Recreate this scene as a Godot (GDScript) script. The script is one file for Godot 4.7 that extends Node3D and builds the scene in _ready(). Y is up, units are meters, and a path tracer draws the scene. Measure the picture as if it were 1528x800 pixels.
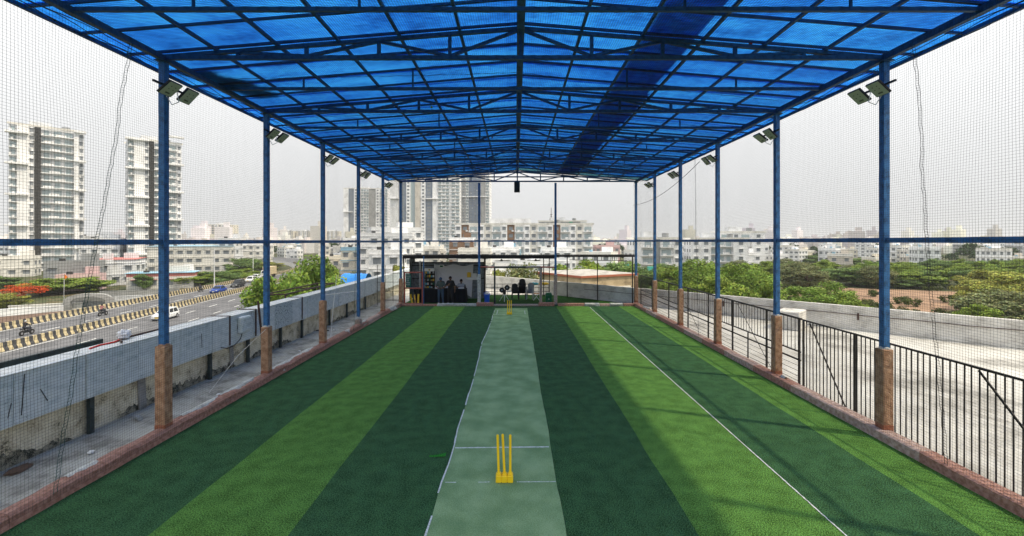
extends Node3D
# Rooftop cricket practice nets. x right, y up, the pitch runs along -z; distances along it are given as positive "d" (z = -d).

const EYE := 3.85
var M := {}
var taken := {}
var rng := RandomNumberGenerator.new()
var SHARED := {}

# ------------------------------------------------------------------ mesh collector
class MB:
	var v := PackedVector3Array()
	var n := PackedVector3Array()
	var c := PackedColorArray()
	var col := Color(1, 1, 1)
	var tinted := false

	func tri(p: Vector3, q: Vector3, r: Vector3) -> void:
		var m := (q - p).cross(r - p).normalized()
		v.push_back(p); v.push_back(r); v.push_back(q)
		n.push_back(m); n.push_back(m); n.push_back(m)
		if tinted:
			c.push_back(col); c.push_back(col); c.push_back(col)

	func quad(p: Vector3, q: Vector3, r: Vector3, s: Vector3) -> void:
		var m := (r - p).cross(s - q).normalized()
		v.push_back(p); v.push_back(r); v.push_back(q)
		v.push_back(p); v.push_back(s); v.push_back(r)
		for k in 6:
			n.push_back(m)
			if tinted:
				c.push_back(col)

	func quadn(p: Vector3, q: Vector3, r: Vector3, s: Vector3, np: Vector3, nq: Vector3, nr: Vector3, ns: Vector3) -> void:
		v.push_back(p); v.push_back(r); v.push_back(q)
		v.push_back(p); v.push_back(s); v.push_back(r)
		n.push_back(np); n.push_back(nr); n.push_back(nq)
		n.push_back(np); n.push_back(ns); n.push_back(nr)
		if tinted:
			for k in 6:
				c.push_back(col)

	# box with chamfered edges when e > 0
	func box(ctr: Vector3, size: Vector3, b := Basis.IDENTITY, e := 0.0) -> MB:
		var h := size * 0.5
		if e <= 0.0:
			var p := []
			for k in 8:
				p.append(ctr + b * Vector3(h.x if k & 1 else -h.x, h.y if k & 2 else -h.y, h.z if k & 4 else -h.z))
			quad(p[4], p[5], p[7], p[6]); quad(p[1], p[0], p[2], p[3])
			quad(p[5], p[1], p[3], p[7]); quad(p[0], p[4], p[6], p[2])
			quad(p[6], p[7], p[3], p[2]); quad(p[0], p[1], p[5], p[4])
			return self
		var i := h - Vector3(e, e, e)
		var ax := [Vector3.RIGHT, Vector3.UP, Vector3.BACK]
		for a in 3:
			var u: Vector3 = ax[(a + 1) % 3]
			var w: Vector3 = ax[(a + 2) % 3]
			for s in [-1.0, 1.0]:
				var o: Vector3 = ax[a] * (h[a] * s)
				var uu: Vector3 = u * i[(a + 1) % 3] * s
				var ww: Vector3 = w * i[(a + 2) % 3]
				quad(ctr + b * (o - uu - ww), ctr + b * (o + uu - ww), ctr + b * (o + uu + ww), ctr + b * (o - uu + ww))
		for a in 3:
			var a1 := (a + 1) % 3
			var a2 := (a + 2) % 3
			for s in [-1.0, 1.0]:
				for t in [-1.0, 1.0]:
					var p0 := Vector3.ZERO
					var p1 := Vector3.ZERO
					p0[a1] = h[a1] * s; p0[a2] = i[a2] * t
					p1[a1] = i[a1] * s; p1[a2] = h[a2] * t
					var g := Vector3.ZERO
					g[a] = i[a]
					if s * t > 0:
						quad(ctr + b * (p0 - g), ctr + b * (p1 - g), ctr + b * (p1 + g), ctr + b * (p0 + g)) 
					else:
						quad(ctr + b * (p0 + g), ctr + b * (p1 + g), ctr + b * (p1 - g), ctr + b * (p0 - g))
		for s in [-1.0, 1.0]:
			for t in [-1.0, 1.0]:
				for r in [-1.0, 1.0]:
					var x := ctr + b * Vector3(h.x * s, i.y * t, i.z * r)
					var y := ctr + b * Vector3(i.x * s, h.y * t, i.z * r)
					var z := ctr + b * Vector3(i.x * s, i.y * t, h.z * r)
					if s * t * r > 0:
						tri(x, y, z)
					else:
						tri(x, z, y)
		return self

	# square bar from p to q, w across, h along "up"
	func bar(p: Vector3, q: Vector3, w: float, h: float, up := Vector3.UP, e := 0.0) -> MB:
		var d := q - p
		var l := d.length()
		d /= l
		if absf(d.dot(up)) > 0.98:
			up = Vector3.BACK
		var x := up.cross(d).normalized()
		var y := d.cross(x).normalized()
		return box((p + q) * 0.5, Vector3(w, h, l), Basis(x, y, d), e)

	func cyl(p: Vector3, q: Vector3, r0: float, r1: float, k := 8, caps := true) -> MB:
		var d := (q - p).normalized()
		var x := d.cross(Vector3.UP if absf(d.y) < 0.9 else Vector3.RIGHT).normalized()
		var y := d.cross(x)
		for j in k:
			var a := TAU * j / k
			var b := TAU * (j + 1) / k
			var na := x * cos(a) + y * sin(a)
			var nb := x * cos(b) + y * sin(b)
			quadn(p + na * r0, p + nb * r0, q + nb * r1, q + na * r1, na, nb, nb, na)
			if caps:
				tri(q, q + na * r1, q + nb * r1)
				tri(p, p + nb * r0, p + na * r0)
		return self

	func tube(pts: Array, r: float, k := 6) -> MB:
		for j in pts.size() - 1:
			cyl(pts[j], pts[j + 1], r, r, k, true)
		return self

	# a thin three-sided strand
	func strand(pts: PackedVector3Array, r: float) -> void:
		var last := []
		for j in pts.size():
			var d := (pts[mini(j + 1, pts.size() - 1)] - pts[maxi(j - 1, 0)]).normalized()
			var x := d.cross(Vector3.UP if absf(d.y) < 0.9 else Vector3.RIGHT).normalized()
			var y := d.cross(x)
			var ring := [x, x * -0.5 + y * 0.866, x * -0.5 - y * 0.866]
			if j > 0:
				for k in 3:
					var m := (k + 1) % 3
					quadn(pts[j - 1] + last[k] * r, pts[j - 1] + last[m] * r, pts[j] + ring[m] * r, pts[j] + ring[k] * r, last[k], last[m], ring[m], ring[k])
			last = ring

	func sphere(ctr: Vector3, r: Vector3, k := 10, m := 6, b := Basis.IDENTITY) -> MB:
		for j in m:
			var t0 := PI * j / m
			var t1 := PI * (j + 1) / m
			for i in k:
				var a := TAU * i / k
				var e := TAU * (i + 1) / k
				var q := [Vector3(sin(t1) * cos(a), cos(t1), sin(t1) * sin(a)), Vector3(sin(t1) * cos(e), cos(t1), sin(t1) * sin(e)), Vector3(sin(t0) * cos(e), cos(t0), sin(t0) * sin(e)), Vector3(sin(t0) * cos(a), cos(t0), sin(t0) * sin(a))]
				quadn(ctr + b * (q[3] * r), ctr + b * (q[2] * r), ctr + b * (q[1] * r), ctr + b * (q[0] * r), b * q[3], b * q[2], b * q[1], b * q[0])
		return self

	# prism: a polygon in a plane, pushed along "out"
	func prism(poly: PackedVector2Array, o: Vector3, ux: Vector3, uy: Vector3, out: Vector3) -> MB:
		var idx := Geometry2D.triangulate_polygon(poly)
		var ccw := not Geometry2D.is_polygon_clockwise(poly)
		var flip := (ux.cross(uy).dot(out) > 0.0) == ccw
		var pts := []
		for p in poly:
			pts.append(o + ux * p.x + uy * p.y)
		for k in range(0, idx.size(), 3):
			var a: Vector3 = pts[idx[k]]
			var b: Vector3 = pts[idx[k + 1]]
			var d: Vector3 = pts[idx[k + 2]]
			if (b - a).cross(d - a).dot(out) > 0.0:
				tri(a + out, b + out, d + out); tri(a, d, b)
			else:
				tri(a + out, d + out, b + out); tri(a, b, d)
		for k in pts.size():
			var a: Vector3 = pts[k]
			var b: Vector3 = pts[(k + 1) % pts.size()]
			if flip:
				quad(a, b, b + out, a + out)
			else:
				quad(b, a, a + out, b + out)
		return self

	func mesh() -> ArrayMesh:
		var a := []
		a.resize(Mesh.ARRAY_MAX)
		a[Mesh.ARRAY_VERTEX] = v
		a[Mesh.ARRAY_NORMAL] = n
		if tinted:
			a[Mesh.ARRAY_COLOR] = c
		var m := ArrayMesh.new()
		m.add_surface_from_arrays(Mesh.PRIMITIVE_TRIANGLES, a)
		return m

# ------------------------------------------------------------------ helpers
func P(x: float, y: float, d: float) -> Vector3:
	return Vector3(x, y, -d)

func numbered(called: String) -> String:
	taken[called] = taken.get(called, -1) + 1
	return called if taken[called] == 0 else "%s_%03d" % [called, taken[called]]

func thing(called: String, label: String, category: String, at := Vector3.ZERO, turn := 0.0, group := "") -> Node3D:
	var o := Node3D.new()
	o.name = numbered(called)
	add_child(o)
	o.position = at
	o.rotation.y = turn
	o.set_meta("label", label)
	o.set_meta("category", category)
	if group != "":
		o.set_meta("group", group)
	return o

func part(parent: Node, called: String, mesh: Mesh, material: Material, at := Vector3.ZERO, b := Basis.IDENTITY) -> MeshInstance3D:
	var o := MeshInstance3D.new()
	o.name = called
	o.mesh = mesh
	o.material_override = material
	parent.add_child(o, true)
	o.transform = Transform3D(b, at)
	return o

func stuff(o: Node) -> Node:
	o.set_meta("kind", "stuff")
	return o

# a thing that is a single mesh
func single(called: String, label: String, category: String, mesh: Mesh, material: Material, at := Vector3.ZERO, group := "", b := Basis.IDENTITY) -> MeshInstance3D:
	var o := part(self, numbered(called), mesh, material, at, b)
	o.set_meta("label", label)
	o.set_meta("category", category)
	if group != "":
		o.set_meta("group", group)
	return o

func struct(called: String, mesh: Mesh, material: Material, label := "", at := Vector3.ZERO) -> MeshInstance3D:
	var o := part(self, numbered(called), mesh, material, at)
	o.set_meta("kind", "structure")
	if label != "":
		o.set_meta("label", label)
	return o

func again(o: Node3D, at: Vector3, turn := 0.0, label := "", scl := Vector3.ONE) -> Node3D:
	var r: Node3D = o.duplicate()
	var base: String = o.name
	if base.length() > 4 and base.substr(base.length() - 4, 1) == "_" and base.right(3).is_valid_int():
		base = base.left(base.length() - 4)
	r.name = numbered(base)
	add_child(r)
	r.transform = Transform3D(Basis(Vector3.UP, turn).scaled_local(scl), at)
	if label != "":
		r.set_meta("label", label)
	return r

func lin(r: float, g: float, b: float) -> Color:
	return Color(r, g, b).linear_to_srgb()

# grey or coloured tile from layers [frequency, octaves, weight, squeeze x, squeeze y]; ramp of [value, colour]
func tile(size: int, seed_: int, layers: Array, ramp: Array) -> Image:
	var sum := PackedFloat32Array()
	sum.resize(size * size)
	var k := 0
	for l in layers:
		var f := FastNoiseLite.new()
		f.seed = seed_ + k * 17
		k += 1
		f.noise_type = FastNoiseLite.TYPE_SIMPLEX_SMOOTH
		f.frequency = l[0]
		f.fractal_octaves = l[1]
		var im: Image = f.get_seamless_image(int(size / l[3]), int(size / l[4]))
		if l[3] != 1 or l[4] != 1:
			im.resize(size, size, Image.INTERPOLATE_CUBIC)
		im.convert(Image.FORMAT_L8)
		var d := im.get_data()
		var w: float = l[2] / 255.0
		for i in size * size:
			sum[i] += d[i] * w
	var lut := []
	for i in 256:
		var t := i / 255.0
		var c: Color = ramp[-1][1]
		for j in ramp.size() - 1:
			if t <= ramp[j + 1][0]:
				c = ramp[j][1].lerp(ramp[j + 1][1], clampf((t - ramp[j][0]) / maxf(ramp[j + 1][0] - ramp[j][0], 1e-4), 0, 1))
				break
		lut.append([int(c.r * 255), int(c.g * 255), int(c.b * 255)])
	var out := PackedByteArray()
	out.resize(size * size * 3)
	for i in size * size:
		var e: Array = lut[clampi(int(sum[i] * 255.0), 0, 255)]
		out[i * 3] = e[0]; out[i * 3 + 1] = e[1]; out[i * 3 + 2] = e[2]
	return Image.create_from_data(size, size, false, Image.FORMAT_RGB8, out)

func tex(im: Image) -> ImageTexture:
	return ImageTexture.create_from_image(im)

func grey(a: float) -> Color:
	return Color(a, a, a)

func mat(key: String, color: Color, rough := 0.8, o := {}) -> StandardMaterial3D:
	var m := StandardMaterial3D.new()
	m.resource_name = key
	m.albedo_color = color
	m.roughness = rough
	m.metallic = o.get("metal", 0.0)
	m.metallic_specular = o.get("spec", 0.4)
	if o.has("tex"):
		m.albedo_texture = o.tex
		m.uv1_triplanar = true
		m.uv1_world_triplanar = o.get("world", true)
		var s: float = o.get("scale", 1.0)
		m.uv1_scale = Vector3(s, s, s)
	if o.has("relief"):
		m.normal_enabled = true
		m.normal_texture = o.relief
		m.normal_scale = o.get("bump", 1.0)
	if o.has("tint"):
		m.vertex_color_use_as_albedo = true
	if o.has("glow"):
		m.backlight_enabled = true
		m.backlight = o.glow
	M[key] = m
	return m

func _ready() -> void:
	rng.seed = 4711
	# ---- camera: level, a step above the mid rail, lens shifted down a little
	var cam := Camera3D.new()
	cam.name = "camera"
	add_child(cam)
	cam.position = Vector3(0, EYE, 0)
	cam.near = 0.1
	cam.far = 9000.0
	cam.projection = Camera3D.PROJECTION_FRUSTUM
	cam.size = 0.1 * 800.0 / 650.0
	cam.frustum_offset = Vector2(-5.5, -40.0) * (0.1 / 650.0)
	cam.current = true
	# ---- sky, haze, exposure
	var sky_look := ProceduralSkyMaterial.new()
	sky_look.sky_top_color = lin(1.20, 1.215, 1.23)
	sky_look.sky_horizon_color = lin(0.385, 0.388, 0.39)
	sky_look.sky_curve = 0.85
	var veil := tile(512, 5, [[0.006, 5, 1.0, 1, 2]], [[0.0, grey(0.0)], [0.35, grey(0.1)], [1.0, grey(1.0)]])
	sky_look.sky_cover = tex(veil)
	sky_look.sky_cover_modulate = Color(1, 1, 1, 0.09)
	sky_look.ground_horizon_color = lin(0.55, 0.55, 0.54)
	sky_look.ground_bottom_color = lin(0.25, 0.25, 0.24)
	var env := Environment.new()
	env.background_mode = Environment.BG_SKY
	env.sky = Sky.new()
	env.sky.sky_material = sky_look
	env.tonemap_mode = Environment.TONE_MAPPER_LINEAR
	env.tonemap_exposure = 1.95
	env.fog_enabled = true
	env.fog_density = 0.00022
	env.fog_light_color = lin(0.9, 0.91, 0.92)
	env.sdfgi_enabled = true
	env.ssao_enabled = true
	env.ssil_enabled = true
	var world := WorldEnvironment.new()
	world.name = "world"
	world.environment = env
	add_child(world)
	# ---- the sun: over the right shoulder, veiled by haze
	var sun := DirectionalLight3D.new()
	sun.name = "sun"
	add_child(sun)
	sun.look_at_from_position(Vector3.ZERO, -Vector3(2.59, 3.85, 0.88), Vector3.UP)
	sun.light_energy = 0.55
	sun.light_color = Color(1.0, 0.94, 0.83)
	sun.light_angular_distance = 1.6
	sun.shadow_enabled = true
	# ---- the place
	materials()
	land()
	terrace()
	turf()
	shed()
	nets()
	railing()
	parapet_side()
	far_end()
	street()
	city()
	trees()
	details()

func materials() -> void:
	# turf grain
	var grain := tile(1024, 3, [[0.13, 3, 0.82, 1, 1], [0.008, 3, 0.18, 1, 1]], [[0.0, grey(0.2)], [0.35, grey(0.6)], [0.6, grey(0.9)], [1.0, grey(1.0)]])
	var grain_t := tex(grain)
	var gn := tile(1024, 3, [[0.13, 3, 1.0, 1, 1]], [[0.0, grey(0.0)], [1.0, grey(1.0)]])
	gn.bump_map_to_normal_map(5.0)
	var grain_n := tex(gn)
	for a in [["turf_dark", 0.072, 0.185, 0.074], ["turf_light", 0.16, 0.36, 0.075], ["turf_flap", 0.06, 0.42, 0.06], ["turf_back", 0.07, 0.2, 0.05]]:
		mat(a[0], lin(a[1], a[2], a[3]), 0.95, {"tex": grain_t, "scale": 0.3, "spec": 0.15, "relief": grain_n, "bump": 0.8})
	var worn := tile(1024, 9, [[0.13, 3, 0.55, 1, 1], [0.004, 4, 0.45, 1, 1]], [[0.0, Color(0.6, 0.7, 0.6)], [0.38, Color(0.74, 0.81, 0.73)], [0.62, Color(0.88, 0.92, 0.86)], [1.0, Color(1, 1, 1)]])
	mat("pitch", lin(0.345, 0.46, 0.26), 0.95, {"tex": tex(worn), "scale": 0.3, "spec": 0.15, "relief": grain_n, "bump": 0.4})
	var rub := tile(512, 23, [[0.03, 4, 0.6, 1, 1], [0.15, 2, 0.4, 1, 1]], [[0.0, Color(0.55, 0.6, 0.55)], [0.36, Color(0.7, 0.73, 0.7)], [0.45, Color(0.9, 0.91, 0.9)], [1.0, Color(1, 1, 1)]])
	mat("chalk", lin(0.8, 0.82, 0.78), 0.9, {"tex": tex(rub), "scale": 2.0})
	# concrete, plaster
	var conc := tile(1024, 31, [[0.004, 5, 0.55, 1, 1], [0.02, 4, 0.25, 1, 1], [0.25, 2, 0.2, 1, 1]], [[0.0, Color(0.5, 0.49, 0.47)], [0.3, Color(0.7, 0.69, 0.67)], [0.46, Color(0.87, 0.86, 0.84)], [0.75, Color(0.95, 0.945, 0.93)], [1.0, Color(1, 1, 1)]])
	var conc_t := tex(conc)
	var cn := tile(512, 37, [[0.03, 5, 0.6, 1, 1], [0.2, 3, 0.4, 1, 1]], [[0.0, grey(0.0)], [1.0, grey(1.0)]])
	cn.bump_map_to_normal_map(6.0)
	var conc_n := tex(cn)
	mat("ledge", lin(0.54, 0.55, 0.52), 0.9, {"tex": conc_t, "scale": 0.23, "relief": conc_n})
	mat("terrace", lin(0.60, 0.595, 0.57), 0.9, {"tex": conc_t, "scale": 0.07, "relief": conc_n, "bump": 0.4})
	mat("parapet", lin(0.82, 0.81, 0.78), 0.9, {"tex": conc_t, "scale": 0.31, "relief": conc_n})
	mat("concrete_grey", lin(0.36, 0.37, 0.37), 0.9, {"tex": conc_t, "scale": 0.4, "relief": conc_n})
	mat("cream_wall", lin(0.62, 0.5, 0.33), 0.9, {"tex": conc_t, "scale": 0.13})
	mat("cream_roof", lin(0.5, 0.48, 0.45), 0.9, {"tex": conc_t, "scale": 0.17})
	mat("red_trim", lin(0.36, 0.12, 0.07), 0.8)
	var mould := tile(1024, 41, [[0.008, 5, 0.6, 1, 1], [0.06, 4, 0.4, 1, 1]], [[0.0, Color(0.3, 0.3, 0.27)], [0.2, Color(0.5, 0.49, 0.44)], [0.32, Color(0.8, 0.78, 0.72)], [0.6, Color(0.93, 0.92, 0.87)], [1.0, Color(1, 1, 1)]])
	mat("plaster", lin(0.80, 0.77, 0.66), 0.9, {"tex": tex(mould), "scale": 0.3, "relief": conc_n})
	var mouldy := tile(1024, 47, [[0.01, 5, 0.55, 1, 1], [0.08, 4, 0.45, 1, 1]], [[0.0, Color(0.1, 0.11, 0.1)], [0.38, Color(0.3, 0.31, 0.28)], [0.5, Color(0.66, 0.65, 0.6)], [1.0, Color(0.95, 0.93, 0.88)]])
	mat("mould", lin(0.6, 0.59, 0.52), 0.95, {"tex": tex(mouldy), "scale": 0.45, "relief": conc_n})
	# painted sheet metal of the parapet, with scratches and flaked spots
	var flake := tile(1024, 53, [[0.012, 5, 0.75, 2, 1], [0.1, 3, 0.25, 1, 1]], [[0.0, Color(0.06, 0.07, 0.08)], [0.12, Color(0.15, 0.17, 0.18)], [0.15, Color(0.78, 0.82, 0.83)], [0.4, Color(0.88, 0.9, 0.91)], [1.0, Color(1, 1, 1)]])
	var flake_t := tex(flake)
	mat("cladding", lin(0.70, 0.76, 0.765), 0.5, {"tex": flake_t, "scale": 0.5})
	mat("cladding_pale", lin(0.75, 0.80, 0.80), 0.5, {"tex": flake_t, "scale": 0.43})
	var flaked := tile(1024, 59, [[0.02, 4, 0.8, 1, 1], [0.1, 3, 0.2, 1, 1]], [[0.0, Color(0.05, 0.06, 0.07)], [0.3, Color(0.08, 0.1, 0.11)], [0.33, Color(0.8, 0.84, 0.86)], [1.0, Color(1, 1, 1)]])
	mat("cladding_flaked", lin(0.64, 0.70, 0.71), 0.5, {"tex": tex(flaked), "scale": 0.6})
	mat("cladding_top", lin(0.74, 0.73, 0.70), 0.6, {"tex": flake_t, "scale": 0.37})
	# kerb and pillars
	var paint := tile(1024, 61, [[0.015, 5, 0.7, 1, 1], [0.12, 3, 0.3, 1, 1]], [[0.0, Color(0.6, 0.55, 0.53)], [0.3, Color(0.8, 0.75, 0.72)], [0.5, Color(0.9, 0.88, 0.87)], [0.7, Color(1, 1, 1)], [1.0, Color(1, 0.98, 0.97)]])
	var paint_t := tex(paint)
	mat("kerb_red", lin(0.42, 0.235, 0.185), 0.85, {"tex": paint_t, "scale": 0.6, "relief": conc_n})
	mat("kerb_pink", lin(0.52, 0.39, 0.34), 0.9, {"tex": paint_t, "scale": 0.5, "relief": conc_n})
	mat("pillar", lin(0.52, 0.32, 0.195), 0.9, {"tex": paint_t, "scale": 0.37, "relief": conc_n})
	mat("pillar_foot", lin(0.43, 0.175, 0.1), 0.9, {"tex": paint_t, "scale": 0.9, "relief": conc_n})
	mat("pillar_grey", lin(0.42, 0.36, 0.32), 0.9, {"tex": paint_t, "scale": 0.9, "relief": conc_n})
	mat("plastic_sheet", lin(0.6, 0.62, 0.61), 0.45, {"tex": conc_t, "scale": 1.3})
	# steel
	var rust := tile(512, 67, [[0.012, 4, 0.6, 1, 1], [0.09, 3, 0.4, 1, 1]], [[0.0, Color(0.45, 0.4, 0.4)], [0.3, Color(0.7, 0.7, 0.72)], [0.55, Color(0.9, 0.92, 0.95)], [1.0, Color(1, 1, 1)]])
	var rust_t := tex(rust)
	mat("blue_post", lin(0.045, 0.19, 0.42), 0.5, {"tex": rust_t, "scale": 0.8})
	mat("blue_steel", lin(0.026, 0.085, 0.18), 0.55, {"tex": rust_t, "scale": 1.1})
	mat("black_iron", lin(0.03, 0.024, 0.021), 0.6, {"tex": rust_t, "scale": 1.5})
	mat("rusty_iron", lin(0.1, 0.052, 0.04), 0.7, {"tex": rust_t, "scale": 1.7})
	mat("dark_green_steel", lin(0.03, 0.05, 0.05), 0.5, {"tex": rust_t, "scale": 1.1})
	mat("galvanised", lin(0.3, 0.33, 0.34), 0.5, {"tex": rust_t, "scale": 0.7, "metal": 0.3})
	mat("shelter_roof", lin(0.09, 0.08, 0.075), 0.7, {"tex": rust_t, "scale": 0.5})
	# roof sheets: tinted translucent plastic, streaked along the slope
	var streak := tile(1024, 71, [[0.008, 4, 0.5, 4, 1], [0.02, 3, 0.25, 1, 1], [0.1, 3, 0.25, 8, 1]], [[0.0, Color(0.3, 0.3, 0.42)], [0.3, Color(0.6, 0.66, 0.8)], [0.48, Color(0.8, 0.86, 0.95)], [0.62, Color(1, 1, 1)], [1.0, Color(1, 1, 1)]])
	var streak_t := tex(streak)
	for a in [["sheet_a", 0.07, 0.50, 1.0], ["sheet_b", 0.045, 0.40, 1.0], ["sheet_c", 0.12, 0.62, 1.0], ["sheet_d", 0.035, 0.33, 0.95]]:
		mat(a[0], lin(a[1], a[2], a[3]), 0.45, {"tex": streak_t, "scale": 0.21, "glow": Color(1, 1, 1)})
	mat("sheet_teal", lin(0.2, 0.55, 0.6), 0.45, {"tex": streak_t, "scale": 0.3, "glow": Color(1, 1, 1)})
	var grime := tile(1024, 73, [[0.01, 5, 0.6, 2, 1], [0.08, 3, 0.4, 1, 1]], [[0.0, Color(0.25, 0.22, 0.3)], [0.45, Color(0.5, 0.48, 0.6)], [0.6, Color(0.9, 0.85, 0.9)], [1.0, Color(1, 1, 1)]])
	mat("sheet_grimy", lin(0.09, 0.15, 0.62), 0.7, {"tex": tex(grime), "scale": 0.5, "glow": Color(0.9, 0.9, 0.9)})
	mat("tarp_dark", lin(0.10, 0.10, 0.13), 0.8, {"tex": tex(grime), "scale": 0.5, "glow": Color(0.25, 0.25, 0.25)})
	# netting, small things
	mat("net_cord", lin(0.035, 0.04, 0.038), 0.9)
	mat("net_green", lin(0.02, 0.07, 0.055), 0.9)
	mat("white_cord", lin(0.7, 0.7, 0.68), 0.8)
	mat("yellow_plastic", lin(0.92, 0.62, 0.02), 0.35)
	mat("lamp_glass", lin(0.42, 0.45, 0.36), 0.3)
	mat("lamp_case", lin(0.02, 0.022, 0.024), 0.5)
	mat("led", lin(0.08, 0.085, 0.07), 0.4)
	mat("black_plastic", lin(0.017, 0.018, 0.02), 0.5)
	mat("grey_plastic", lin(0.33, 0.36, 0.38), 0.5)
	mat("white_plastic", lin(0.68, 0.69, 0.68), 0.45)
	mat("blue_plastic", lin(0.012, 0.1, 0.55), 0.4)
	mat("green_plastic", lin(0.006, 0.11, 0.045), 0.45)
	mat("black_cloth", lin(0.012, 0.013, 0.015), 0.95)
	mat("white_cloth", lin(0.66, 0.66, 0.68), 0.95, {"glow": Color(0.3, 0.3, 0.3)})
	mat("blue_tarp", lin(0.03, 0.25, 0.75), 0.6)
	mat("red_cloth", lin(0.6, 0.05, 0.04), 0.9)
	mat("yellow_cloth", lin(0.75, 0.5, 0.06), 0.9)
	mat("cyan_cloth", lin(0.1, 0.4, 0.5), 0.9)
	mat("red_paint", lin(0.42, 0.12, 0.09), 0.6, {"tex": paint_t, "scale": 1.1})
	mat("banner_green", lin(0.01, 0.1, 0.075), 0.7)
	mat("skin_hair", lin(0.012, 0.01, 0.009), 0.8)
	mat("person", Color.WHITE, 0.85, {"tint": true})
	mat("wood", lin(0.35, 0.22, 0.1), 0.7)
	# street
	var tar := tile(1024, 79, [[0.006, 4, 0.5, 1, 1], [0.3, 2, 0.5, 1, 1]], [[0.0, grey(0.55)], [0.5, grey(0.82)], [1.0, grey(1.0)]])
	mat("asphalt", lin(0.2, 0.2, 0.21), 0.9, {"tex": tex(tar), "scale": 0.06})
	mat("road_paint", lin(0.75, 0.75, 0.72), 0.8)
	mat("barrier_yellow", lin(0.70, 0.60, 0.38), 0.8, {"tex": conc_t, "scale": 0.5})
	mat("barrier_black", lin(0.06, 0.06, 0.062), 0.8)
	var soil := tile(1024, 83, [[0.006, 5, 0.6, 1, 1], [0.05, 4, 0.4, 1, 1]], [[0.0, Color(0.2, 0.27, 0.12)], [0.5, Color(0.34, 0.38, 0.22)], [0.64, Color(0.5, 0.45, 0.32)], [0.85, Color(0.62, 0.54, 0.42)], [1.0, Color(0.75, 0.7, 0.62)]])
	mat("soil", lin(0.5, 0.5, 0.45), 0.95, {"tex": tex(soil), "scale": 0.02})
	mat("earth", lin(0.17, 0.11, 0.08), 0.95, {"tex": conc_t, "scale": 0.1})
	mat("dry_field", lin(0.36, 0.23, 0.15), 0.95, {"tex": conc_t, "scale": 0.05})
	mat("hill", lin(0.06, 0.08, 0.06), 0.95)
	mat("leaf", Color.WHITE, 0.75, {"tint": true, "glow": Color(0.55, 0.55, 0.55), "spec": 0.25})
	mat("bark", lin(0.13, 0.1, 0.075), 0.9)
	# buildings
	var stain := tile(512, 89, [[0.01, 4, 0.6, 1, 2], [0.06, 3, 0.4, 1, 1]], [[0.0, grey(0.72)], [0.35, grey(0.92)], [0.6, grey(1.0)], [1.0, grey(1.0)]])
	var stain_t := tex(stain)
	for a in [["white", 0.88, 0.88, 0.88], ["offwhite", 0.74, 0.72, 0.67], ["cream", 0.74, 0.69, 0.58], ["beige", 0.62, 0.57, 0.50], ["palegrey", 0.72, 0.73, 0.74], ["grey", 0.28, 0.29, 0.29], ["midgrey", 0.36, 0.36, 0.35], ["pink", 0.62, 0.45, 0.44], ["tan", 0.42, 0.27, 0.17], ["brown", 0.25, 0.155, 0.10], ["slate", 0.2, 0.24, 0.3], ["teal", 0.1, 0.48, 0.4], ["skyblue", 0.28, 0.46, 0.58], ["brick", 0.3, 0.12, 0.08], ["rose", 0.55, 0.2, 0.18], ["greennet", 0.07, 0.3, 0.2]]:
		mat("b_" + a[0], lin(a[1], a[2], a[3]), 0.9, {"tex": stain_t, "scale": 0.05})
	mat("b_glass", lin(0.24, 0.26, 0.28), 0.25)
	mat("b_glassblue", lin(0.36, 0.43, 0.45), 0.2)
	mat("tank_plastic", lin(0.05, 0.05, 0.05), 0.9)
	mat("b_rail", lin(0.2, 0.21, 0.2), 0.6)
	var lattice := tile(512, 97, [[0.03, 2, 0.7, 1, 1], [0.1, 2, 0.3, 1, 1]], [[0.0, grey(0.2)], [0.45, grey(0.3)], [0.5, grey(0.75)], [0.55, grey(0.35)], [1.0, grey(0.55)]])
	mat("b_lattice", lin(0.3, 0.3, 0.29), 0.9, {"tex": tex(lattice), "scale": 0.12})
	# vehicles
	mat("car_white", lin(0.75, 0.76, 0.76), 0.3)
	mat("car_blue", lin(0.01, 0.05, 0.3), 0.3)
	mat("car_dark", lin(0.02, 0.022, 0.025), 0.3)
	mat("car_glass", lin(0.02, 0.025, 0.03), 0.12)
	mat("tyre", lin(0.02, 0.02, 0.02), 0.9)
	mat("rim", lin(0.4, 0.4, 0.42), 0.4, {"metal": 0.6})
	mat("head_lamp", lin(0.6, 0.62, 0.62), 0.2)
	mat("tail_lamp", lin(0.4, 0.02, 0.02), 0.3)
	mat("plate_yellow", lin(0.8, 0.55, 0.03), 0.5)
	mat("truck_box", lin(0.55, 0.45, 0.28), 0.8)

# ------------------------------------------------------------------ ground, building, turf
func sheet(pts: Array, y: float) -> ArrayMesh:   # flat polygon of [x, d] seen from above
	var mb := MB.new()
	var poly := PackedVector2Array()
	for p in pts:
		poly.push_back(Vector2(p[0], p[1]))
	var idx := Geometry2D.triangulate_polygon(poly)
	for k in range(0, idx.size(), 3):
		var a := P(poly[idx[k]].x, y, poly[idx[k]].y)
		var b := P(poly[idx[k + 1]].x, y, poly[idx[k + 1]].y)
		var c := P(poly[idx[k + 2]].x, y, poly[idx[k + 2]].y)
		if (b - a).cross(c - a).y > 0:
			mb.tri(a, b, c)
		else:
			mb.tri(a, c, b)
	return mb.mesh()

const FIELD := [[56, 84], [66, 112], [86, 112], [104, 104], [102, 78], [82, 62], [66, 68]]

func in_field(x: float, d: float) -> bool:
	var q := PackedVector2Array()
	for p in FIELD:
		q.push_back(Vector2(p[0], p[1]))
	return Geometry2D.is_point_in_polygon(Vector2(x, d), q)

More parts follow.
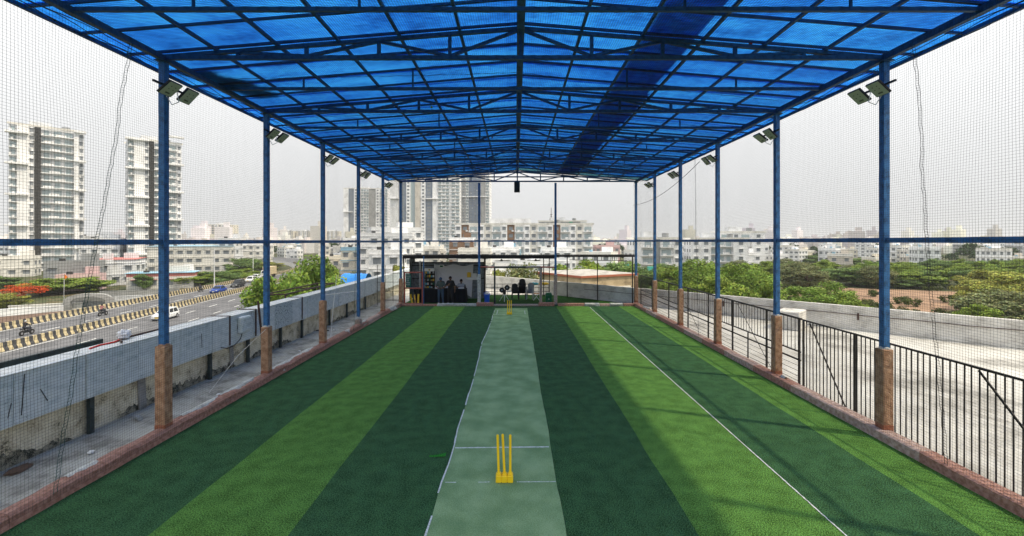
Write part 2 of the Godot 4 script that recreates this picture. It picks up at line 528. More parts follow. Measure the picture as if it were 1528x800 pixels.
func land() -> void:
	struct("ground", sheet([[-5200, -300], [5200, -300], [5200, 6400], [-5200, 6400]], -8.2), M.soil, "dry soil and scrub ground of the city")
	struct("field", sheet(FIELD, -8.16), M.dry_field, "dry brown field between the trees")
	# low hills far off
	var mb := MB.new()
	var spots := [[430.0, 2500.0, 150.0, 26.0], [560.0, 2700.0, 220.0, 22.0], [880.0, 2900.0, 400.0, 20.0]]
	for s in spots:
		var last := P(s[0] - s[2], -8, s[1])
		for k in 24:
			var t := (k + 1) / 24.0
			var q := P(s[0] - s[2] + 2 * s[2] * t, -8 + s[3] * pow(sin(PI * t), 0.7) * (0.85 + 0.15 * sin(t * 23.0)), s[1])
			mb.quad(Vector3(last.x, -8.2, last.z), Vector3(q.x, -8.2, q.z), q, last)
			mb.quad(last, q, Vector3(q.x, -8.2, q.z - 300), Vector3(last.x, -8.2, last.z - 300))
			last = q
	struct("hills", mb.mesh(), M.hill, "low hills on the horizon")

func terrace() -> void:
	# the building the terrace belongs to, its top left clear for the floor
	var mb := MB.new()
	var poly := PackedVector2Array([Vector2(-9.0, -5), Vector2(-9.0, 43.2), Vector2(39.2, -5)])
	mb.prism(poly, Vector3(0, -8.2, 0), Vector3.RIGHT, Vector3.FORWARD, Vector3(0, 8.1, 0))
	var b := thing("terrace_building", "building that carries the rooftop practice pitch", "building")
	part(b, "wall", mb.mesh(), M.b_offwhite)
	struct("terrace_floor", sheet([[7.2, -5], [7.2, 27.0], [39.2, -5]], -0.05), M.terrace, "pale weathered terrace floor beyond the railing")
	struct("terrace_floor", sheet([[-9.0, 26.5], [-9.0, 43.2], [7.2, 27.0], [7.2, 26.5]], -0.05), M.terrace, "pale weathered terrace floor behind the rest area")
	struct("ledge_floor", sheet([[-9.0, -5], [-9.0, 26.5], [-7.0, 26.5], [-7.0, -5]], -0.052), M.ledge, "grey stained concrete gutter ledge")
	# long parapet on the skew side
	var w := thing("parapet_wall", "long pale plastered parapet running skew along the terrace edge", "wall")
	mb = MB.new()
	mb.bar(P(39.2, 0.47, -5), P(-9.0, 0.47, 43.2), 0.2, 1.02)
	part(w, "wall", mb.mesh(), M.parapet)
	mb = MB.new()
	var u := Vector3(-1, 0, -1).normalized()
	var nrm := Vector3(-1, 0, 1).normalized()
	var pts := []
	for k in 60:
		var s := k * 0.75
		pts.append(P(36, 0.62 + 0.012 * sin(s * 2.1), -1.8) + u * s + nrm * 0.13)
	mb.tube(pts, 0.014, 5)
	part(w, "conduit", mb.mesh(), M.rusty_iron)
	for s in [4.0, 9.5, 15.0, 21.0, 25.0]:
		mb = MB.new()
		mb.box(P(36, 0.55, -1.8) + u * (s * 1.41) + nrm * 0.125, Vector3(0.05, 0.3, 0.05))
		part(w, "bracket", mb.mesh(), M.rusty_iron)
	mb = MB.new()
	mb.box(Vector3.ZERO, Vector3(1.3, 0.8, 0.9), Basis.IDENTITY, 0.03)
	single("concrete_plinth", "pale concrete plinth standing on the terrace against the parapet", "plinth", mb.mesh(), M.parapet, P(12.4, 0.35, 19.6), "", Basis(Vector3.UP, PI / 4))

func wavy(x: float, d0: float, d1: float, amp: float, s: int, step := 0.35) -> Array:
	var f := FastNoiseLite.new()
	f.seed = s
	f.frequency = 0.35
	var out := []
	var k := int(ceil((d1 - d0) / step))
	for i in k + 1:
		var d := d0 + (d1 - d0) * i / k
		out.append([x + amp * f.get_noise_1d(d), d])
	return out

func strip(l: Array, r: Array, y: float) -> ArrayMesh:
	var q := l.duplicate()
	var rr := r.duplicate()
	rr.reverse()
	q.append_array(rr)
	return sheet(q, y)

func turf() -> void:
	var xs := [-6.85, -4.82, -2.99, -1.05, 0.6, 2.4, 4.33, 6.1, 7.08]
	var ms := ["turf_dark", "turf_light", "turf_dark", "turf_dark", "turf_dark", "turf_light", "turf_dark", "turf_light"]
	var ls := ["dark green turf strip by the gutter ledge", "mid green turf strip between two dark strips", "dark green turf strip beside the pitch", "turf below the pitch mat", "dark green turf strip on the sunny side of the pitch", "mid green turf strip crossed by the roof edge's shadow", "dark green turf strip beyond the white line", "mid green turf strip along the railing"]
	var root := Node3D.new()
	root.name = "turf_floor"
	add_child(root)
	root.set_meta("kind", "structure")
	for k in 8:
		var o := part(root, "turf_strip", strip(wavy(xs[k], -4.9, 25.9, 0.03, 100 + k), wavy(xs[k + 1], -4.9, 25.9, 0.03, 101 + k), -0.012), M[ms[k]])
		o.set_meta("label", ls[k])
	var o2 := part(root, "turf_strip", sheet([[-6.9, 26.1], [7.3, 26.1], [7.3, 26.8], [2.9, 31.2], [-6.9, 31.2]], -0.014), M.turf_back)
	o2.set_meta("label", "green turf of the rest area behind the pitch")
	# pitch mat with its wandering edge
	var l := []
	var f := FastNoiseLite.new()
	f.seed = 5
	f.frequency = 0.3
	for i in 110:
		var d := -4.9 + 30.0 * i / 109.0
		var bulge := -0.09 * exp(-pow((d - 16.4) / 2.2, 2)) + 0.03 * exp(-pow((d - 7.8) / 0.8, 2))
		l.append([-1.185 + bulge + 0.025 * f.get_noise_1d(d * 2.0), d])
	var r := wavy(0.66, -4.9, 25.1, 0.035, 8, 0.3)
	var mat_o := thing("pitch_mat", "pale green pitch mat lying down the middle of the turf", "mat")
	part(mat_o, "mat", strip(l, r, -0.006), M.pitch)
	# lines, worn through in places
	var line := func(pa: Vector2, pb: Vector2, w: float, s: int, keep: float, y: float) -> ArrayMesh:
		var mb := MB.new()
		var g := FastNoiseLite.new()
		g.seed = s
		g.frequency = 1.3
		var dir := (pb - pa).normalized()
		var side := Vector2(-dir.y, dir.x)
		var n := int((pb - pa).length() / 0.06)
		for i in n:
			var a := pa.lerp(pb, float(i) / n)
			var b := pa.lerp(pb, float(i + 1) / n)
			if keep < 0.9 and g.get_noise_2d(a.x * 2.0, a.y) > keep:
				continue
			var wa := w * (0.7 + 0.5 * g.get_noise_1d(i * 0.7))
			var wb := w * (0.7 + 0.5 * g.get_noise_1d((i + 1) * 0.7))
			var off := side * (0.006 * g.get_noise_1d(i * 0.33 + 90))
			a += off
			b += off
			mb.quad(P(a.x - side.x * wa, y, a.y - side.y * wa), P(b.x - side.x * wb, y, b.y - side.y * wb), P(b.x + side.x * wb, y, b.y + side.y * wb), P(a.x + side.x * wa, y, a.y + side.y * wa))
		return mb.mesh()
	var cr := [[-1.13, 8.12, 0.62, 8.16, 0.03, 1.0], [0.02, 6.97, 0.64, 6.98, 0.013, 1.0], [-1.13, 6.96, -0.95, 6.96, 0.013, 1.0], [-0.6, 6.96, -0.42, 6.97, 0.012, 1.0], [-1.15, 22.9, -0.5, 22.9, 0.02, 1.0], [-1.0, 23.0, -1.0, 24.4, 0.02, 1.0], [0.5, 23.0, 0.5, 24.2, 0.02, 1.0]]
	for c in cr:
		part(mat_o, "crease", line.call(Vector2(c[0], c[1]), Vector2(c[2], c[3]), c[4], int(c[1] * 10), c[5], -0.002), M.chalk)
	# glued seams
	var seam := thing("seam_tape", "frayed whitish tape along the pitch mat's gutter-side edge", "tape")
	for i in range(12, 106):
		var a: Array = l[i]
		var b: Array = l[i + 1]
		var w0 := 0.008 + 0.02 * absf(f.get_noise_1d(i * 3.0))
		if f.get_noise_1d(i * 5.0 + 70.0) > 0.28:
			continue
		var mb := MB.new()
		mb.quad(P(a[0] - w0, 0.0, a[1]), P(a[0] + 0.012, 0.001, a[1]), P(b[0] + 0.012, 0.001, b[1]), P(b[0] - w0, 0.0, b[1]))
		part(seam, "tape_piece", mb.mesh(), M.chalk)
	single("edge_line", "worn white line along the seam of two sunlit turf strips", "line", line.call(Vector2(4.33, 3.0), Vector2(4.33, 25.5), 0.015, 44, 1.0, -0.004), M.chalk)
	var mb2 := MB.new()
	# loose flap of bright turf beside the mat
	for k in 8:
		var t0 := k / 8.0
		var t1 := (k + 1) / 8.0
		var ya := -0.008 + 0.035 * t0 * t0
		var yb := -0.008 + 0.035 * t1 * t1
		mb2.quad(P(-1.55 + 0.3 * t0, ya, 7.8 - 0.05 * t0), P(-1.55 + 0.3 * t1, yb, 7.8 - 0.05 * t1), P(-1.55 + 0.3 * t1, yb + 0.02, 7.82 + 0.03 * t1), P(-1.55 + 0.3 * t0, ya + 0.004, 7.82 + 0.03 * t0))
	single("turf_flap", "loose bright green flap of turf curling beside the pitch mat", "turf flap", mb2.mesh(), M.turf_flap)

# ------------------------------------------------------------------ the steel shed
const POST_L := -6.95
const POST_R := 7.28
const RIDGE := 0.1
const POSTS := [1.5, 5.05, 8.6, 12.15, 15.7, 19.25, 22.8, 26.35]
const CHORD := 7.47

func top_y(x: float) -> float:
	return 8.05 - 0.08 * absf(x - RIDGE)

func shed() -> void:
	var s := thing("practice_shed", "long open steel shed with blue posts and a blue translucent roof", "shed")
	var mb: MB
	# posts and their rendered sleeves
	var hl := [1.7, 1.7, 1.8, 1.48, 1.7, 0.0, 1.68, 1.58]
	for k in POSTS.size():
		var d: float = POSTS[k]
		for side in 2:
			var x: float = POST_L if side == 0 else POST_R
			mb = MB.new()
			mb.box(P(x, 3.68, d), Vector3(0.125, 7.4, 0.125), Basis.IDENTITY, 0.008)
			part(s, "post", mb.mesh(), M.blue_post)
			mb = MB.new()
			mb.box(P(x, 7.395, d), Vector3(0.22, 0.02, 0.22))
			part(s, "cap_plate", mb.mesh(), M.blue_steel)
			var h: float = hl[k] if side == 0 else 1.77 + 0.03 * sin(k * 2.3)
			if h > 0.0:
				var jit := Basis(Vector3.UP, 0.03 * sin(k * 1.7 + side))
				mb = MB.new()
				mb.box(P(x, h * 0.5 + 0.12, d), Vector3(0.205, h - 0.26, 0.205), jit, 0.012)
				part(s, "pillar_sleeve", mb.mesh(), M.pillar)
				mb = MB.new()
				mb.box(P(x, 0.11, d), Vector3(0.212, 0.3, 0.212), jit, 0.012)
				part(s, "pillar_foot", mb.mesh(), M.pillar_foot)
				mb = MB.new()
				mb.sphere(P(x, h - 0.005, d), Vector3(0.1, 0.05, 0.1), 9, 5)
				part(s, "mortar_cap", mb.mesh(), M.plastic_sheet if side == 1 or k == 3 else M.pillar)
			else:
				mb = MB.new()
				mb.box(P(x, 0.2, d), Vector3(0.26, 0.42, 0.24), Basis(Vector3.UP, 0.1), 0.03)
				part(s, "pillar_foot", mb.mesh(), M.pillar_grey)
				mb = MB.new()
				mb.box(P(x, 0.46, d), Vector3(0.17, 0.14, 0.17), Basis(Vector3.UP, 0.3), 0.03)
				part(s, "mortar_cap", mb.mesh(), M.plastic_sheet)
	for x in [-2.21, 2.41]:
		mb = MB.new()
		mb.box(P(x, 3.68, 26.35), Vector3(0.125, 7.4, 0.125), Basis.IDENTITY, 0.008)
		part(s, "post", mb.mesh(), M.blue_post)
		mb = MB.new()
		mb.box(P(x, 0.92, 26.35), Vector3(0.2, 1.8, 0.2), Basis(Vector3.UP, 0.04), 0.02)
		part(s, "pillar_sleeve", mb.mesh(), M.plastic_sheet if x < 0 else M.pillar_grey)
		mb = MB.new()
		mb.sphere(P(x, 1.82, 26.35), Vector3(0.1, 0.07, 0.1), 9, 5)
		part(s, "mortar_cap", mb.mesh(), M.plastic_sheet)
	# mid rails
	for side in 2:
		var x: float = POST_L if side == 0 else POST_R
		var y := 3.835 if side == 0 else 3.87
		for k in POSTS.size() - 1:
			mb = MB.new()
			mb.bar(P(x, y, POSTS[k] + 0.064), P(x, y, POSTS[k + 1] - 0.064), 0.06, 0.095)
			part(s, "rail", mb.mesh(), M.blue_post)
	var ends := [POST_L, -2.21, 2.41, POST_R]
	for k in 3:
		mb = MB.new()
		mb.bar(P(ends[k] + 0.064, 3.86, 26.35), P(ends[k + 1] - 0.064, 3.86, 26.35), 0.06, 0.085)
		part(s, "rail", mb.mesh(), M.blue_post)
	# eaves
	for x in [POST_L, POST_R]:
		mb = MB.new()
		mb.bar(P(x, 7.455, 0.5), P(x, 7.455, 26.5), 0.1, 0.1)
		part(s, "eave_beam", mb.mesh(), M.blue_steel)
	# trusses
	for d in POSTS:
		var t := Node3D.new()
		t.name = "truss"
		s.add_child(t, true)
		mb = MB.new()
		mb.bar(P(POST_L + 0.05, CHORD, d), P(POST_R - 0.05, CHORD, d), 0.07, 0.08)
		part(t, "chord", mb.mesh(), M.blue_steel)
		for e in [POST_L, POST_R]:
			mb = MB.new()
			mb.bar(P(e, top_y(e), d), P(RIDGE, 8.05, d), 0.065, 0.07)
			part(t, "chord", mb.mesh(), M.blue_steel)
		for sg in [-1.0, 1.0]:
			for a in [1.4, 2.8, 4.23, 5.58, 6.44]:
				mb = MB.new()
				var x: float = RIDGE + sg * a
				mb.bar(P(x, CHORD + 0.034, d), P(x, top_y(x) - 0.03, d), 0.065, 0.06)
				part(t, "web", mb.mesh(), M.blue_steel)
			for e in [[0.04, 1, 1.4, 0], [1.4, 0, 2.8, 1], [2.8, 1, 4.23, 0], [4.23, 0, 5.58, 1]]:
				var xa: float = RIDGE + sg * e[0]
				var xb: float = RIDGE + sg * e[2]
				mb = MB.new()
				mb.bar(P(xa, top_y(xa) - 0.03 if e[1] else CHORD + 0.035, d + 0.004), P(xb, top_y(xb) - 0.03 if e[3] else CHORD + 0.035, d + 0.004), 0.055, 0.055)
				part(t, "web", mb.mesh(), M.blue_steel)
		mb = MB.new()
		mb.bar(P(RIDGE, CHORD + 0.03, d), P(RIDGE, 8.02, d), 0.07, 0.07)
		part(t, "king_post", mb.mesh(), M.blue_steel)
	# ties half-way between the trusses, hung from the rafters
	for k in POSTS.size() - 1:
		var d: float = (POSTS[k] + POSTS[k + 1]) * 0.5
		var t := Node3D.new()
		t.name = "tie_frame"
		s.add_child(t, true)
		mb = MB.new()
		mb.bar(P(POST_L + 0.05, CHORD + 0.01, d), P(POST_R - 0.05, CHORD + 0.01, d), 0.06, 0.066)
		part(t, "tie", mb.mesh(), M.blue_steel)
		for sg in [-1.0, 1.0]:
			for a in [2.55, 5.15]:
				var x: float = RIDGE + sg * a
				mb = MB.new()
				mb.bar(P(x, CHORD + 0.035, d), P(x, top_y(x) + 0.1, d), 0.035, 0.035)
				part(t, "hanger", mb.mesh(), M.blue_steel)
	# purlins along, rafters across
	mb = MB.new()
	mb.box(P(RIDGE, 8.03, 13.5), Vector3(0.15, 0.12, 26.2))
	part(s, "ridge_beam", mb.mesh(), M.blue_steel)
	for sg in [-1.0, 1.0]:
		for k in range(1, 7):
			var x: float = RIDGE + sg * 1.2 * k
			mb = MB.new()
			mb.bar(P(x, top_y(x) + 0.055, 0.4), P(x, top_y(x) + 0.055, 26.5), 0.055, 0.055)
			part(s, "purlin", mb.mesh(), M.blue_steel)
	var nr := 29
	for sg in [-1.0, 1.0]:
		var e := -7.7 if sg < 0 else 7.92
		for k in nr:
			var d := 1.5 + 0.8875 * k
			mb = MB.new()
			mb.bar(P(RIDGE, 8.05 + 0.105, d), P(e, top_y(e) + 0.105, d), 0.04, 0.045)
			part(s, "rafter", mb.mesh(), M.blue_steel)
		mb = MB.new()
		mb.bar(P(e, top_y(e) + 0.09, 0.4), P(e, top_y(e) + 0.09, 26.4), 0.05, 0.07)
		part(s, "fascia", mb.mesh(), M.blue_steel)
	# roof sheets, corrugated along the slope
	var keys := ["sheet_a", "sheet_b", "sheet_c", "sheet_d"]
	for sg in [-1.0, 1.0]:
		var e := -7.75 if sg < 0 else 7.97
		var run := absf(e - RIDGE)
		var shape := MB.new()
		var w := 1.0
		var nseg := 40
		for i in nseg:
			var z0 := w * i / nseg
			var z1 := w * (i + 1) / nseg
			var y0 := 0.012 * sin(TAU * z0 / 0.1)
			var y1 := 0.012 * sin(TAU * z1 / 0.1)
			var a := Vector3(0, y0, -z0)
			var b := Vector3(0, y1, -z1)
			var c := Vector3(sg * run, y1 - 0.08 * run, -z1)
			var dd := Vector3(sg * run, y0 - 0.08 * run, -z0)
			if sg > 0:
				shape.quad(b, a, dd, c)
			else:
				shape.quad(a, b, c, dd)
		var m := shape.mesh()
		var last := 26 if sg < 0 else 25
		for k in 28:
			var d := 0.3 + 0.93 * k
			var key: String = keys[(k * 7 + int(sg) + k * k) % 4]
			if k > 26 and sg > 0:
				key = "sheet_teal"
			part(s, "roof_sheet", m, M[key], P(RIDGE, 8.19 + (0.006 if k % 2 else 0.0), d))
	# grimy overlay sheets along one strip, and a crumpled dark tarpaulin on the other slope
	for k in 9:
		mb = MB.new()
		var d := 0.4 + 2.9 * k
		var xa := RIDGE + 2.5
		var xb := RIDGE + 3.55 + 0.06 * sin(k * 2.0)
		mb.quad(P(xa, top_y(xa) + 0.165, d), P(xb, top_y(xb) + 0.165, d), P(xb, top_y(xb) + 0.165, d + 2.9), P(xa, top_y(xa) + 0.165, d + 2.9))
		part(s, "overlay_sheet", mb.mesh(), M.sheet_grimy)
	var g := FastNoiseLite.new()
	g.seed = 77
	g.frequency = 0.5
	mb = MB.new()
	var prev := []
	for i in 19:
		var row := []
		var t := i / 18.0
		var d := 9.6 + 2.0 * t
		var wdt := 0.25 + 0.3 * g.get_noise_1d(d * 3.0) + 0.2 * sin(t * PI)
		for j in 7:
			var x := -7.1 + 0.5 * t + (j / 6.0 - 0.5) * 2.0 * wdt + 0.3 * g.get_noise_1d(d * 2.0 + 40)
			row.append(P(x, top_y(x) + 0.215 + 0.03 * absf(g.get_noise_2d(x * 4.0, d * 4.0)), d))
		if i > 0:
			for j in 6:
				mb.quad(prev[j], prev[j + 1], row[j + 1], row[j])
		prev = row
	single("dark_tarpaulin", "crumpled dark tarpaulin lying on the blue roof sheets", "tarpaulin", mb.mesh(), M.tarp_dark)
	# kerbs
	kerb("kerb", "lumpy red painted kerb between the turf and the gutter ledge", -6.92, 0.27, 0.2, 0.5, 26.2, 201, false)
	kerb("kerb", "red painted kerb below the black railing", 7.2, 0.28, 0.17, 0.5, 26.2, 205, true)

func kerb(called: String, label: String, x: float, w: float, h: float, d0: float, d1: float, s: int, tidy: bool) -> void:
	var t := thing(called, label, "kerb")
	var f := FastNoiseLite.new()
	f.seed = s
	f.frequency = 0.9
	var bay := d0
	var amp := 0.02 if tidy else 0.05
	while bay < d1 - 0.3:
		var stop := minf(bay + 1.775, d1)
		var mb := MB.new()
		var n := 14
		var prev := []
		for i in n + 1:
			var d := bay + (stop - bay) * i / n
			var hh := h + amp * f.get_noise_2d(d, 3.0)
			var o := amp * f.get_noise_2d(d, 9.0)
			var ring := [Vector2(x - w / 2, -0.06), Vector2(x - w / 2 + 0.01 - o * 0.4, hh - 0.035), Vector2(x - w / 2 + 0.05, hh), Vector2(x + o, hh + 0.01), Vector2(x + w / 2 - 0.05, hh - 0.004), Vector2(x + w / 2 + o * 0.6, hh - 0.05), Vector2(x + w / 2 + o * 0.3, -0.06)]
			if tidy:
				ring = [Vector2(x - w / 2, -0.06), Vector2(x - w / 2, hh - 0.02), Vector2(x - w / 2 + 0.03, hh), Vector2(x, hh), Vector2(x + w / 2 - 0.02, hh), Vector2(x + w / 2, hh - 0.02), Vector2(x + w / 2, -0.06)]
			var row := []
			for r in ring:
				row.append(P(r.x, r.y, d))
			if i > 0:
				for j in 6:
					mb.quad(prev[j + 1], prev[j], row[j], row[j + 1])
			else:
				mb.quad(row[0], row[6], row[5], row[1])
				mb.quad(row[1], row[5], row[4], row[2])
			prev = row
		mb.quad(prev[6], prev[0], prev[1], prev[5])
		mb.quad(prev[5], prev[1], prev[2], prev[4])
		part(t, "kerb_section", mb.mesh(), M.kerb_red if f.get_noise_1d(bay * 3.0) > -0.05 else M.kerb_pink)
		bay = stop + 0.006

# ------------------------------------------------------------------ netting
func nets() -> void:
	var cell := 0.045
	var r := 0.0015
	var f := FastNoiseLite.new()
	f.seed = 12
	f.frequency = 0.16
	for side in 2:
		var x0: float = -6.79 if side == 0 else 7.12
		var inward := 1.0 if side == 0 else -1.0
		var net := thing("side_net", "dark square-mesh netting stretched along the %s posts" % ("road-side" if side == 0 else "railing-side"), "net")
		var mb := MB.new()
		var bend := func(y: float, d: float) -> Vector3:
			var q := 0.05 * f.get_noise_2d(d * 2.0, y * 2.0 + side * 50.0) + 0.02
			var dz := 0.035 * f.get_noise_2d(d * 1.2 + 200.0, y * 2.5 + side * 50.0)
			var dy := 0.04 * f.get_noise_2d(d * 1.5 + 400.0, y * 1.5 + side * 50.0)
			return P(x0 + inward * q, y + dy, d + dz)
		var d := 2.0
		while d < 26.2:
			var pts := PackedVector3Array()
			for k in 9:
				pts.push_back(bend.call(0.08 + 7.36 * k / 8.0, d))
			mb.strand(pts, r)
			d += cell
		var y := 0.08
		while y < 7.44:
			var pts := PackedVector3Array()
			for k in 33:
				pts.push_back(bend.call(y, 2.0 + 24.2 * k / 32.0))
			mb.strand(pts, r)
			y += cell
		stuff(part(net, "mesh_cords", mb.mesh(), M.net_cord))
		# laced joins
		var joins := [[6.35, 7.62], [18.2, 18.6]] if side == 0 else [[7.15, 7.75], [16.9, 17.2]]
		for j in joins:
			mb = MB.new()
			for e in [0.0, 0.055]:
				var pts := PackedVector3Array()
				for k in 60:
					var t := k / 59.0
					var q: Vector3 = bend.call(0.15 + 7.2 * t, lerpf(j[0], j[1], t) + e)
					pts.push_back(q + Vector3(inward * 0.01, 0, 0.008 * sin(k * 2.1)))
				mb.strand(pts, 0.0042 if e > 0 else 0.0036)
			for k in 160:
				var t := k / 159.0
				var q: Vector3 = bend.call(0.15 + 7.2 * t, lerpf(j[0], j[1], t))
				mb.strand(PackedVector3Array([q, q + Vector3(0, 0.012, -0.055)]), 0.003)
			part(net, "lacing", mb.mesh(), M.net_cord if side == 1 else M.net_green)
		# head rope bunched along the eave
		mb = MB.new()
		for e in 5:
			var pts := PackedVector3Array()
			for k in 80:
				var dd := 2.0 + 24.2 * k / 79.0
				pts.push_back(P(x0 - inward * (0.16 + 0.12 * e + 0.03 * sin(k * 1.3 + e)), 7.47 + 0.03 * sin(k * 0.9 + e * 2.0) - 0.01 * e, dd))
			mb.strand(pts, 0.009)
		part(net, "head_rope", mb.mesh(), M.net_cord)
	# ceiling net, resting on the trusses below the purlins
	var top := thing("ceiling_net", "dark square-mesh netting spread under the blue roof sheets", "net")
	var mc := MB.new()
	var over := func(x: float, dd: float) -> Vector3:
		return P(x + 0.03 * f.get_noise_2d(x * 1.5, dd * 1.5 + 90.0), top_y(x) + 0.03 + 0.012 * f.get_noise_2d(x * 3.0, dd * 3.0), dd + 0.04 * f.get_noise_2d(x * 1.5 + 70.0, dd * 1.5))
	var x := POST_L
	while x < POST_R:
		var pts := PackedVector3Array()
		for k in 25:
			pts.push_back(over.call(x, 3.2 + 23.0 * k / 24.0))
		mc.strand(pts, 0.0028)
		x += cell
	var dz := 3.2
	while dz < 26.2:
		var pts := PackedVector3Array()
		for k in 17:
			pts.push_back(over.call(POST_L + (POST_R - POST_L) * k / 16.0, dz))
		mc.strand(pts, 0.0028)
		dz += cell
	stuff(part(top, "mesh_cords", mc.mesh(), M.net_cord))
	for e in [[9.9, -6.5, 11.4, 6.9], [13.0, -6.6, 14.2, 6.9]]:
		mc = MB.new()
		var pts := PackedVector3Array()
		for k in 90:
			var t := k / 89.0
			var xx := lerpf(e[1], e[3], t)
			pts.push_back(P(xx, top_y(xx) + 0.02, lerpf(e[0], e[2], t) + 0.25 * sin(t * PI) + 0.02 * sin(k * 2.0)))
		mc.strand(pts, 0.006)
		part(top, "lacing", mc.mesh(), M.net_cord)
	# end net above the rest area
	var endn := thing("end_net", "fine dark netting filling the open gable above the shelter", "net")
	var me := MB.new()
	x = POST_L + 0.1
	while x < POST_R - 0.1:
		var pts := PackedVector3Array()
		for k in 6:
			pts.push_back(P(x + 0.05 * f.get_noise_2d(x, k * 2.0), 3.9 + 3.5 * k / 5.0, 26.22 + 0.06 * f.get_noise_2d(x * 2.0, k * 3.0)))
		me.strand(pts, 0.0013)
		x += cell
	var y2 := 3.9
	while y2 < 7.42:
		var pts := PackedVector3Array()
		for k in 17:
			var xx := POST_L + 0.1 + (POST_R - POST_L - 0.2) * k / 16.0
			pts.push_back(P(xx, y2 + 0.06 * f.get_noise_2d(xx * 1.5, y2 * 1.5), 26.22 + 0.06 * f.get_noise_2d(xx * 2.0, y2 * 3.0)))
		me.strand(pts, 0.0013)
		y2 += cell
	stuff(part(endn, "mesh_cords", me.mesh(), M.net_cord))
	# a slack rope across the far corner
	me = MB.new()
	var sag := PackedVector3Array()
	for k in 24:
		var t := k / 23.0
		sag.push_back(P(7.0 + 0.05 * t, 6.0 + 0.9 * t * t - 0.15 * sin(t * PI), 26.0 - 9.3 * t))
	me.strand(sag, 0.012)
	single("slack_rope", "slack dark rope slung along the netting by the shelter corner", "rope", me.mesh(), M.net_cord)
	# balls caught in the ceiling net
	for b in [["yellow green tennis ball caught in the ceiling net", -2.55, 13.2, lin(0.55, 0.62, 0.05)], ["red tennis ball caught in the ceiling net", 4.65, 8.62, lin(0.5, 0.04, 0.03)], ["dull red tennis ball caught in the ceiling net near the ridge", -0.95, 17.6, lin(0.3, 0.05, 0.04)]]:
		me = MB.new()
		me.sphere(Vector3.ZERO, Vector3(0.036, 0.036, 0.036), 12, 8)
		single("tennis_ball", b[0], "ball", me.mesh(), mat("felt_%s" % b[2], b[3], 0.95), P(b[1], top_y(b[1]) + 0.075, b[2]), "balls caught in the netting")

# ------------------------------------------------------------------ black railing on the sunny side
func railing() -> void:
	var X := 7.52
	var iron: Material = M.black_iron
	var mb: MB
	# far stretch: upper panel of bars on a double mid rail, thin rods below
	var a := thing("railing", "black iron railing with a double mid rail and thin rods below", "railing")
	var rails := [[1.80, 0.045, 11.45, 26.2, "top_rail"], [0.92, 0.032, 11.5, 26.2, "mid_rail"], [0.70, 0.036, 11.5, 26.2, "mid_rail"]]
	for r in rails:
		mb = MB.new()
		mb.bar(P(X, r[0], r[2]), P(X, r[0], r[3]), 0.04, r[1])
		part(a, r[4], mb.mesh(), iron)
	for y in [0.54, 0.4, 0.26, 0.13]:
		mb = MB.new()
		mb.cyl(P(X, y, 11.6), P(X, y, 26.2), 0.007, 0.007, 5)
		part(a, "rod", mb.mesh(), iron)
	for d in [11.55, 13.05, 15.1, 17.0, 19.0, 21.4, 24.0, 26.15]:
		mb = MB.new()
		mb.bar(P(X, -0.03, d), P(X, 1.8, d), 0.045, 0.045)
		part(a, "upright", mb.mesh(), iron)
	mb = MB.new()
	mb.bar(P(X, -0.03, 12.45), P(X, 0.9, 12.45), 0.035, 0.035)
	part(a, "upright", mb.mesh(), iron)
	mb = MB.new()
	mb.bar(P(X, -0.03, 14.1), P(X, 0.9, 14.1), 0.03, 0.03)
	part(a, "upright", mb.mesh(), iron)
	var barm := MB.new()
	barm.cyl(Vector3(0, 0.93, 0), Vector3(0, 1.79, 0), 0.009, 0.009, 5, false)
	var bm := barm.mesh()
	var d := 11.72
	while d < 26.1:
		part(a, "bar", bm, iron, P(X, 0, d))
		d += 0.165
	for g in [[14.75, 1.75, 12.75, 0.1], [19.3, 1.2, 17.9, 0.25]]:
		mb = MB.new()
		mb.bar(P(X - 0.02, g[1], g[0]), P(X - 0.02, g[3], g[2]), 0.014, 0.014)
		part(a, "brace", mb.mesh(), iron)
	# near stretch: two gate leaves of full-height bars
	var tall := MB.new()
	tall.cyl(Vector3(0, 0.0, 0), Vector3(0, 1.79, 0), 0.0115, 0.0115, 6, false)
	var tm := tall.mesh()
	for g in [["black iron gate leaf of close upright bars next to the railing", 9.66, 11.38, 11.1, 9.9], ["black iron gate leaf of close upright bars with a stout brace", 4.4, 9.6, 7.05, 5.5]]:
		var t := thing("gate_leaf", g[0], "gate")
		for y in [1.79, 0.04]:
			mb = MB.new()
			mb.bar(P(X, y, g[1]), P(X, y, g[2]), 0.03, 0.035)
			part(t, "top_rail" if y > 1 else "bottom_rail", mb.mesh(), iron)
		for e in [g[1], g[2]]:
			mb = MB.new()
			var sw := 0.02 if e == 9.6 else 0.04
			mb.bar(P(X, -0.03, e), P(X, 1.81, e), sw, sw)
			part(t, "stile", mb.mesh(), iron)
		var n := int(round((g[2] - g[1]) / 0.122))
		for k in range(1, n):
			part(t, "bar", tm, iron, P(X, 0.0, g[1] + (g[2] - g[1]) * k / n), Basis(Vector3.RIGHT, 0.004 * sin(k * 2.7)))
		mb = MB.new()
		mb.bar(P(X - 0.025, 1.76, g[3]), P(X - 0.025, 0.08, g[4]), 0.018, 0.03)
		part(t, "brace", mb.mesh(), iron)

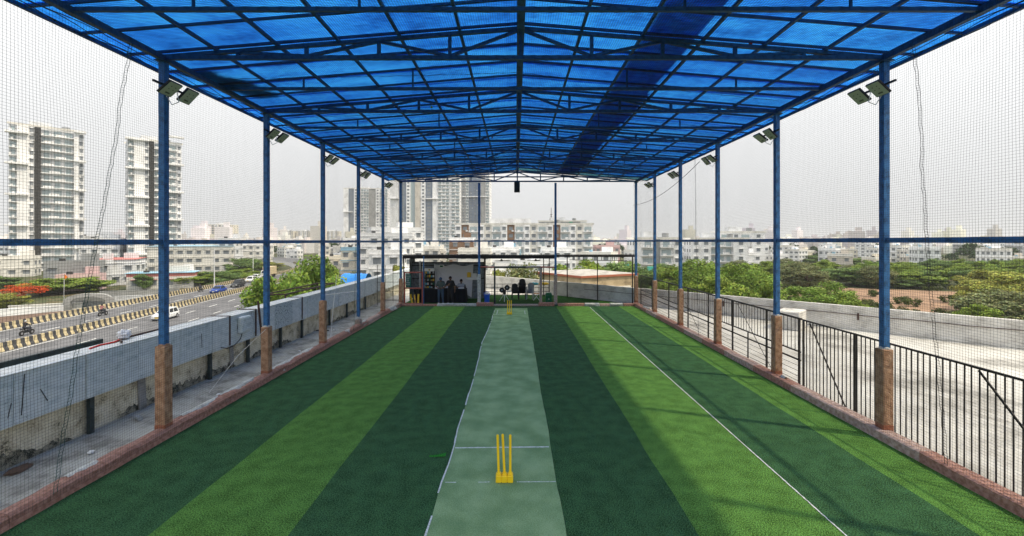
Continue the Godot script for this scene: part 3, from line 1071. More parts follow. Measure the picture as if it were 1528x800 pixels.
# ------------------------------------------------------------------ wall and clad parapet on the road side
func parapet_side() -> void:
	var mb: MB
	var w := thing("plaster_wall", "mouldy beige plastered wall along the gutter ledge", "wall")
	mb = MB.new()
	mb.box(P(-8.86, 0.4, 18.6), Vector3(0.26, 0.92, 47.2))
	part(w, "wall", mb.mesh(), M.plaster)
	# black mould growing up from the ledge, with a ragged upper edge
	var f := FastNoiseLite.new()
	f.seed = 31
	f.frequency = 0.7
	for seg in [[4.5, 8.6, 0.26], [9.6, 13.6, 0.3], [14.2, 17.0, 0.2], [20.0, 25.0, 0.18]]:
		mb = MB.new()
		var n := int((seg[1] - seg[0]) / 0.04)
		for k in n:
			var da: float = seg[0] + 0.04 * k
			var fade := sin(PI * (k + 0.5) / n)
			var ha := maxf(0.0, seg[2] * pow(fade, 0.4) * (0.75 + 0.9 * f.get_noise_1d(da * 1.4) + 0.6 * f.get_noise_1d(da * 9.0)))
			var hb := maxf(0.0, seg[2] * pow(sin(PI * (k + 1.5) / n) if k < n - 1 else 0.0, 0.4) * (0.75 + 0.9 * f.get_noise_1d((da + 0.04) * 1.4) + 0.6 * f.get_noise_1d((da + 0.04) * 9.0)))
			mb.quad(P(-8.726, -0.05, da), P(-8.726, -0.05, da + 0.04), P(-8.726, -0.05 + hb, da + 0.04), P(-8.726, -0.05 + ha, da))
		part(w, "mould_patch", mb.mesh(), M.mould)
	# broken render patches
	for q in [[10.15, 0.25, 0.2, 0.75], [13.35, 0.3, 0.16, 0.6]]:
		mb = MB.new()
		mb.box(P(-8.71, q[1] + 0.05, q[0]), Vector3(0.06, q[3], q[2]), Basis(Vector3.RIGHT, 0.06), 0.02)
		part(w, "render_patch", mb.mesh(), M.concrete_grey)
	# clad box on top of the wall: inner panels, top sheets, an outer face
	var c := thing("clad_parapet", "pale blue sheet-metal cladding boxing in the parapet by the road", "cladding")
	mb = MB.new()
	mb.box(P(-8.77, 1.16, 18.6), Vector3(0.44, 0.84, 47.0))
	part(c, "core", mb.mesh(), M.concrete_grey)
	var keys := ["cladding", "cladding_pale", "cladding", "cladding_pale"]
	var joints := [-4.9]
	var d := -4.9
	var k := 0
	while d < 41.5:
		d += [1.2, 1.22, 1.18, 0.72, 1.2, 1.25][k % 6]
		joints.append(d)
		k += 1
	for i in joints.size() - 1:
		var da: float = joints[i] + 0.008
		var db: float = joints[i + 1] - 0.008
		var key: String = keys[i % 4]
		if da > 14.2 and da < 15.6:
			key = "cladding_flaked"
		var tilt := 0.006 * sin(i * 2.2)
		mb = MB.new()
		mb.box(P(-8.53 + tilt, 1.165, (da + db) / 2), Vector3(0.03, 0.9, db - da), Basis.IDENTITY, 0.004)
		part(c, "panel", mb.mesh(), M[key])
		mb = MB.new()
		mb.box(P(-8.77, 1.603 + tilt * 0.5, (da + db) / 2), Vector3(0.54, 0.02, db - da), Basis.IDENTITY, 0.004)
		part(c, "top_sheet", mb.mesh(), M.cladding_top)
		mb = MB.new()
		mb.box(P(-9.02, 1.165, (da + db) / 2), Vector3(0.02, 0.9, db - da))
		part(c, "outer_panel", mb.mesh(), M.cladding_pale)
	# long scores in the paint of the nearest panels
	for q in [[7.55, 1.55, 7.5, 0.85], [7.15, 1.25, 7.12, 0.8], [7.8, 1.2, 7.92, 0.95], [6.7, 1.05, 6.72, 0.75], [7.35, 1.12, 7.3, 0.88], [11.8, 1.35, 11.82, 0.95], [13.3, 1.3, 13.36, 1.1]]:
		mb = MB.new()
		mb.bar(P(-8.512, q[1], q[0]), P(-8.512, q[3], q[2]), 0.004, 0.014, Vector3.BACK)
		part(c, "score", mb.mesh(), M.barrier_black)
	# stub legs under the box
	for q in [5.6, 8.85, 12.3, 14.05, 16.0, 17.6, 20.2, 22.3, 25.0]:
		mb = MB.new()
		mb.box(P(-8.64, 0.33, q), Vector3(0.07, 0.77, 0.1))
		var leg := part(c, "leg", mb.mesh(), M.dark_green_steel)
		mb = MB.new()
		mb.cyl(P(-8.6, 0.45, q - 0.02), P(-8.57, 0.45, q - 0.02), 0.016, 0.016, 6)
		part(leg, "bolt", mb.mesh(), M.dark_green_steel)
	# straps over the top
	for q in [12.95, 14.25, 17.35]:
		mb = MB.new()
		mb.bar(P(-9.06, 1.625, q), P(-8.49, 1.625, q), 0.05, 0.02)
		mb.bar(P(-8.5, 1.63, q), P(-8.5, 0.75, q), 0.05, 0.02, Vector3.RIGHT)
		single("steel_strap", "brown steel strap folded over the clad parapet", "strap", mb.mesh(), M.rusty_iron, Vector3.ZERO, "straps over the clad parapet")
	# junction box with its loop of cable
	var j := thing("junction_box", "pale grey junction box fixed to the clad parapet near a strap", "box", P(-8.44, 1.27, 13.55))
	mb = MB.new()
	mb.box(Vector3.ZERO, Vector3(0.16, 0.5, 0.46), Basis.IDENTITY, 0.03)
	part(j, "case", mb.mesh(), M.cladding_pale)
	mb = MB.new()
	mb.box(Vector3(0.09, 0, 0), Vector3(0.03, 0.4, 0.36), Basis.IDENTITY, 0.01)
	part(j, "lid", mb.mesh(), M.cladding)
	mb = MB.new()
	mb.tube([Vector3(0.0, -0.24, 0.1), Vector3(0.0, -0.42, 0.2), Vector3(0.0, -0.55, 0.5), Vector3(0, -0.56, 0.8), Vector3(-0.05, -0.48, 1.0)], 0.012, 5)
	part(j, "cable", mb.mesh(), M.black_plastic)
	# white and red pole leaning behind a pillar
	mb = MB.new()
	mb.cyl(P(-8.35, 0.55, 14.35), P(-8.4, 1.9, 14.2), 0.035, 0.035, 8)
	single("striped_pole", "dark pole with a reddish edge leaning on the clad parapet", "pole", mb.mesh(), M.rusty_iron)
	# thin steel post standing on the ledge with a foot bar
	var sp := thing("slim_post", "slim dark steel post standing on the ledge with a foot bar", "post", P(-8.2, -0.05, 18.6))
	mb = MB.new()
	mb.bar(Vector3.ZERO, Vector3(0, 2.3, 0), 0.05, 0.05)
	part(sp, "pole", mb.mesh(), M.black_iron)
	mb = MB.new()
	mb.bar(Vector3(-0.3, 0.1, 0.06), Vector3(0.25, 0.1, 0.06), 0.04, 0.04)
	part(sp, "foot_bar", mb.mesh(), M.black_iron)
	mb = MB.new()
	mb.cyl(P(-8.2, 1.55, 18.55), P(-6.97, 1.65, 19.15), 0.016, 0.016, 6)
	single("pale_pipe", "thin pale pipe tied between slim post and blue shed post", "pipe", mb.mesh(), M.white_plastic)
	# beam and rusty frame fixed outside the parapet
	var be := thing("sign_beam", "dark green steel beam fixed outside the clad parapet", "beam")
	mb = MB.new()
	mb.bar(P(-9.28, 1.6, -2), P(-9.28, 1.6, 9.75), 0.09, 0.14)
	part(be, "beam", mb.mesh(), M.dark_green_steel)
	for q in [1.5, 5.0, 8.5]:
		mb = MB.new()
		mb.bar(P(-9.24, 1.5, q), P(-9.02, 1.5, q), 0.06, 0.06)
		part(be, "bracket", mb.mesh(), M.dark_green_steel)
	var fr := thing("rusty_frame", "rusty angle-iron frame fixed outside the clad parapet past the tree", "frame")
	for q in [[-9.1, 1.75, 17.2, -9.1, 1.75, 21.8], [-9.9, 1.75, 17.2, -9.9, 1.75, 21.8], [-9.1, 1.75, 17.2, -9.9, 1.75, 17.2], [-9.1, 1.75, 19.5, -9.9, 1.75, 19.5], [-9.1, 1.75, 21.8, -9.9, 1.75, 21.8], [-9.9, 1.1, 17.2, -9.9, 1.75, 17.2], [-9.9, 1.1, 17.2, -9.03, 1.1, 17.2], [-9.9, 1.1, 21.8, -9.03, 1.1, 21.8], [-9.9, 1.1, 21.8, -9.9, 1.75, 21.8], [-9.1, 1.55, 17.2, -9.1, 1.75, 17.2]]:
		mb = MB.new()
		mb.bar(P(q[0], q[1], q[2]), P(q[3], q[4], q[5]), 0.05, 0.05)
		part(fr, "bar", mb.mesh(), M.rusty_iron)
	# cloth on a pole over the parapet
	mb = MB.new()
	mb.tube([P(-8.55, 1.66, 9.45), P(-8.95, 1.64, 9.85), P(-9.0, 1.63, 11.0)], 0.022, 6)
	single("iron_rod", "brown iron rod lying on the clad parapet beside a cloth", "rod", mb.mesh(), M.rusty_iron)
	var cl := MB.new()
	crumple(cl, P(-8.95, 1.72, 9.95), Vector3(0.13, 0.11, 0.13), 5, 14, 9)
	single("cloth_bundle", "small white and blue cloth bundle on the clad parapet", "cloth", cl.mesh(), M.white_cloth)
	mb = MB.new()
	mb.tube([P(-8.9, 1.635, 9.8), P(-8.8, 1.64, 9.55), P(-8.88, 1.63, 9.3), P(-8.8, 1.63, 9.0)], 0.02, 6)
	single("red_rope", "short red rope trailing from the cloth bundle", "rope", mb.mesh(), M.red_cloth)
	# litter on the ledge
	mb = MB.new()
	mb.cyl(P(-8.35, 0.0, 9.55), P(-8.15, 0.0, 9.45), 0.045, 0.05, 10)
	single("pipe_stub", "short dark pipe stub lying on the gutter ledge", "pipe", mb.mesh(), M.grey_plastic)
	cl = MB.new()
	crumple(cl, P(-8.45, -0.03, 7.4), Vector3(0.12, 0.04, 0.2), 9, 14, 8)
	single("leaf_heap", "small brown heap of dead leaves on the gutter ledge", "leaves", cl.mesh(), M.earth)
	for q in [[-8.2, 6.6], [-7.6, 15.3], [-7.9, 18.9], [-7.5, 11.0], [-7.8, 8.0]]:
		cl = MB.new()
		crumple(cl, P(q[0], -0.02, q[1]), Vector3(0.05, 0.03, 0.06), int(q[1] * 7), 8, 5)
		single("paper_scrap", "small white paper scrap lying on the gutter ledge", "scrap", cl.mesh(), M.white_plastic, Vector3.ZERO, "scraps on the gutter ledge")
	# torn plastic sheeting on the kerb
	for q in [[-6.95, 6.95, 0.17, 0.5], [-6.96, 9.6, 0.16, 1.1], [-6.98, 10.9, 0.17, 1.3], [-6.95, 12.9, 0.2, 1.2], [-6.97, 14.2, 0.2, 1.4], [-6.9, 17.8, 0.16, 0.5], [-6.94, 19.6, 0.2, 0.9], [-6.9, 24.3, 0.24, 1.6]]:
		var s := MB.new()
		rag(s, P(q[0], 0.2, q[1]), q[2], q[3], int(q[1] * 11))
		single("plastic_rag", "torn whitish plastic sheeting stuck to the lumpy red kerb", "plastic sheet", s.mesh(), M.plastic_sheet, Vector3.ZERO, "torn plastic on the kerb")
	for q in [[7.2, 5.9, 0.09, 0.35], [7.2, 11.7, 0.08, 0.2], [7.2, 24.0, 0.13, 1.1]]:
		var s := MB.new()
		rag(s, P(q[0], 0.19, q[1]), q[2], q[3], int(q[1] * 13))
		single("plastic_rag", "torn whitish plastic stuck to the kerb below the railing", "plastic sheet", s.mesh(), M.plastic_sheet, Vector3.ZERO, "torn plastic below the railing")
	# thin white cords tied off at the pillars
	mb = MB.new()
	mb.tube([P(-6.86, 1.48, 12.1), P(-7.4, 0.8, 11.6), P(-7.75, 0.02, 11.0)], 0.006, 4)
	single("tie_string", "thin white cord tied from a pillar head down to the ledge", "cord", mb.mesh(), M.white_cord)
	mb = MB.new()
	mb.tube([P(-7.6, 2.4, 18.5), P(-7.3, 1.1, 17.4), P(-7.05, 0.2, 16.6)], 0.008, 4)
	single("tie_string", "thin white cord slanting from the slim post to the kerb", "cord", mb.mesh(), M.white_cord)

# a lumpy closed blob
func crumple(mb: MB, ctr: Vector3, r: Vector3, s: int, k: int, m: int) -> void:
	var f := FastNoiseLite.new()
	f.seed = s
	f.frequency = 1.1
	var g := func(i: int, j: int) -> Vector3:
		var a := TAU * (i % k) / k
		var t := PI * j / m
		var q := Vector3(sin(t) * cos(a), cos(t), sin(t) * sin(a))
		return ctr + q * r * (1.0 + 0.5 * f.get_noise_3dv(q * 1.6))
	for j in m:
		for i in k:
			mb.quad(g.call(i, j), g.call(i + 1, j), g.call(i + 1, j + 1), g.call(i, j + 1))

# a crumpled sheet lying over a kerb, long in d
func rag(mb: MB, ctr: Vector3, w: float, l: float, s: int) -> void:
	var f := FastNoiseLite.new()
	f.seed = s
	f.frequency = 1.4
	var n := maxi(8, int(l / 0.06))
	var prev := []
	for i in n + 1:
		var row := []
		var z := (float(i) / n - 0.5) * l
		var ww := w * (0.75 + 0.5 * f.get_noise_1d(z * 4.0) ) * pow(sin(PI * (i + 0.6) / (n + 1.2)), 0.3)
		for j in 9:
			var t := j / 4.0 - 1.0
			var y := 0.03 - 0.16 * pow(absf(t), 2.5) * ww / 0.17 + 0.035 * absf(f.get_noise_2d(z * 6.0, t * 3.0))
			row.append(ctr + Vector3(t * ww + 0.03 * f.get_noise_1d(z * 3.0 + 50), y, -z))
		if i > 0:
			for j in 8:
				mb.quad(prev[j], prev[j + 1], row[j + 1], row[j])
		prev = row

# ------------------------------------------------------------------ rest area at the far end
func corrugated(w: float, h: float, pitch := 0.12, depth := 0.02) -> ArrayMesh:
	# stands in x-y, ribs upright, faces +z
	var mb := MB.new()
	var n := int(w / pitch * 4)
	for i in n:
		var xa := w * i / n
		var xb := w * (i + 1) / n
		var za: float = [0.0, 0.0, depth, depth][i % 4]
		var zb: float = [0.0, 0.0, depth, depth][(i + 1) % 4]
		mb.quad(Vector3(xa, 0, za), Vector3(xb, 0, zb), Vector3(xb, h, zb), Vector3(xa, h, za))
	return mb.mesh()

func far_end() -> void:
	var mb: MB
	# the wrapped kerb across the end
	var k := thing("end_kerb", "low red kerb in front of the shelter, partly wrapped in white plastic", "kerb")
	for q in [[-6.8, -5.55, "kerb_red", 0.11], [-5.54, -4.7, "kerb_red", 0.1], [-4.69, -2.35, "plastic_sheet", 0.13], [-2.34, -1.32, "kerb_red", 0.2], [-1.31, 1.35, "pillar_grey", 0.1], [1.36, 2.3, "kerb_red", 0.2], [2.52, 4.1, "kerb_red", 0.15], [4.11, 5.0, "plastic_sheet", 0.16], [5.01, 5.6, "kerb_pink", 0.13], [5.61, 6.4, "plastic_sheet", 0.16], [6.41, 7.16, "kerb_red", 0.14]]:
		mb = MB.new()
		mb.box(P((q[0] + q[1]) / 2, q[3] / 2 - 0.03, 26.0), Vector3(q[1] - q[0], q[3] + 0.06, 0.2), Basis(Vector3.UP, 0.012 * sin(q[0] * 3.0)), 0.03)
		part(k, "kerb_section", mb.mesh(), M[q[2]])
	for q in [-3.9, -3.1, 4.5, 6.0]:
		var s := MB.new()
		crumple(s, P(q, 0.1, 25.9), Vector3(0.35, 0.05, 0.09), int(q * 9 + 90), 16, 7)
		single("plastic_wrap", "crumpled white plastic wrap lying on the end kerb", "plastic sheet", s.mesh(), M.plastic_sheet, Vector3.ZERO, "plastic wrap on the end kerb")
	# open shelter
	var sh := thing("shelter", "low shelter with a dark corrugated roof across the end of the pitch", "shelter")
	var roof := MB.new()
	var n := 300
	var x0 := -6.95
	var x1 := 7.35
	for i in n:
		var xa := x0 + (x1 - x0) * i / n
		var xb := x0 + (x1 - x0) * (i + 1) / n
		var ya := 0.018 * sin(xa * TAU / 0.19)
		var yb := 0.018 * sin(xb * TAU / 0.19)
		roof.quad(P(xa, 3.03 + ya, 26.75), P(xb, 3.03 + yb, 26.75), P(xb, 2.90 + yb, 30.6), P(xa, 2.90 + ya, 30.6))
	part(sh, "roof_sheet", roof.mesh(), M.shelter_roof)
	for q in [[-6.95, 2.4, 0.22], [2.41, 7.35, 0.12]]:
		mb = MB.new()
		mb.box(P((q[0] + q[1]) / 2, 3.0 - q[2] / 2, 26.74), Vector3(q[1] - q[0], q[2], 0.03))
		part(sh, "fascia", mb.mesh(), M.black_iron)
	for q in [[26.8, 2.96], [28.7, 2.9], [30.5, 2.84]]:
		mb = MB.new()
		mb.bar(P(-6.9, q[1], q[0]), P(7.3, q[1], q[0]), 0.06, 0.08)
		part(sh, "purlin", mb.mesh(), M.black_iron)
	for q in [[-6.9, 29.4], [-2.1, 29.2], [-2.12, 30.4], [1.95, 30.4], [3.55, 30.0], [-6.9, 26.85], [7.2, 26.85]]:
		mb = MB.new()
		mb.bar(P(q[0], -0.05, q[1]), P(q[0], 2.9, q[1]), 0.06, 0.06)
		part(sh, "pole", mb.mesh(), M.black_iron)
	for q in [[5.35, 28.5, 0.025], [2.28, 29.5, 0.025]]:
		mb = MB.new()
		mb.bar(P(q[0], -0.05, q[1]), P(q[0], 2.9, q[1]), q[2] * 2, q[2] * 2)
		part(sh, "pole", mb.mesh(), M.black_iron)
	mb = MB.new()
	mb.bar(P(-5.6, 0.0, 26.5), P(-5.6, 2.95, 26.5), 0.05, 0.05)
	part(sh, "pole", mb.mesh(), M.blue_post)
	# lattice girder at the open end
	var lat := Node3D.new()
	lat.name = "lattice_girder"
	sh.add_child(lat, true)
	for y in [2.86, 2.6]:
		mb = MB.new()
		mb.bar(P(3.6, y, 29.2), P(7.3, y - 0.06, 29.2), 0.04, 0.04)
		part(lat, "chord", mb.mesh(), M.black_iron)
	for q in 6:
		var x := 3.9 + 0.62 * q
		mb = MB.new()
		mb.bar(P(x, 2.84, 29.2), P(x, 2.58, 29.2), 0.03, 0.03)
		part(lat, "web", mb.mesh(), M.black_iron)
	# back and side walls of corrugated sheet
	var cw := thing("sheet_wall", "grey corrugated sheet wall behind the counter table", "wall")
	var m := corrugated(0.83, 2.46)
	for q in 6:
		part(cw, "wall_sheet", m, M.galvanised, P(-7.1 + 0.83 * q, 0.0, 29.3 + (0.004 if q % 2 else 0.0)))
	for y in [2.4, 2.22, 1.35]:
		mb = MB.new()
		mb.bar(P(-7.1, y, 29.25), P(-2.1, y, 29.25), 0.05, 0.05)
		part(cw, "girt", mb.mesh(), M.black_iron)
	var sw := thing("sheet_wall", "grey corrugated side wall at the gutter end of the shelter", "wall")
	var m2 := corrugated(0.78, 2.7)
	for q in 2:
		part(sw, "wall_sheet", m2, M.galvanised, P(-6.95, 0.0, 29.25 - 0.78 * q), Basis(Vector3.UP, PI / 2))
	mb = MB.new()
	mb.cyl(P(-6.4, 0, 29.15), P(-6.4, 2.55, 29.15), 0.04, 0.04, 8)
	single("drain_pipe", "white drain pipe standing against the sheet wall", "pipe", mb.mesh(), M.white_plastic)
	# red framed gate with a green banner
	var g := thing("red_gate", "red painted open gate frame at the shelter's gutter corner", "gate")
	for q in [[-6.74, 0.02, -6.74, 2.0], [-5.66, 0.02, -5.66, 2.0], [-6.74, 1.96, -5.66, 1.96], [-6.74, 1.0, -5.66, 1.0], [-6.74, 0.06, -5.66, 0.06]]:
		mb = MB.new()
		mb.bar(P(q[0], q[1], 26.42), P(q[2], q[3], 26.42), 0.075, 0.075, Vector3.BACK)
		part(g, "bar", mb.mesh(), M.red_paint)
	var bn := thing("green_banner", "small dark green banner with pale lines hung in the red gate", "banner")
	mb = MB.new()
	mb.box(P(-6.53, 1.47, 26.48), Vector3(0.32, 0.86, 0.01))
	part(bn, "cloth", mb.mesh(), M.banner_green)
	for q in 6:
		mb = MB.new()
		mb.box(P(-6.55 + 0.02 * sin(q * 2.0), 1.8 - 0.12 * q, 26.473), Vector3(0.2 + 0.05 * sin(q * 1.7), 0.02, 0.004))
		part(bn, "pale_line", mb.mesh(), M.white_cloth)
	# small side grille at the ledge
	var gr := thing("ledge_grille", "black grille of thin bars closing off the ledge beside the shelter", "grille")
	for q in 4:
		mb = MB.new()
		mb.bar(P(-8.5, 0.25 + 0.55 * q, 26.6), P(-7.0, 0.25 + 0.55 * q, 26.6), 0.025, 0.025)
		part(gr, "rail", mb.mesh(), M.black_iron)
	for q in 4:
		mb = MB.new()
		mb.bar(P(-8.45 + 0.48 * q, -0.05, 26.6), P(-8.45 + 0.48 * q, 2.4, 26.6), 0.025, 0.025)
		part(gr, "bar", mb.mesh(), M.black_iron)
	# counter table under black cloth
	var t := thing("counter_table", "long counter table under a black floor-length cloth", "table")
	mb = MB.new()
	mb.box(P(-4.75, 0.83, 27.65), Vector3(3.2, 0.03, 0.75))
	part(t, "top", mb.mesh(), M.wood)
	var cl := MB.new()
	var prev := []
	for i in 161:
		var u := i / 160.0 * 4.7
		var p := Vector3.ZERO
		var o := Vector3.ZERO
		if u < 0.75:
			p = P(-6.37, 0, 28.03 - u); o = Vector3(-1, 0, 0)
		elif u < 3.95:
			p = P(-6.37 + (u - 0.75), 0, 27.26); o = Vector3(0, 0, 1)
		else:
			p = P(-3.13, 0, 27.26 + (u - 3.95)); o = Vector3(1, 0, 0)
		var row := [p + Vector3(0, 0.852, 0), p + o * (0.012 + 0.012 * sin(u * 19.0)) + Vector3(0, 0.5, 0), p + o * (0.03 + 0.028 * sin(u * 19.0 + 0.4)) + Vector3(0, 0.02, 0)]
		if i > 0:
			for j in 2:
				cl.quad(prev[j + 1], row[j + 1], row[j], prev[j])
		prev = row
	cl.quad(P(-6.37, 0.852, 27.26), P(-3.13, 0.852, 27.26), P(-3.13, 0.852, 28.03), P(-6.37, 0.852, 28.03))
	part(t, "cloth", cl.mesh(), M.black_cloth)
	# goods on the counter
	for q in [["white open carton on the counter table", -5.0, 0.2, 0.09, 0.16, "white_plastic"], ["black laptop bag on the counter table", -3.9, 0.34, 0.2, 0.14, "black_plastic"], ["flat pale box on the counter table end", -3.45, 0.36, 0.07, 0.2, "white_plastic"]]:
		mb = MB.new()
		mb.box(Vector3.ZERO, Vector3(q[2], q[3], q[4]), Basis(Vector3.UP, 0.3), 0.01)
		single("counter_box", q[0], "box", mb.mesh(), M[q[5]], P(q[1], 0.855 + q[3] / 2, 27.55))
	mb = MB.new()
	mb.cyl(P(-3.2, 0.855, 27.5), P(-3.2, 1.12, 27.5), 0.05, 0.03, 8)
	single("counter_bottle", "dark bottle at the end of the counter table", "bottle", mb.mesh(), M.black_plastic)
	# draped white sheet on the wall
	var sheet_ := MB.new()
	var cols := 44
	var rows := 24
	var grid := []
	for j in rows + 1:
		var row := []
		var v := j / float(rows)
		for i in cols + 1:
			var u := i / float(cols)
			var sag := 0.1 * sin(u * PI * 2.0) * sin(u * PI * 2.0) * (1.0 - v)
			var fan := atan2(v * 2.1 + 0.05, u * 2.6 + 0.02)
			var fold := 0.035 * sin(fan * 26.0) * exp(-Vector2(u * 1.1, v).length() * 1.6) + 0.02 * sin(u * 30.0 + v * 4.0) * v
			var drop := 1.95 if u < 0.82 else 1.95 + 0.25 * (u - 0.82) / 0.18
			row.append(P(-5.45 + 2.62 * u - 0.12 * v * u, 2.3 - sag - drop * v, 29.12 - fold))
		grid.append(row)
	for j in rows:
		for i in cols:
			sheet_.quad(grid[j + 1][i], grid[j + 1][i + 1], grid[j][i + 1], grid[j][i])
	single("backdrop_sheet", "white bedsheet hung in folds on the corrugated wall", "sheet", sheet_.mesh(), M.white_cloth)
	# display stand with goods
	var ds := thing("display_stand", "narrow display stand of goods with a white header", "stand", P(-5.7, 0, 28.9))
	mb = MB.new()
	mb.box(Vector3(0, 0.95, -0.16), Vector3(0.62, 1.9, 0.03))
	part(ds, "back_panel", mb.mesh(), M.black_plastic)
	for q in 7:
		mb = MB.new()
		mb.box(Vector3(0, 0.2 + 0.25 * q, 0), Vector3(0.62, 0.02, 0.3))
		part(ds, "shelf", mb.mesh(), M.black_iron)
	mb = MB.new()
	mb.box(Vector3(0, 1.96, 0.02), Vector3(0.64, 0.2, 0.26), Basis.IDENTITY, 0.01)
	var hd := part(ds, "header", mb.mesh(), M.white_plastic)
	mb = MB.new()
	mb.prism(PackedVector2Array([Vector2(-0.1, 0), Vector2(0, -0.06), Vector2(0.1, 0), Vector2(0, 0.06)]), Vector3(0, 1.96, 0.151), Vector3.RIGHT, Vector3.UP, Vector3(0, 0, 0.006))
	part(hd, "emblem", mb.mesh(), M.yellow_cloth)
	mb = MB.new()
	mb.prism(PackedVector2Array([Vector2(-0.05, 0), Vector2(0, -0.035), Vector2(0.05, 0), Vector2(0, 0.035)]), Vector3(0, 1.96, 0.158), Vector3.RIGHT, Vector3.UP, Vector3(0, 0, 0.004))
	part(hd, "emblem_core", mb.mesh(), M.green_plastic)
	var tones := ["white_plastic", "green_plastic", "cyan_cloth", "grey_plastic", "yellow_cloth", "black_plastic", "wood"]
	var said := ["white", "green", "light blue", "grey", "yellow", "black", "brown"]
	for q in range(2, 7):
		for i in 5:
			var tn := (q * 3 + i * 5) % 7
			mb = MB.new()
			mb.box(Vector3.ZERO, Vector3(0.09, 0.12 + 0.02 * (i % 3), 0.1), Basis.IDENTITY, 0.008)
			single("goods_packet", "small %s packet on the display stand's %s shelf" % [said[tn], ["", "", "lowest stocked", "second stocked", "middle stocked", "fourth stocked", "top"][q]], "packet", mb.mesh(), M[tones[tn]], P(-5.94 + 0.12 * i, 0.211 + 0.25 * q + 0.06 + 0.01 * (i % 3), 28.9), "%s packets on the display stand" % said[tn])
	# wall shelf with a yellow bag and a white carton
	var ws := thing("wall_shelf", "white wall shelf beside the hung sheet", "shelf")
	mb = MB.new()
	mb.box(P(-2.9, 1.36, 29.1), Vector3(0.8, 0.16, 0.26))
	part(ws, "board", mb.mesh(), M.white_plastic)
	mb = MB.new()
	mb.box(P(-3.12, 1.61, 29.1), Vector3(0.26, 0.34, 0.2), Basis(Vector3.UP, 0.1), 0.04)
	single("yellow_bag", "yellow bag standing on the wall shelf", "bag", mb.mesh(), M.yellow_cloth)
	mb = MB.new()
	mb.box(P(-2.75, 1.57, 29.1), Vector3(0.32, 0.26, 0.2), Basis(Vector3.UP, -0.06), 0.01)
	single("white_carton", "white carton standing on the wall shelf", "carton", mb.mesh(), M.white_plastic)
	mb = MB.new()
	mb.box(P(-4.95, 2.18, 29.08), Vector3(0.34, 0.2, 0.1), Basis.IDENTITY, 0.02)
	var eb := single("wall_box", "small white box with a dark face fixed above the hung sheet", "box", mb.mesh(), M.white_plastic)
	mb = MB.new()
	mb.box(P(-4.95, 2.18, 29.025), Vector3(0.2, 0.11, 0.012))
	part(eb, "face", mb.mesh(), M.green_plastic)
	# bats leaning in the corner
	var lean := [[-6.42, 0.12], [-6.22, 0.05], [-6.05, -0.1]]
	for i in 3:
		var bt := thing("cricket_bat", ["yellow faced bat leaning in the corner by the gate", "yellow and pale bat leaning between two others", "yellow edged bat leaning next to the counter"][i], "bat", P(lean[i][0], 0.0, 27.02), 0.0, "bats in the corner")
		bt.rotation = Vector3(-0.16, 0, lean[i][1] + 0.1)
		mb = MB.new()
		mb.box(Vector3(0, 0.29, 0), Vector3(0.11, 0.56, 0.045), Basis.IDENTITY, 0.012)
		part(bt, "blade", mb.mesh(), M.yellow_cloth if i != 1 else M.wood)
		mb = MB.new()
		mb.cyl(Vector3(0, 0.56, 0), Vector3(0, 0.86, 0), 0.018, 0.016, 8)
		part(bt, "handle", mb.mesh(), M.black_plastic)
		mb = MB.new()
		mb.box(Vector3(0.0, 0.36, 0.025), Vector3(0.05, 0.3, 0.006))
		part(bt, "sticker", mb.mesh(), M.yellow_plastic)
	# bins
	bin_("blue bin", "blue plastic bin with a flared rim and a bag stuffed in", P(-1.78, 0, 27.0), M.blue_plastic, true)
	bin_("green bin", "dark green lidded bin with a white mark", P(2.05, 0, 27.1), M.green_plastic, false)
	# bar frame between the end posts
	var gf := thing("bar_frame", "goal-like pipe frame standing between the two end posts", "frame")
	for q in [[-1.27, 0.0, -1.27, 2.24, 0.055, "dark_green_steel"], [1.52, 0.0, 1.52, 2.24, 0.085, "pillar_grey"]]:
		mb = MB.new()
		mb.cyl(P(q[0], q[1], 26.35), P(q[2], q[3], 26.35), q[4], q[4], 10)
		part(gf, "upright", mb.mesh(), M[q[5]])
	for q in [[-2.15, -1.3, "red_paint", 0.05], [-1.3, 0.6, "dark_green_steel", 0.06], [0.6, 1.5, "pillar_grey", 0.065], [1.5, 2.34, "red_paint", 0.045]]:
		mb = MB.new()
		mb.cyl(P(q[0], 2.28 + 0.012 * sin(q[0] * 5.0), 26.35), P(q[1], 2.28 + 0.012 * sin(q[1] * 5.0), 26.35), q[3], q[3], 10)
		part(gf, "crossbar", mb.mesh(), M[q[2]])
	# back railing
	var br := thing("back_railing", "low black grid railing behind the stacked chairs", "railing")
	for y in [0.8, 0.55, 0.28, 0.03]:
		mb = MB.new()
		mb.bar(P(-5.0, y, 31.0), P(2.35, y, 31.0), 0.03, 0.03)
		part(br, "rail", mb.mesh(), M.black_iron)
	for q in 21:
		mb = MB.new()
		mb.bar(P(-5.0 + 0.3675 * q, -0.05, 31.0), P(-5.0 + 0.3675 * q, 0.8, 31.0), 0.022, 0.022)
		part(br, "bar", mb.mesh(), M.black_iron)
	for q in [["yellow cloth slung over the back railing", 2.0, 0.4, "yellow_cloth"], ["light blue cloth slung over the back railing", 1.35, 0.3, "cyan_cloth"]]:
		var rg := MB.new()
		crumple(rg, P(q[1], 0.82, 31.0), Vector3(q[2], 0.09, 0.09), int(q[1] * 30), 16, 8)
		single("slung_cloth", q[0], "cloth", rg.mesh(), M[q[3]])
	# stacked plastic chairs
	var proto := chair(M.black_plastic)
	var first := true
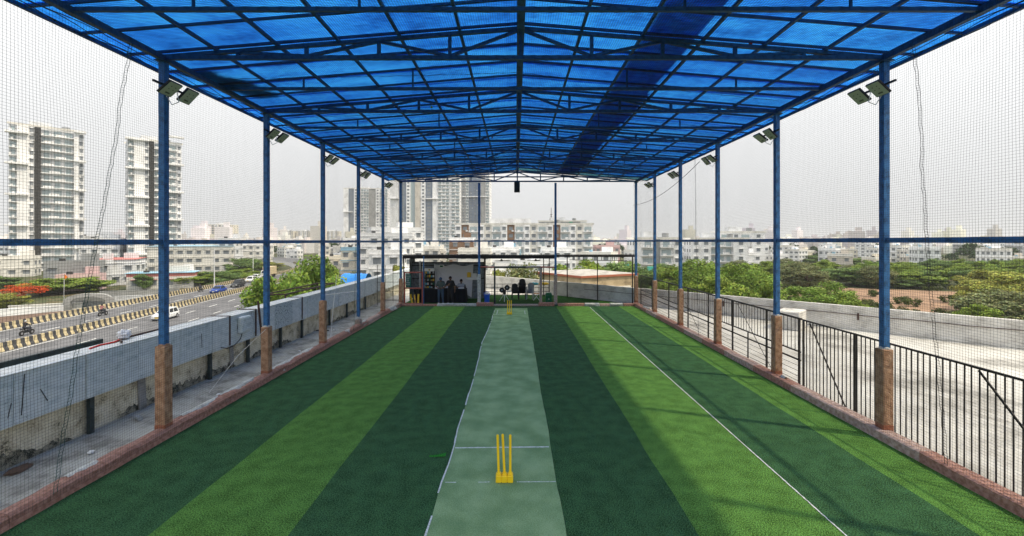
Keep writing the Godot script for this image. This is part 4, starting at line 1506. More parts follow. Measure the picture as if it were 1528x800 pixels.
	for stck in [[-0.03, 28.9, 3, "low black stack", 0.1], [0.43, 28.95, 8, "tall black stack", -0.05]]:
		for i in int(stck[2]):
			var lb: String = "black moulded chair in the %s behind the pitch" % stck[3]
			var o: Node3D = proto
			if first:
				first = false
				o.position = P(stck[0], 0, stck[1])
				o.set_meta("label", lb)
			else:
				o = again(proto, P(stck[0], 0.062 * i, stck[1] + 0.012 * i), stck[4], lb)
			o.set_meta("group", "chairs of the " + stck[3])
	var gp := chair(M.grey_plastic)
	for i in 4:
		var o: Node3D = gp
		if i == 0:
			o.position = P(0.95, 0, 28.9)
			o.rotation.y = -0.25
		else:
			o = again(gp, P(0.95, 0.062 * i, 28.9 + 0.012 * i), -0.25)
		o.set_meta("label", "grey moulded chair stacked beside the black chairs")
		o.set_meta("group", "stacked grey chairs")
	# machine on a tripod
	var bmn := thing("bowling_machine", "black two-wheeled ball machine on a pale tripod", "machine", P(-0.72, 0, 27.9))
	for q in [[0.0, 0.3], [-0.32, -0.12], [0.32, -0.12]]:
		mb = MB.new()
		mb.cyl(Vector3(0, 0.5, 0), Vector3(q[0], 0.0, q[1]), 0.02, 0.02, 6)
		part(bmn, "leg", mb.mesh(), M.white_plastic)
	mb = MB.new()
	mb.box(Vector3(0, 0.6, 0), Vector3(0.2, 0.28, 0.22), Basis.IDENTITY, 0.03)
	part(bmn, "body", mb.mesh(), M.black_plastic)
	for q in [[-0.16, 0.72], [0.17, 0.88]]:
		mb = MB.new()
		mb.cyl(Vector3(q[0], q[1], -0.04), Vector3(q[0], q[1], 0.06), 0.17, 0.17, 18)
		var wh := part(bmn, "wheel", mb.mesh(), M.black_plastic)
		mb = MB.new()
		mb.cyl(Vector3(q[0], q[1], 0.06), Vector3(q[0], q[1], 0.075), 0.05, 0.05, 10)
		part(wh, "hub", mb.mesh(), M.grey_plastic)
	mb = MB.new()
	mb.box(Vector3(0.3, 0.63, 0.05), Vector3(0.3, 0.06, 0.1), Basis.IDENTITY, 0.015)
	part(bmn, "ball_chute", mb.mesh(), M.white_plastic)
	# folding stool and stick
	var fs := thing("folding_stool", "white folding stool with an orange seat behind the pipe frame", "stool", P(1.35, 0, 28.4))
	mb = MB.new()
	mb.box(Vector3(0, 0.45, 0), Vector3(0.36, 0.03, 0.3), Basis.IDENTITY, 0.01)
	part(fs, "seat", mb.mesh(), mat("orange", lin(0.6, 0.2, 0.03), 0.7))
	for q in [-0.14, 0.14]:
		for e in [-1.0, 1.0]:
			mb = MB.new()
			mb.cyl(Vector3(e * 0.2, 0, q), Vector3(-e * 0.16, 0.44, q), 0.014, 0.014, 6)
			part(fs, "leg", mb.mesh(), M.white_plastic)
	# ceiling fans
	var fan := thing("ceiling_fan", "dark ceiling fan hanging below the shelter roof", "fan", P(-0.93, 2.92, 28.7), 0.3, "fans below the shelter roof")
	mb = MB.new()
	mb.cyl(Vector3(0, 0, 0), Vector3(0, -0.28, 0), 0.015, 0.015, 6)
	part(fan, "rod", mb.mesh(), M.black_iron)
	mb = MB.new()
	mb.cyl(Vector3(0, -0.26, 0), Vector3(0, -0.38, 0), 0.06, 0.1, 12)
	part(fan, "motor", mb.mesh(), M.black_iron)
	for q in 3:
		mb = MB.new()
		mb.box(Vector3(0.33, -0.33, 0), Vector3(0.48, 0.012, 0.12), Basis(Vector3.RIGHT, 0.2))
		part(fan, "blade", mb.mesh(), M.black_iron, Vector3.ZERO, Basis(Vector3.UP, TAU * q / 3))
	again(fan, P(1.32, 2.92, 28.7), 0.9)
	# loudspeaker under the last truss
	var ls := thing("loudspeaker", "black loudspeaker box hung below the last roof truss", "loudspeaker", P(0.08, 7.43, 26.0))
	mb = MB.new()
	mb.box(Vector3(0, -0.36, 0), Vector3(0.34, 0.6, 0.3), Basis.IDENTITY, 0.02)
	part(ls, "case", mb.mesh(), M.black_plastic)
	mb = MB.new()
	mb.cyl(Vector3(0, -0.06, 0), Vector3(0, 0.05, 0), 0.03, 0.03, 6)
	part(ls, "hanger", mb.mesh(), M.black_iron)
	mb = MB.new()
	mb.cyl(Vector3(0, -0.44, 0.145), Vector3(0, -0.44, 0.158), 0.11, 0.11, 16)
	part(ls, "cone", mb.mesh(), M.lamp_case)
	mb = MB.new()
	mb.cyl(Vector3(0, -0.18, 0.145), Vector3(0, -0.18, 0.158), 0.05, 0.05, 12)
	part(ls, "cone", mb.mesh(), M.lamp_case)
	people()

func bin_(kind: String, label: String, at: Vector3, m: Material, open: bool) -> void:
	var b := thing("waste_bin", label, "bin", at)
	var mb := MB.new()
	var pr := PackedVector2Array()
	if open:
		for k in 16:
			var a := TAU * k / 16
			var c := TAU * (k + 1) / 16
			var pa := Vector3(cos(a), 0, sin(a))
			var pc := Vector3(cos(c), 0, sin(c))
			for e in [[0.15, 0.0, 0.17, 0.5], [0.17, 0.5, 0.215, 0.52], [0.215, 0.52, 0.2, 0.58], [0.2, 0.58, 0.15, 0.56]]:
				mb.quad(pc * e[0] + Vector3(0, e[1], 0), pa * e[0] + Vector3(0, e[1], 0), pa * e[2] + Vector3(0, e[3], 0), pc * e[2] + Vector3(0, e[3], 0))
		part(b, "tub", mb.mesh(), m)
		mb = MB.new()
		crumple(mb, Vector3(0, 0.58, 0), Vector3(0.15, 0.1, 0.15), 4, 12, 7)
		part(b, "bag", mb.mesh(), M.white_plastic)
		mb = MB.new()
		var pts := []
		for k in 11:
			var a := PI * k / 10
			pts.append(Vector3(cos(a) * 0.19, 0.56 + sin(a) * 0.17, 0.03))
		mb.tube(pts, 0.014, 6)
		part(b, "handle", mb.mesh(), m)
	else:
		mb.box(Vector3(0, 0.23, 0), Vector3(0.38, 0.46, 0.3), Basis.IDENTITY, 0.03)
		part(b, "tub", mb.mesh(), m)
		mb = MB.new()
		mb.prism(PackedVector2Array([Vector2(-0.21, 0.45), Vector2(0.21, 0.45), Vector2(0.21, 0.5), Vector2(0.16, 0.66), Vector2(-0.16, 0.66), Vector2(-0.21, 0.5)]), Vector3(0, 0, -0.17), Vector3.RIGHT, Vector3.UP, Vector3(0, 0, 0.34))
		part(b, "lid", mb.mesh(), m)
		mb = MB.new()
		for k in 3:
			var a := TAU * k / 3
			var c := a + TAU / 3
			mb.bar(Vector3(cos(a) * 0.05, 0.27 + sin(a) * 0.05, 0.153), Vector3(cos(c) * 0.05, 0.27 + sin(c) * 0.05, 0.153), 0.012, 0.006, Vector3.BACK)
		part(b, "mark", mb.mesh(), M.white_plastic)

func chair(m: Material) -> Node3D:
	var t := thing("moulded_chair", "", "chair")
	var mb := MB.new()
	mb.box(Vector3(0, 0.42, 0), Vector3(0.43, 0.025, 0.42), Basis(Vector3.RIGHT, 0.05), 0.008)
	part(t, "seat", mb.mesh(), m)
	mb = MB.new()
	var poly := PackedVector2Array()
	poly.push_back(Vector2(-0.2, 0.44))
	poly.push_back(Vector2(0.2, 0.44))
	for k in 13:
		var a := PI * k / 12
		poly.push_back(Vector2(cos(a) * 0.21, 0.72 + sin(a) * 0.17))
	mb.prism(poly, Vector3(0, 0, -0.22), Vector3.RIGHT, Vector3(0, 1, -0.16), Vector3(0, 0, 0.02))
	part(t, "backrest", mb.mesh(), m)
	for e in [-1.0, 1.0]:
		for f in [[0.17, 0.2], [-0.17, -0.22]]:
			mb = MB.new()
			mb.bar(Vector3(e * 0.19, 0.42, f[0]), Vector3(e * 0.22, 0.0, f[1]), 0.04, 0.035)
			part(t, "leg", mb.mesh(), m)
		mb = MB.new()
		mb.bar(Vector3(e * 0.23, 0.63, -0.24), Vector3(e * 0.23, 0.61, 0.18), 0.045, 0.025)
		mb.bar(Vector3(e * 0.23, 0.62, 0.16), Vector3(e * 0.2, 0.42, 0.17), 0.035, 0.03)
		part(t, "armrest", mb.mesh(), m)
	return t

# ------------------------------------------------------------------ people: capsules joined by a smooth minimum, meshed as surface nets
func net_body(mb: MB, bones: Array, cell: float, k: float) -> void:
	var lo := Vector3(1e9, 1e9, 1e9)
	var hi := -lo
	for b in bones:
		var r: float = maxf(b[2], b[3]) + cell * 3.0
		for e in 2:
			lo = lo.min(b[e] - Vector3(r, r, r))
			hi = hi.max(b[e] + Vector3(r, r, r))
	var nx := int((hi.x - lo.x) / cell) + 2
	var ny := int((hi.y - lo.y) / cell) + 2
	var nz := int((hi.z - lo.z) / cell) + 2
	var f := PackedFloat32Array()
	f.resize(nx * ny * nz)
	f.fill(1.0)
	var near := PackedFloat32Array()
	near.resize(f.size())
	near.fill(1.0)
	var who := PackedInt32Array()
	who.resize(f.size())
	for bi in bones.size():
		var b: Array = bones[bi]
		var p: Vector3 = b[0]
		var q: Vector3 = b[1]
		var ra: float = b[2]
		var rb: float = b[3]
		var pq := q - p
		var ll := maxf(pq.length_squared(), 1e-9)
		var mr := maxf(ra, rb) + k + cell * 2.0
		var i0 := maxi(0, int((minf(p.x, q.x) - mr - lo.x) / cell))
		var i1 := mini(nx - 1, int((maxf(p.x, q.x) + mr - lo.x) / cell) + 1)
		var j0 := maxi(0, int((minf(p.y, q.y) - mr - lo.y) / cell))
		var j1 := mini(ny - 1, int((maxf(p.y, q.y) + mr - lo.y) / cell) + 1)
		var k0 := maxi(0, int((minf(p.z, q.z) - mr - lo.z) / cell))
		var k1 := mini(nz - 1, int((maxf(p.z, q.z) + mr - lo.z) / cell) + 1)
		for kk in range(k0, k1 + 1):
			for jj in range(j0, j1 + 1):
				for ii in range(i0, i1 + 1):
					var x := lo + Vector3(ii, jj, kk) * cell
					var t := clampf((x - p).dot(pq) / ll, 0.0, 1.0)
					var dd := (x - p - pq * t).length() - lerpf(ra, rb, t)
					var at := ii + nx * (jj + ny * kk)
					var o := f[at]
					var h := maxf(k - absf(o - dd), 0.0) / k
					f[at] = minf(o, dd) - h * h * k * 0.25
					if dd < near[at]:
						near[at] = dd
						who[at] = bi
	var vert := {}
	var pos := []
	var colr := []
	var step := [0, 1, nx, nx + 1, nx * ny, nx * ny + 1, nx * ny + nx, nx * ny + nx + 1]
	for kk in nz - 1:
		for jj in ny - 1:
			for ii in nx - 1:
				var at := ii + nx * (jj + ny * kk)
				var mask := 0
				for c in 8:
					if f[at + step[c]] < 0.0:
						mask |= 1 << c
				if mask == 0 or mask == 255:
					continue
				var sum := Vector3.ZERO
				var n := 0
				for c in 8:
					for e in [1, 2, 4]:
						if c & e:
							continue
						var g: int = c | e
						if ((mask >> c) & 1) == ((mask >> g) & 1):
							continue
						var fa := f[at + step[c]]
						var fb := f[at + step[g]]
						var t := fa / (fa - fb)
						sum += Vector3(c & 1, (c >> 1) & 1, (c >> 2) & 1).lerp(Vector3(g & 1, (g >> 1) & 1, (g >> 2) & 1), t)
						n += 1
				vert[at] = pos.size()
				pos.append(lo + (Vector3(ii, jj, kk) + sum / n) * cell)
				colr.append(bones[who[at]][4])
	var grad := func(x: Vector3) -> Vector3:
		var g := (x - lo) / cell
		var i := clampi(int(round(g.x)), 1, nx - 2)
		var j := clampi(int(round(g.y)), 1, ny - 2)
		var kz := clampi(int(round(g.z)), 1, nz - 2)
		var at := i + nx * (j + ny * kz)
		return Vector3(f[at + 1] - f[at - 1], f[at + nx] - f[at - nx], f[at + nx * ny] - f[at - nx * ny]).normalized()
	mb.tinted = true
	for at in vert:
		var ii: int = at % nx
		var jj: int = (at / nx) % ny
		var kk: int = at / (nx * ny)
		for ax in 3:
			var e: int = [1, nx, nx * ny][ax]
			var u: int = [nx, nx * ny, 1][ax]
			var w: int = [nx * ny, 1, nx][ax]
			if (f[at] < 0.0) == (f[at + e] < 0.0):
				continue
			if not (vert.has(at - u) and vert.has(at - w) and vert.has(at - u - w)):
				continue
			var q := [vert[at - u - w], vert[at - w], vert[at], vert[at - u]]
			if f[at] >= 0.0:
				q = [q[0], q[3], q[2], q[1]]
			mb.col = colr[q[2]]
			mb.quadn(pos[q[0]], pos[q[1]], pos[q[2]], pos[q[3]], grad.call(pos[q[0]]), grad.call(pos[q[1]]), grad.call(pos[q[2]]), grad.call(pos[q[3]]))

func hand_bones(wrist: Vector3, dir: Vector3, palm: Vector3, skin: Color, curl: float) -> Array:
	# palm and five unequal fingers; dir points to the knuckles, palm is the way the palm faces
	var side := dir.cross(palm).normalized()
	var out := [[wrist, wrist + dir * 0.03, 0.026, 0.028, skin]]
	for e in [-0.026, -0.009, 0.009, 0.026]:
		out.append([wrist + dir * 0.02 + side * e * 0.7, wrist + dir * 0.09 + side * e, 0.017, 0.013, skin])
	var lens := [0.062, 0.074, 0.07, 0.052]
	for i in 4:
		var b := wrist + dir * 0.09 + side * (-0.027 + 0.018 * i)
		var d1 := (dir * cos(curl * 0.6) + palm * sin(curl * 0.6)).normalized()
		var d2 := (dir * cos(curl * 1.7) + palm * sin(curl * 1.7)).normalized()
		out.append([b, b + d1 * lens[i] * 0.55, 0.0088, 0.008, skin])
		out.append([b + d1 * lens[i] * 0.55, b + d1 * lens[i] * 0.55 + d2 * lens[i] * 0.5, 0.008, 0.0065, skin])
	var tb := wrist + dir * 0.03 - side * 0.028
	var td := (dir * 0.7 - side * 0.75 + palm * 0.35).normalized()
	out.append([tb, tb + td * 0.042, 0.0125, 0.01, skin])
	out.append([tb + td * 0.042, tb + td * 0.042 + (td + palm * 0.5 + dir * 0.3).normalized() * 0.032, 0.0098, 0.008, skin])
	return out

func head_bones(c: Vector3, fwd: Vector3, up: Vector3, skin: Color, hair: Color, beard: bool) -> Array:
	var s := up.cross(fwd).normalized()
	var dark := Color(0.015, 0.012, 0.01)
	var out := [
		[c + up * 0.035 - fwd * 0.018, c + up * 0.03 + fwd * 0.012, 0.088, 0.084, skin],
		[c - up * 0.03 + fwd * 0.018, c - up * 0.078 + fwd * 0.042, 0.064, 0.04, hair if beard else skin],
		[c - up * 0.03 - fwd * 0.02, c - up * 0.15 - fwd * 0.03, 0.055, 0.055, skin],
		[c + up * 0.018 + fwd * 0.092, c - up * 0.022 + fwd * 0.108, 0.008, 0.014, skin],
		[c - up * 0.056 - s * 0.02 + fwd * 0.082, c - up * 0.056 + s * 0.02 + fwd * 0.082, 0.009, 0.009, Color(skin.r * 0.75, skin.g * 0.5, skin.b * 0.5)]]
	for e in [-1.0, 1.0]:
		out.append([c + s * e * 0.083 + up * 0.012 - fwd * 0.005, c + s * e * 0.086 - up * 0.03 + fwd * 0.002, 0.014, 0.01, skin])
		out.append([c + s * e * 0.032 + up * 0.018 + fwd * 0.086, c + s * e * 0.036 + up * 0.018 + fwd * 0.085, 0.009, 0.009, dark])
		out.append([c + s * e * 0.018 + up * 0.038 + fwd * 0.09, c + s * e * 0.05 + up * 0.037 + fwd * 0.08, 0.006, 0.005, hair])
	return out

func person(label: String, at: Vector3, turn: float, j: Dictionary, cloth: Dictionary, group := "") -> Node3D:
	var t := thing("person", label, "person", at, turn, group)
	var skin: Color = cloth.skin
	var shirt: Color = cloth.shirt
	var legc: Color = cloth.trousers
	var shoe: Color = cloth.shoes
	var B := []
	B.append([j.hip + Vector3(-0.07, 0.02, 0), j.hip + Vector3(0.07, 0.02, 0), 0.115, 0.115, legc])
	B.append([j.hip + Vector3(0, 0.06, 0), j.waist, 0.125, 0.115, shirt])
	B.append([j.waist + Vector3(-0.05, 0, 0), j.chest + Vector3(-0.07, 0, 0), 0.1, 0.115, shirt])
	B.append([j.waist + Vector3(0.05, 0, 0), j.chest + Vector3(0.07, 0, 0), 0.1, 0.115, shirt])
	B.append([j.chest + Vector3(-0.12, 0.08, -0.01), j.chest + Vector3(0.12, 0.08, -0.01), 0.085, 0.085, shirt])
	B.append([j.chest + Vector3(0, 0.13, -0.01), j.head - j.up * 0.11, 0.062, 0.052, skin])
	for e in 2:
		var sh: Vector3 = j.chest + Vector3(-0.175 if e == 0 else 0.175, 0.075, -0.01)
		var el: Vector3 = j.elbow[e]
		var wr: Vector3 = j.wrist[e]
		B.append([sh, sh.lerp(el, 0.75), 0.066, 0.056, shirt])
		B.append([sh.lerp(el, 0.6), el, 0.05, 0.042, skin if not cloth.get("long", false) else shirt])
		B.append([el, wr, 0.042, 0.029, skin if not cloth.get("long", false) else shirt])
		var kn: Vector3 = j.knee[e]
		var an: Vector3 = j.ankle[e]
		B.append([j.hip + Vector3(-0.09 if e == 0 else 0.09, -0.02, 0), kn, 0.098, 0.068, legc])
		B.append([kn, an, 0.066, 0.05, legc])
		B.append([an + Vector3(0, -0.045, -0.03), an + Vector3(0, -0.05, 0.15), 0.04, 0.036, shoe])
	var mb := MB.new()
	net_body(mb, B, cloth.get("cell", 0.024), 0.05)
	var fwd: Vector3 = j.face
	var up: Vector3 = j.up
	if cloth.get("fine", true):
		net_body(mb, head_bones(j.head, fwd, up, skin, cloth.hair, cloth.get("beard", false)), 0.0085, 0.02)
		for e in 2:
			net_body(mb, hand_bones(j.wrist[e], j.hand[e], j.palm[e], skin, j.get("curl", 0.6)), 0.0055, 0.008)
	else:
		net_body(mb, head_bones(j.head, fwd, up, skin, cloth.hair, false), 0.014, 0.02)
	part(t, "body", mb.mesh(), M.person)
	# hair or cap: a shell over the back and top of the skull
	var hb := MB.new()
	var hs := []
	hs.append([j.head + up * 0.045 - fwd * 0.03, j.head + up * 0.05 + fwd * 0.01, 0.094, 0.086, cloth.get("cap", cloth.hair)])
	hs.append([j.head + up * 0.02 - fwd * 0.045, j.head - up * 0.03 - fwd * 0.05, 0.075, 0.055, cloth.hair])
	if cloth.has("cap"):
		hs.append([j.head + up * 0.06 + fwd * 0.08, j.head + up * 0.045 + fwd * 0.15, 0.03, 0.02, cloth.cap])
	net_body(hb, hs, 0.012, 0.02)
	part(t, "cap" if cloth.has("cap") else "hair", hb.mesh(), M.person)
	return t

func people() -> void:
	var skin := Color(0.19, 0.1, 0.06)
	var hair := Color(0.012, 0.01, 0.009)
	person("person in grey green t-shirt, jeans and cap looking down at something in both hands", P(-4.6, 0, 26.75), 0.0, {
		"hip": Vector3(0, 0.86, 0), "waist": Vector3(0, 1.02, 0), "chest": Vector3(0, 1.25, 0.0), "head": Vector3(0, 1.50, 0.09),
		"face": Vector3(0, -0.55, 0.83).normalized(), "up": Vector3(0, 0.83, 0.55).normalized(),
		"elbow": [Vector3(-0.27, 1.06, 0.03), Vector3(0.27, 1.06, 0.03)], "wrist": [Vector3(-0.12, 0.98, 0.25), Vector3(0.13, 0.99, 0.25)],
		"hand": [Vector3(0.75, 0.1, 0.65).normalized(), Vector3(-0.75, 0.1, 0.65).normalized()], "palm": [Vector3(0.65, 0.1, -0.75).normalized(), Vector3(-0.65, 0.1, -0.75).normalized()],
		"knee": [Vector3(-0.12, 0.47, 0.03), Vector3(0.12, 0.47, 0.02)], "ankle": [Vector3(-0.13, 0.085, -0.02), Vector3(0.14, 0.085, 0.0)], "curl": 0.8},
		{"skin": skin, "hair": hair, "shirt": Color(0.07, 0.09, 0.075), "trousers": Color(0.045, 0.075, 0.12), "shoes": Color(0.45, 0.45, 0.43), "cap": Color(0.05, 0.08, 0.13)})
	var ph := MB.new()
	ph.box(P(-4.595, 1.005, 26.43), Vector3(0.15, 0.012, 0.08), Basis(Vector3.RIGHT, 0.5), 0.003)
	single("mobile_phone", "dark mobile phone held by the person in the cap", "phone", ph.mesh(), M.black_plastic)
	person("person in black printed t-shirt with one hand raised to the chest", P(-4.02, 0, 26.8), -0.15, {
		"hip": Vector3(0, 0.88, 0), "waist": Vector3(0, 1.04, 0), "chest": Vector3(0, 1.28, 0.0), "head": Vector3(0, 1.56, 0.03),
		"face": Vector3(0.1, -0.1, 1).normalized(), "up": Vector3(0, 1, 0.1).normalized(),
		"elbow": [Vector3(-0.29, 1.08, 0.02), Vector3(0.28, 1.06, -0.03)], "wrist": [Vector3(-0.07, 1.16, 0.24), Vector3(0.3, 0.83, 0.04)],
		"hand": [Vector3(0.6, 0.7, 0.1).normalized(), Vector3(0.05, -1, 0.1).normalized()], "palm": [Vector3(0.35, -0.2, -0.9).normalized(), Vector3(-1, 0, 0.1).normalized()],
		"knee": [Vector3(-0.11, 0.48, 0.02), Vector3(0.12, 0.48, 0.03)], "ankle": [Vector3(-0.14, 0.085, 0.0), Vector3(0.15, 0.085, -0.02)], "curl": 0.5},
		{"skin": skin, "hair": hair, "shirt": Color(0.016, 0.016, 0.018), "trousers": Color(0.02, 0.021, 0.024), "shoes": Color(0.4, 0.4, 0.38), "beard": true})
	person("person in pale shirt sitting behind the counter table", P(-3.55, 0, 28.35), 0.1, {
		"hip": Vector3(0, 0.56, 0), "waist": Vector3(0, 0.72, 0.01), "chest": Vector3(0, 0.95, 0.03), "head": Vector3(0, 1.25, 0.06),
		"face": Vector3(-0.1, -0.2, 1).normalized(), "up": Vector3(0, 1, 0.2).normalized(),
		"elbow": [Vector3(-0.27, 0.86, 0.14), Vector3(0.27, 0.86, 0.14)], "wrist": [Vector3(-0.14, 0.895, 0.36), Vector3(0.15, 0.895, 0.36)],
		"hand": [Vector3(0.35, 0, 0.9).normalized(), Vector3(-0.35, 0, 0.9).normalized()], "palm": [Vector3(0, -1, 0), Vector3(0, -1, 0)],
		"knee": [Vector3(-0.14, 0.52, 0.38), Vector3(0.14, 0.52, 0.38)], "ankle": [Vector3(-0.14, 0.085, 0.3), Vector3(0.14, 0.085, 0.3)], "curl": 0.25},
		{"skin": skin, "hair": hair, "shirt": Color(0.36, 0.39, 0.43), "trousers": Color(0.03, 0.03, 0.035), "shoes": Color(0.05, 0.05, 0.05), "beard": true, "long": false})
	var st := thing("counter_stool", "dark stool under the person in the pale shirt", "stool", P(-3.55, 0, 28.38))
	var mb := MB.new()
	mb.cyl(Vector3(0, 0.4, 0), Vector3(0, 0.44, 0), 0.18, 0.18, 16)
	part(st, "seat", mb.mesh(), M.black_plastic)
	for k in 4:
		var a := TAU * (k + 0.5) / 4
		mb = MB.new()
		mb.cyl(Vector3(cos(a) * 0.12, 0.4, sin(a) * 0.12), Vector3(cos(a) * 0.17, 0, sin(a) * 0.17), 0.014, 0.014, 6)
		part(st, "leg", mb.mesh(), M.black_iron)

# ------------------------------------------------------------------ the highway
const ROAD_Y := -7.0
func road_x(off: float, d: float) -> float:
	return off - 0.1685 * d - 0.0035 * pow(maxf(0.0, d - 140.0), 2)

func road_turn(d: float) -> float:
	return atan(0.1685 + 0.007 * maxf(0.0, d - 140.0))

func ribbon(o0: float, o1: float, d0: float, d1: float, y: float) -> ArrayMesh:
	var mb := MB.new()
	var n := int((d1 - d0) / 6.0)
	for i in n:
		var a := d0 + (d1 - d0) * i / n
		var b := d0 + (d1 - d0) * (i + 1) / n
		mb.quad(P(road_x(o0, a), y, a), P(road_x(o1, a), y, a), P(road_x(o1, b), y, b), P(road_x(o0, b), y, b))
	return mb.mesh()

func street() -> void:
	var mb := MB.new()
	struct("road", ribbon(-54.2, -29.5, 10, 300, ROAD_Y), M.asphalt, "grey asphalt highway below the terrace")
	# embankment that carries it
	mb = MB.new()
	for i in 48:
		var a := 10.0 + 6.0 * i
		var b := a + 6.04
		mb.quad(P(road_x(-29.5, a), ROAD_Y - 0.004, a), P(road_x(-28.5, a), -8.2, a), P(road_x(-28.5, b), -8.2, b), P(road_x(-29.5, b), ROAD_Y - 0.004, b))
		mb.quad(P(road_x(-56.5, a), -8.2, a), P(road_x(-54.2, a), ROAD_Y - 0.004, a), P(road_x(-54.2, b), ROAD_Y - 0.004, b), P(road_x(-56.5, b), -8.2, b))
	struct("embankment", mb.mesh(), M.concrete_grey, "low embankment under the highway")
	struct("path", ribbon(-57.5, -54.4, 10, 170, -7.3), M.cream_roof, "pale footpath beyond the far barrier")
	# dashed lane lines and solid edge lines
	for off in [-48.4, -38.6, -34.4]:
		mb = MB.new()
		var d := 20.0
		while d < 210.0:
			var a := d
			var b := d + 2.6
			mb.quad(P(road_x(off - 0.08, a), ROAD_Y + 0.006, a), P(road_x(off + 0.08, a), ROAD_Y + 0.006, a), P(road_x(off + 0.08, b), ROAD_Y + 0.006, b), P(road_x(off - 0.08, b), ROAD_Y + 0.006, b))
			d += 6.5
		var o := struct("lane_marking", mb.mesh(), M.road_paint, "dashed white lane line on the highway")
	for off in [-42.6, -44.1, -53.1]:
		struct("edge_marking", ribbon(off - 0.08, off + 0.08, 15, 220, ROAD_Y + 0.006), M.road_paint, "solid white edge line on the highway")
	# black and yellow barriers: the nearer blocks one by one, the far rest joined
	var blk := MB.new()
	blk.prism(PackedVector2Array([Vector2(-0.28, 0), Vector2(0.28, 0), Vector2(0.26, 0.12), Vector2(0.12, 0.4), Vector2(0.09, 0.86), Vector2(-0.09, 0.86), Vector2(-0.12, 0.4), Vector2(-0.26, 0.12)]), Vector3(0, 0, -0.23), Vector3.RIGHT, Vector3.UP, Vector3(0, 0, 0.46))
	var bm := blk.mesh()
	for e in [[-43.4, "black and yellow barrier between the two carriageways"], [-53.7, "black and yellow barrier along the far edge of the highway"]]:
		var t := thing("road_barrier", e[1], "barrier")
		var rest := [MB.new(), MB.new()]
		var d := 24.0
		var k := 0
		while d < 215.0:
			var at := P(road_x(e[0], d), ROAD_Y, d)
			var turn := road_turn(d)
			if d > 34.0 and d < 76.0:
				part(t, "block", bm, M.barrier_yellow if k % 2 else M.barrier_black, at, Basis(Vector3.UP, turn))
			else:
				var b := Basis(Vector3.UP, turn)
				rest[k % 2].box(at + Vector3(0, 0.2, 0), Vector3(0.5, 0.4, 0.46), b)
				rest[k % 2].box(at + Vector3(0, 0.63, 0), Vector3(0.22, 0.46, 0.46), b)
			d += 0.455
			k += 1
		stuff(part(t, "far_blocks", rest[1].mesh(), M.barrier_yellow))
		stuff(part(t, "far_blocks", rest[0].mesh(), M.barrier_black))
	# vehicles
	car("white hatchback with a yellow plate on the near carriageway", "car_white", -48.9, 60.8, PI + road_turn(60), "hatch")
	car("blue saloon car between the two barriers", "car_blue", -62.8, 92, PI + road_turn(92), "sedan")
	car("black estate car behind the blue saloon", "car_dark", -66.0, 103.5, PI + road_turn(103), "suv")
	car("white car running far down the highway near the lorry", "car_white", -74.0, 124, PI + road_turn(124), "sedan")
	car("white car just ahead of the pale lorry", "car_white", -70.6, 116, PI + road_turn(116), "hatch")
	lorry(-74.3, 131.0)
	bike("dark scooter with a rider in a dark jacket and white helmet", -56.6, 50.4, road_turn(50), Color(0.03, 0.03, 0.035))
	bike("dark motorbike with a rider in a pinkish shirt", -60.2, 63.5, road_turn(63), Color(0.35, 0.16, 0.15))
	bike("dark motorbike with a rider in black ahead of the blue saloon", -67.6, 93.5, road_turn(93), Color(0.04, 0.04, 0.05))
	# lamp posts
	for q in [["tall grey street lamp post standing on the far barrier by the blue-roofed stall", -68.5, 99.0], ["tall grey street lamp post standing by the roadside trees", -79.0, 131.0]]:
		var lp := thing("street_lamp", q[0], "street lamp", P(q[1], -7.0, q[2]), 0.0, "street lamps along the highway")
		mb = MB.new()
		mb.cyl(Vector3(0, 0, 0), Vector3(0, 9.0, 0), 0.12, 0.06, 8)
		part(lp, "pole", mb.mesh(), M.b_palegrey)
		mb = MB.new()
		mb.bar(Vector3(0, 9.0, 0), Vector3(1.6, 9.3, 0), 0.06, 0.06)
		part(lp, "arm", mb.mesh(), M.b_palegrey)
		mb = MB.new()
		mb.box(Vector3(1.8, 9.3, 0), Vector3(0.7, 0.1, 0.25), Basis.IDENTITY, 0.02)
		part(lp, "lamp_head", mb.mesh(), M.b_palegrey)

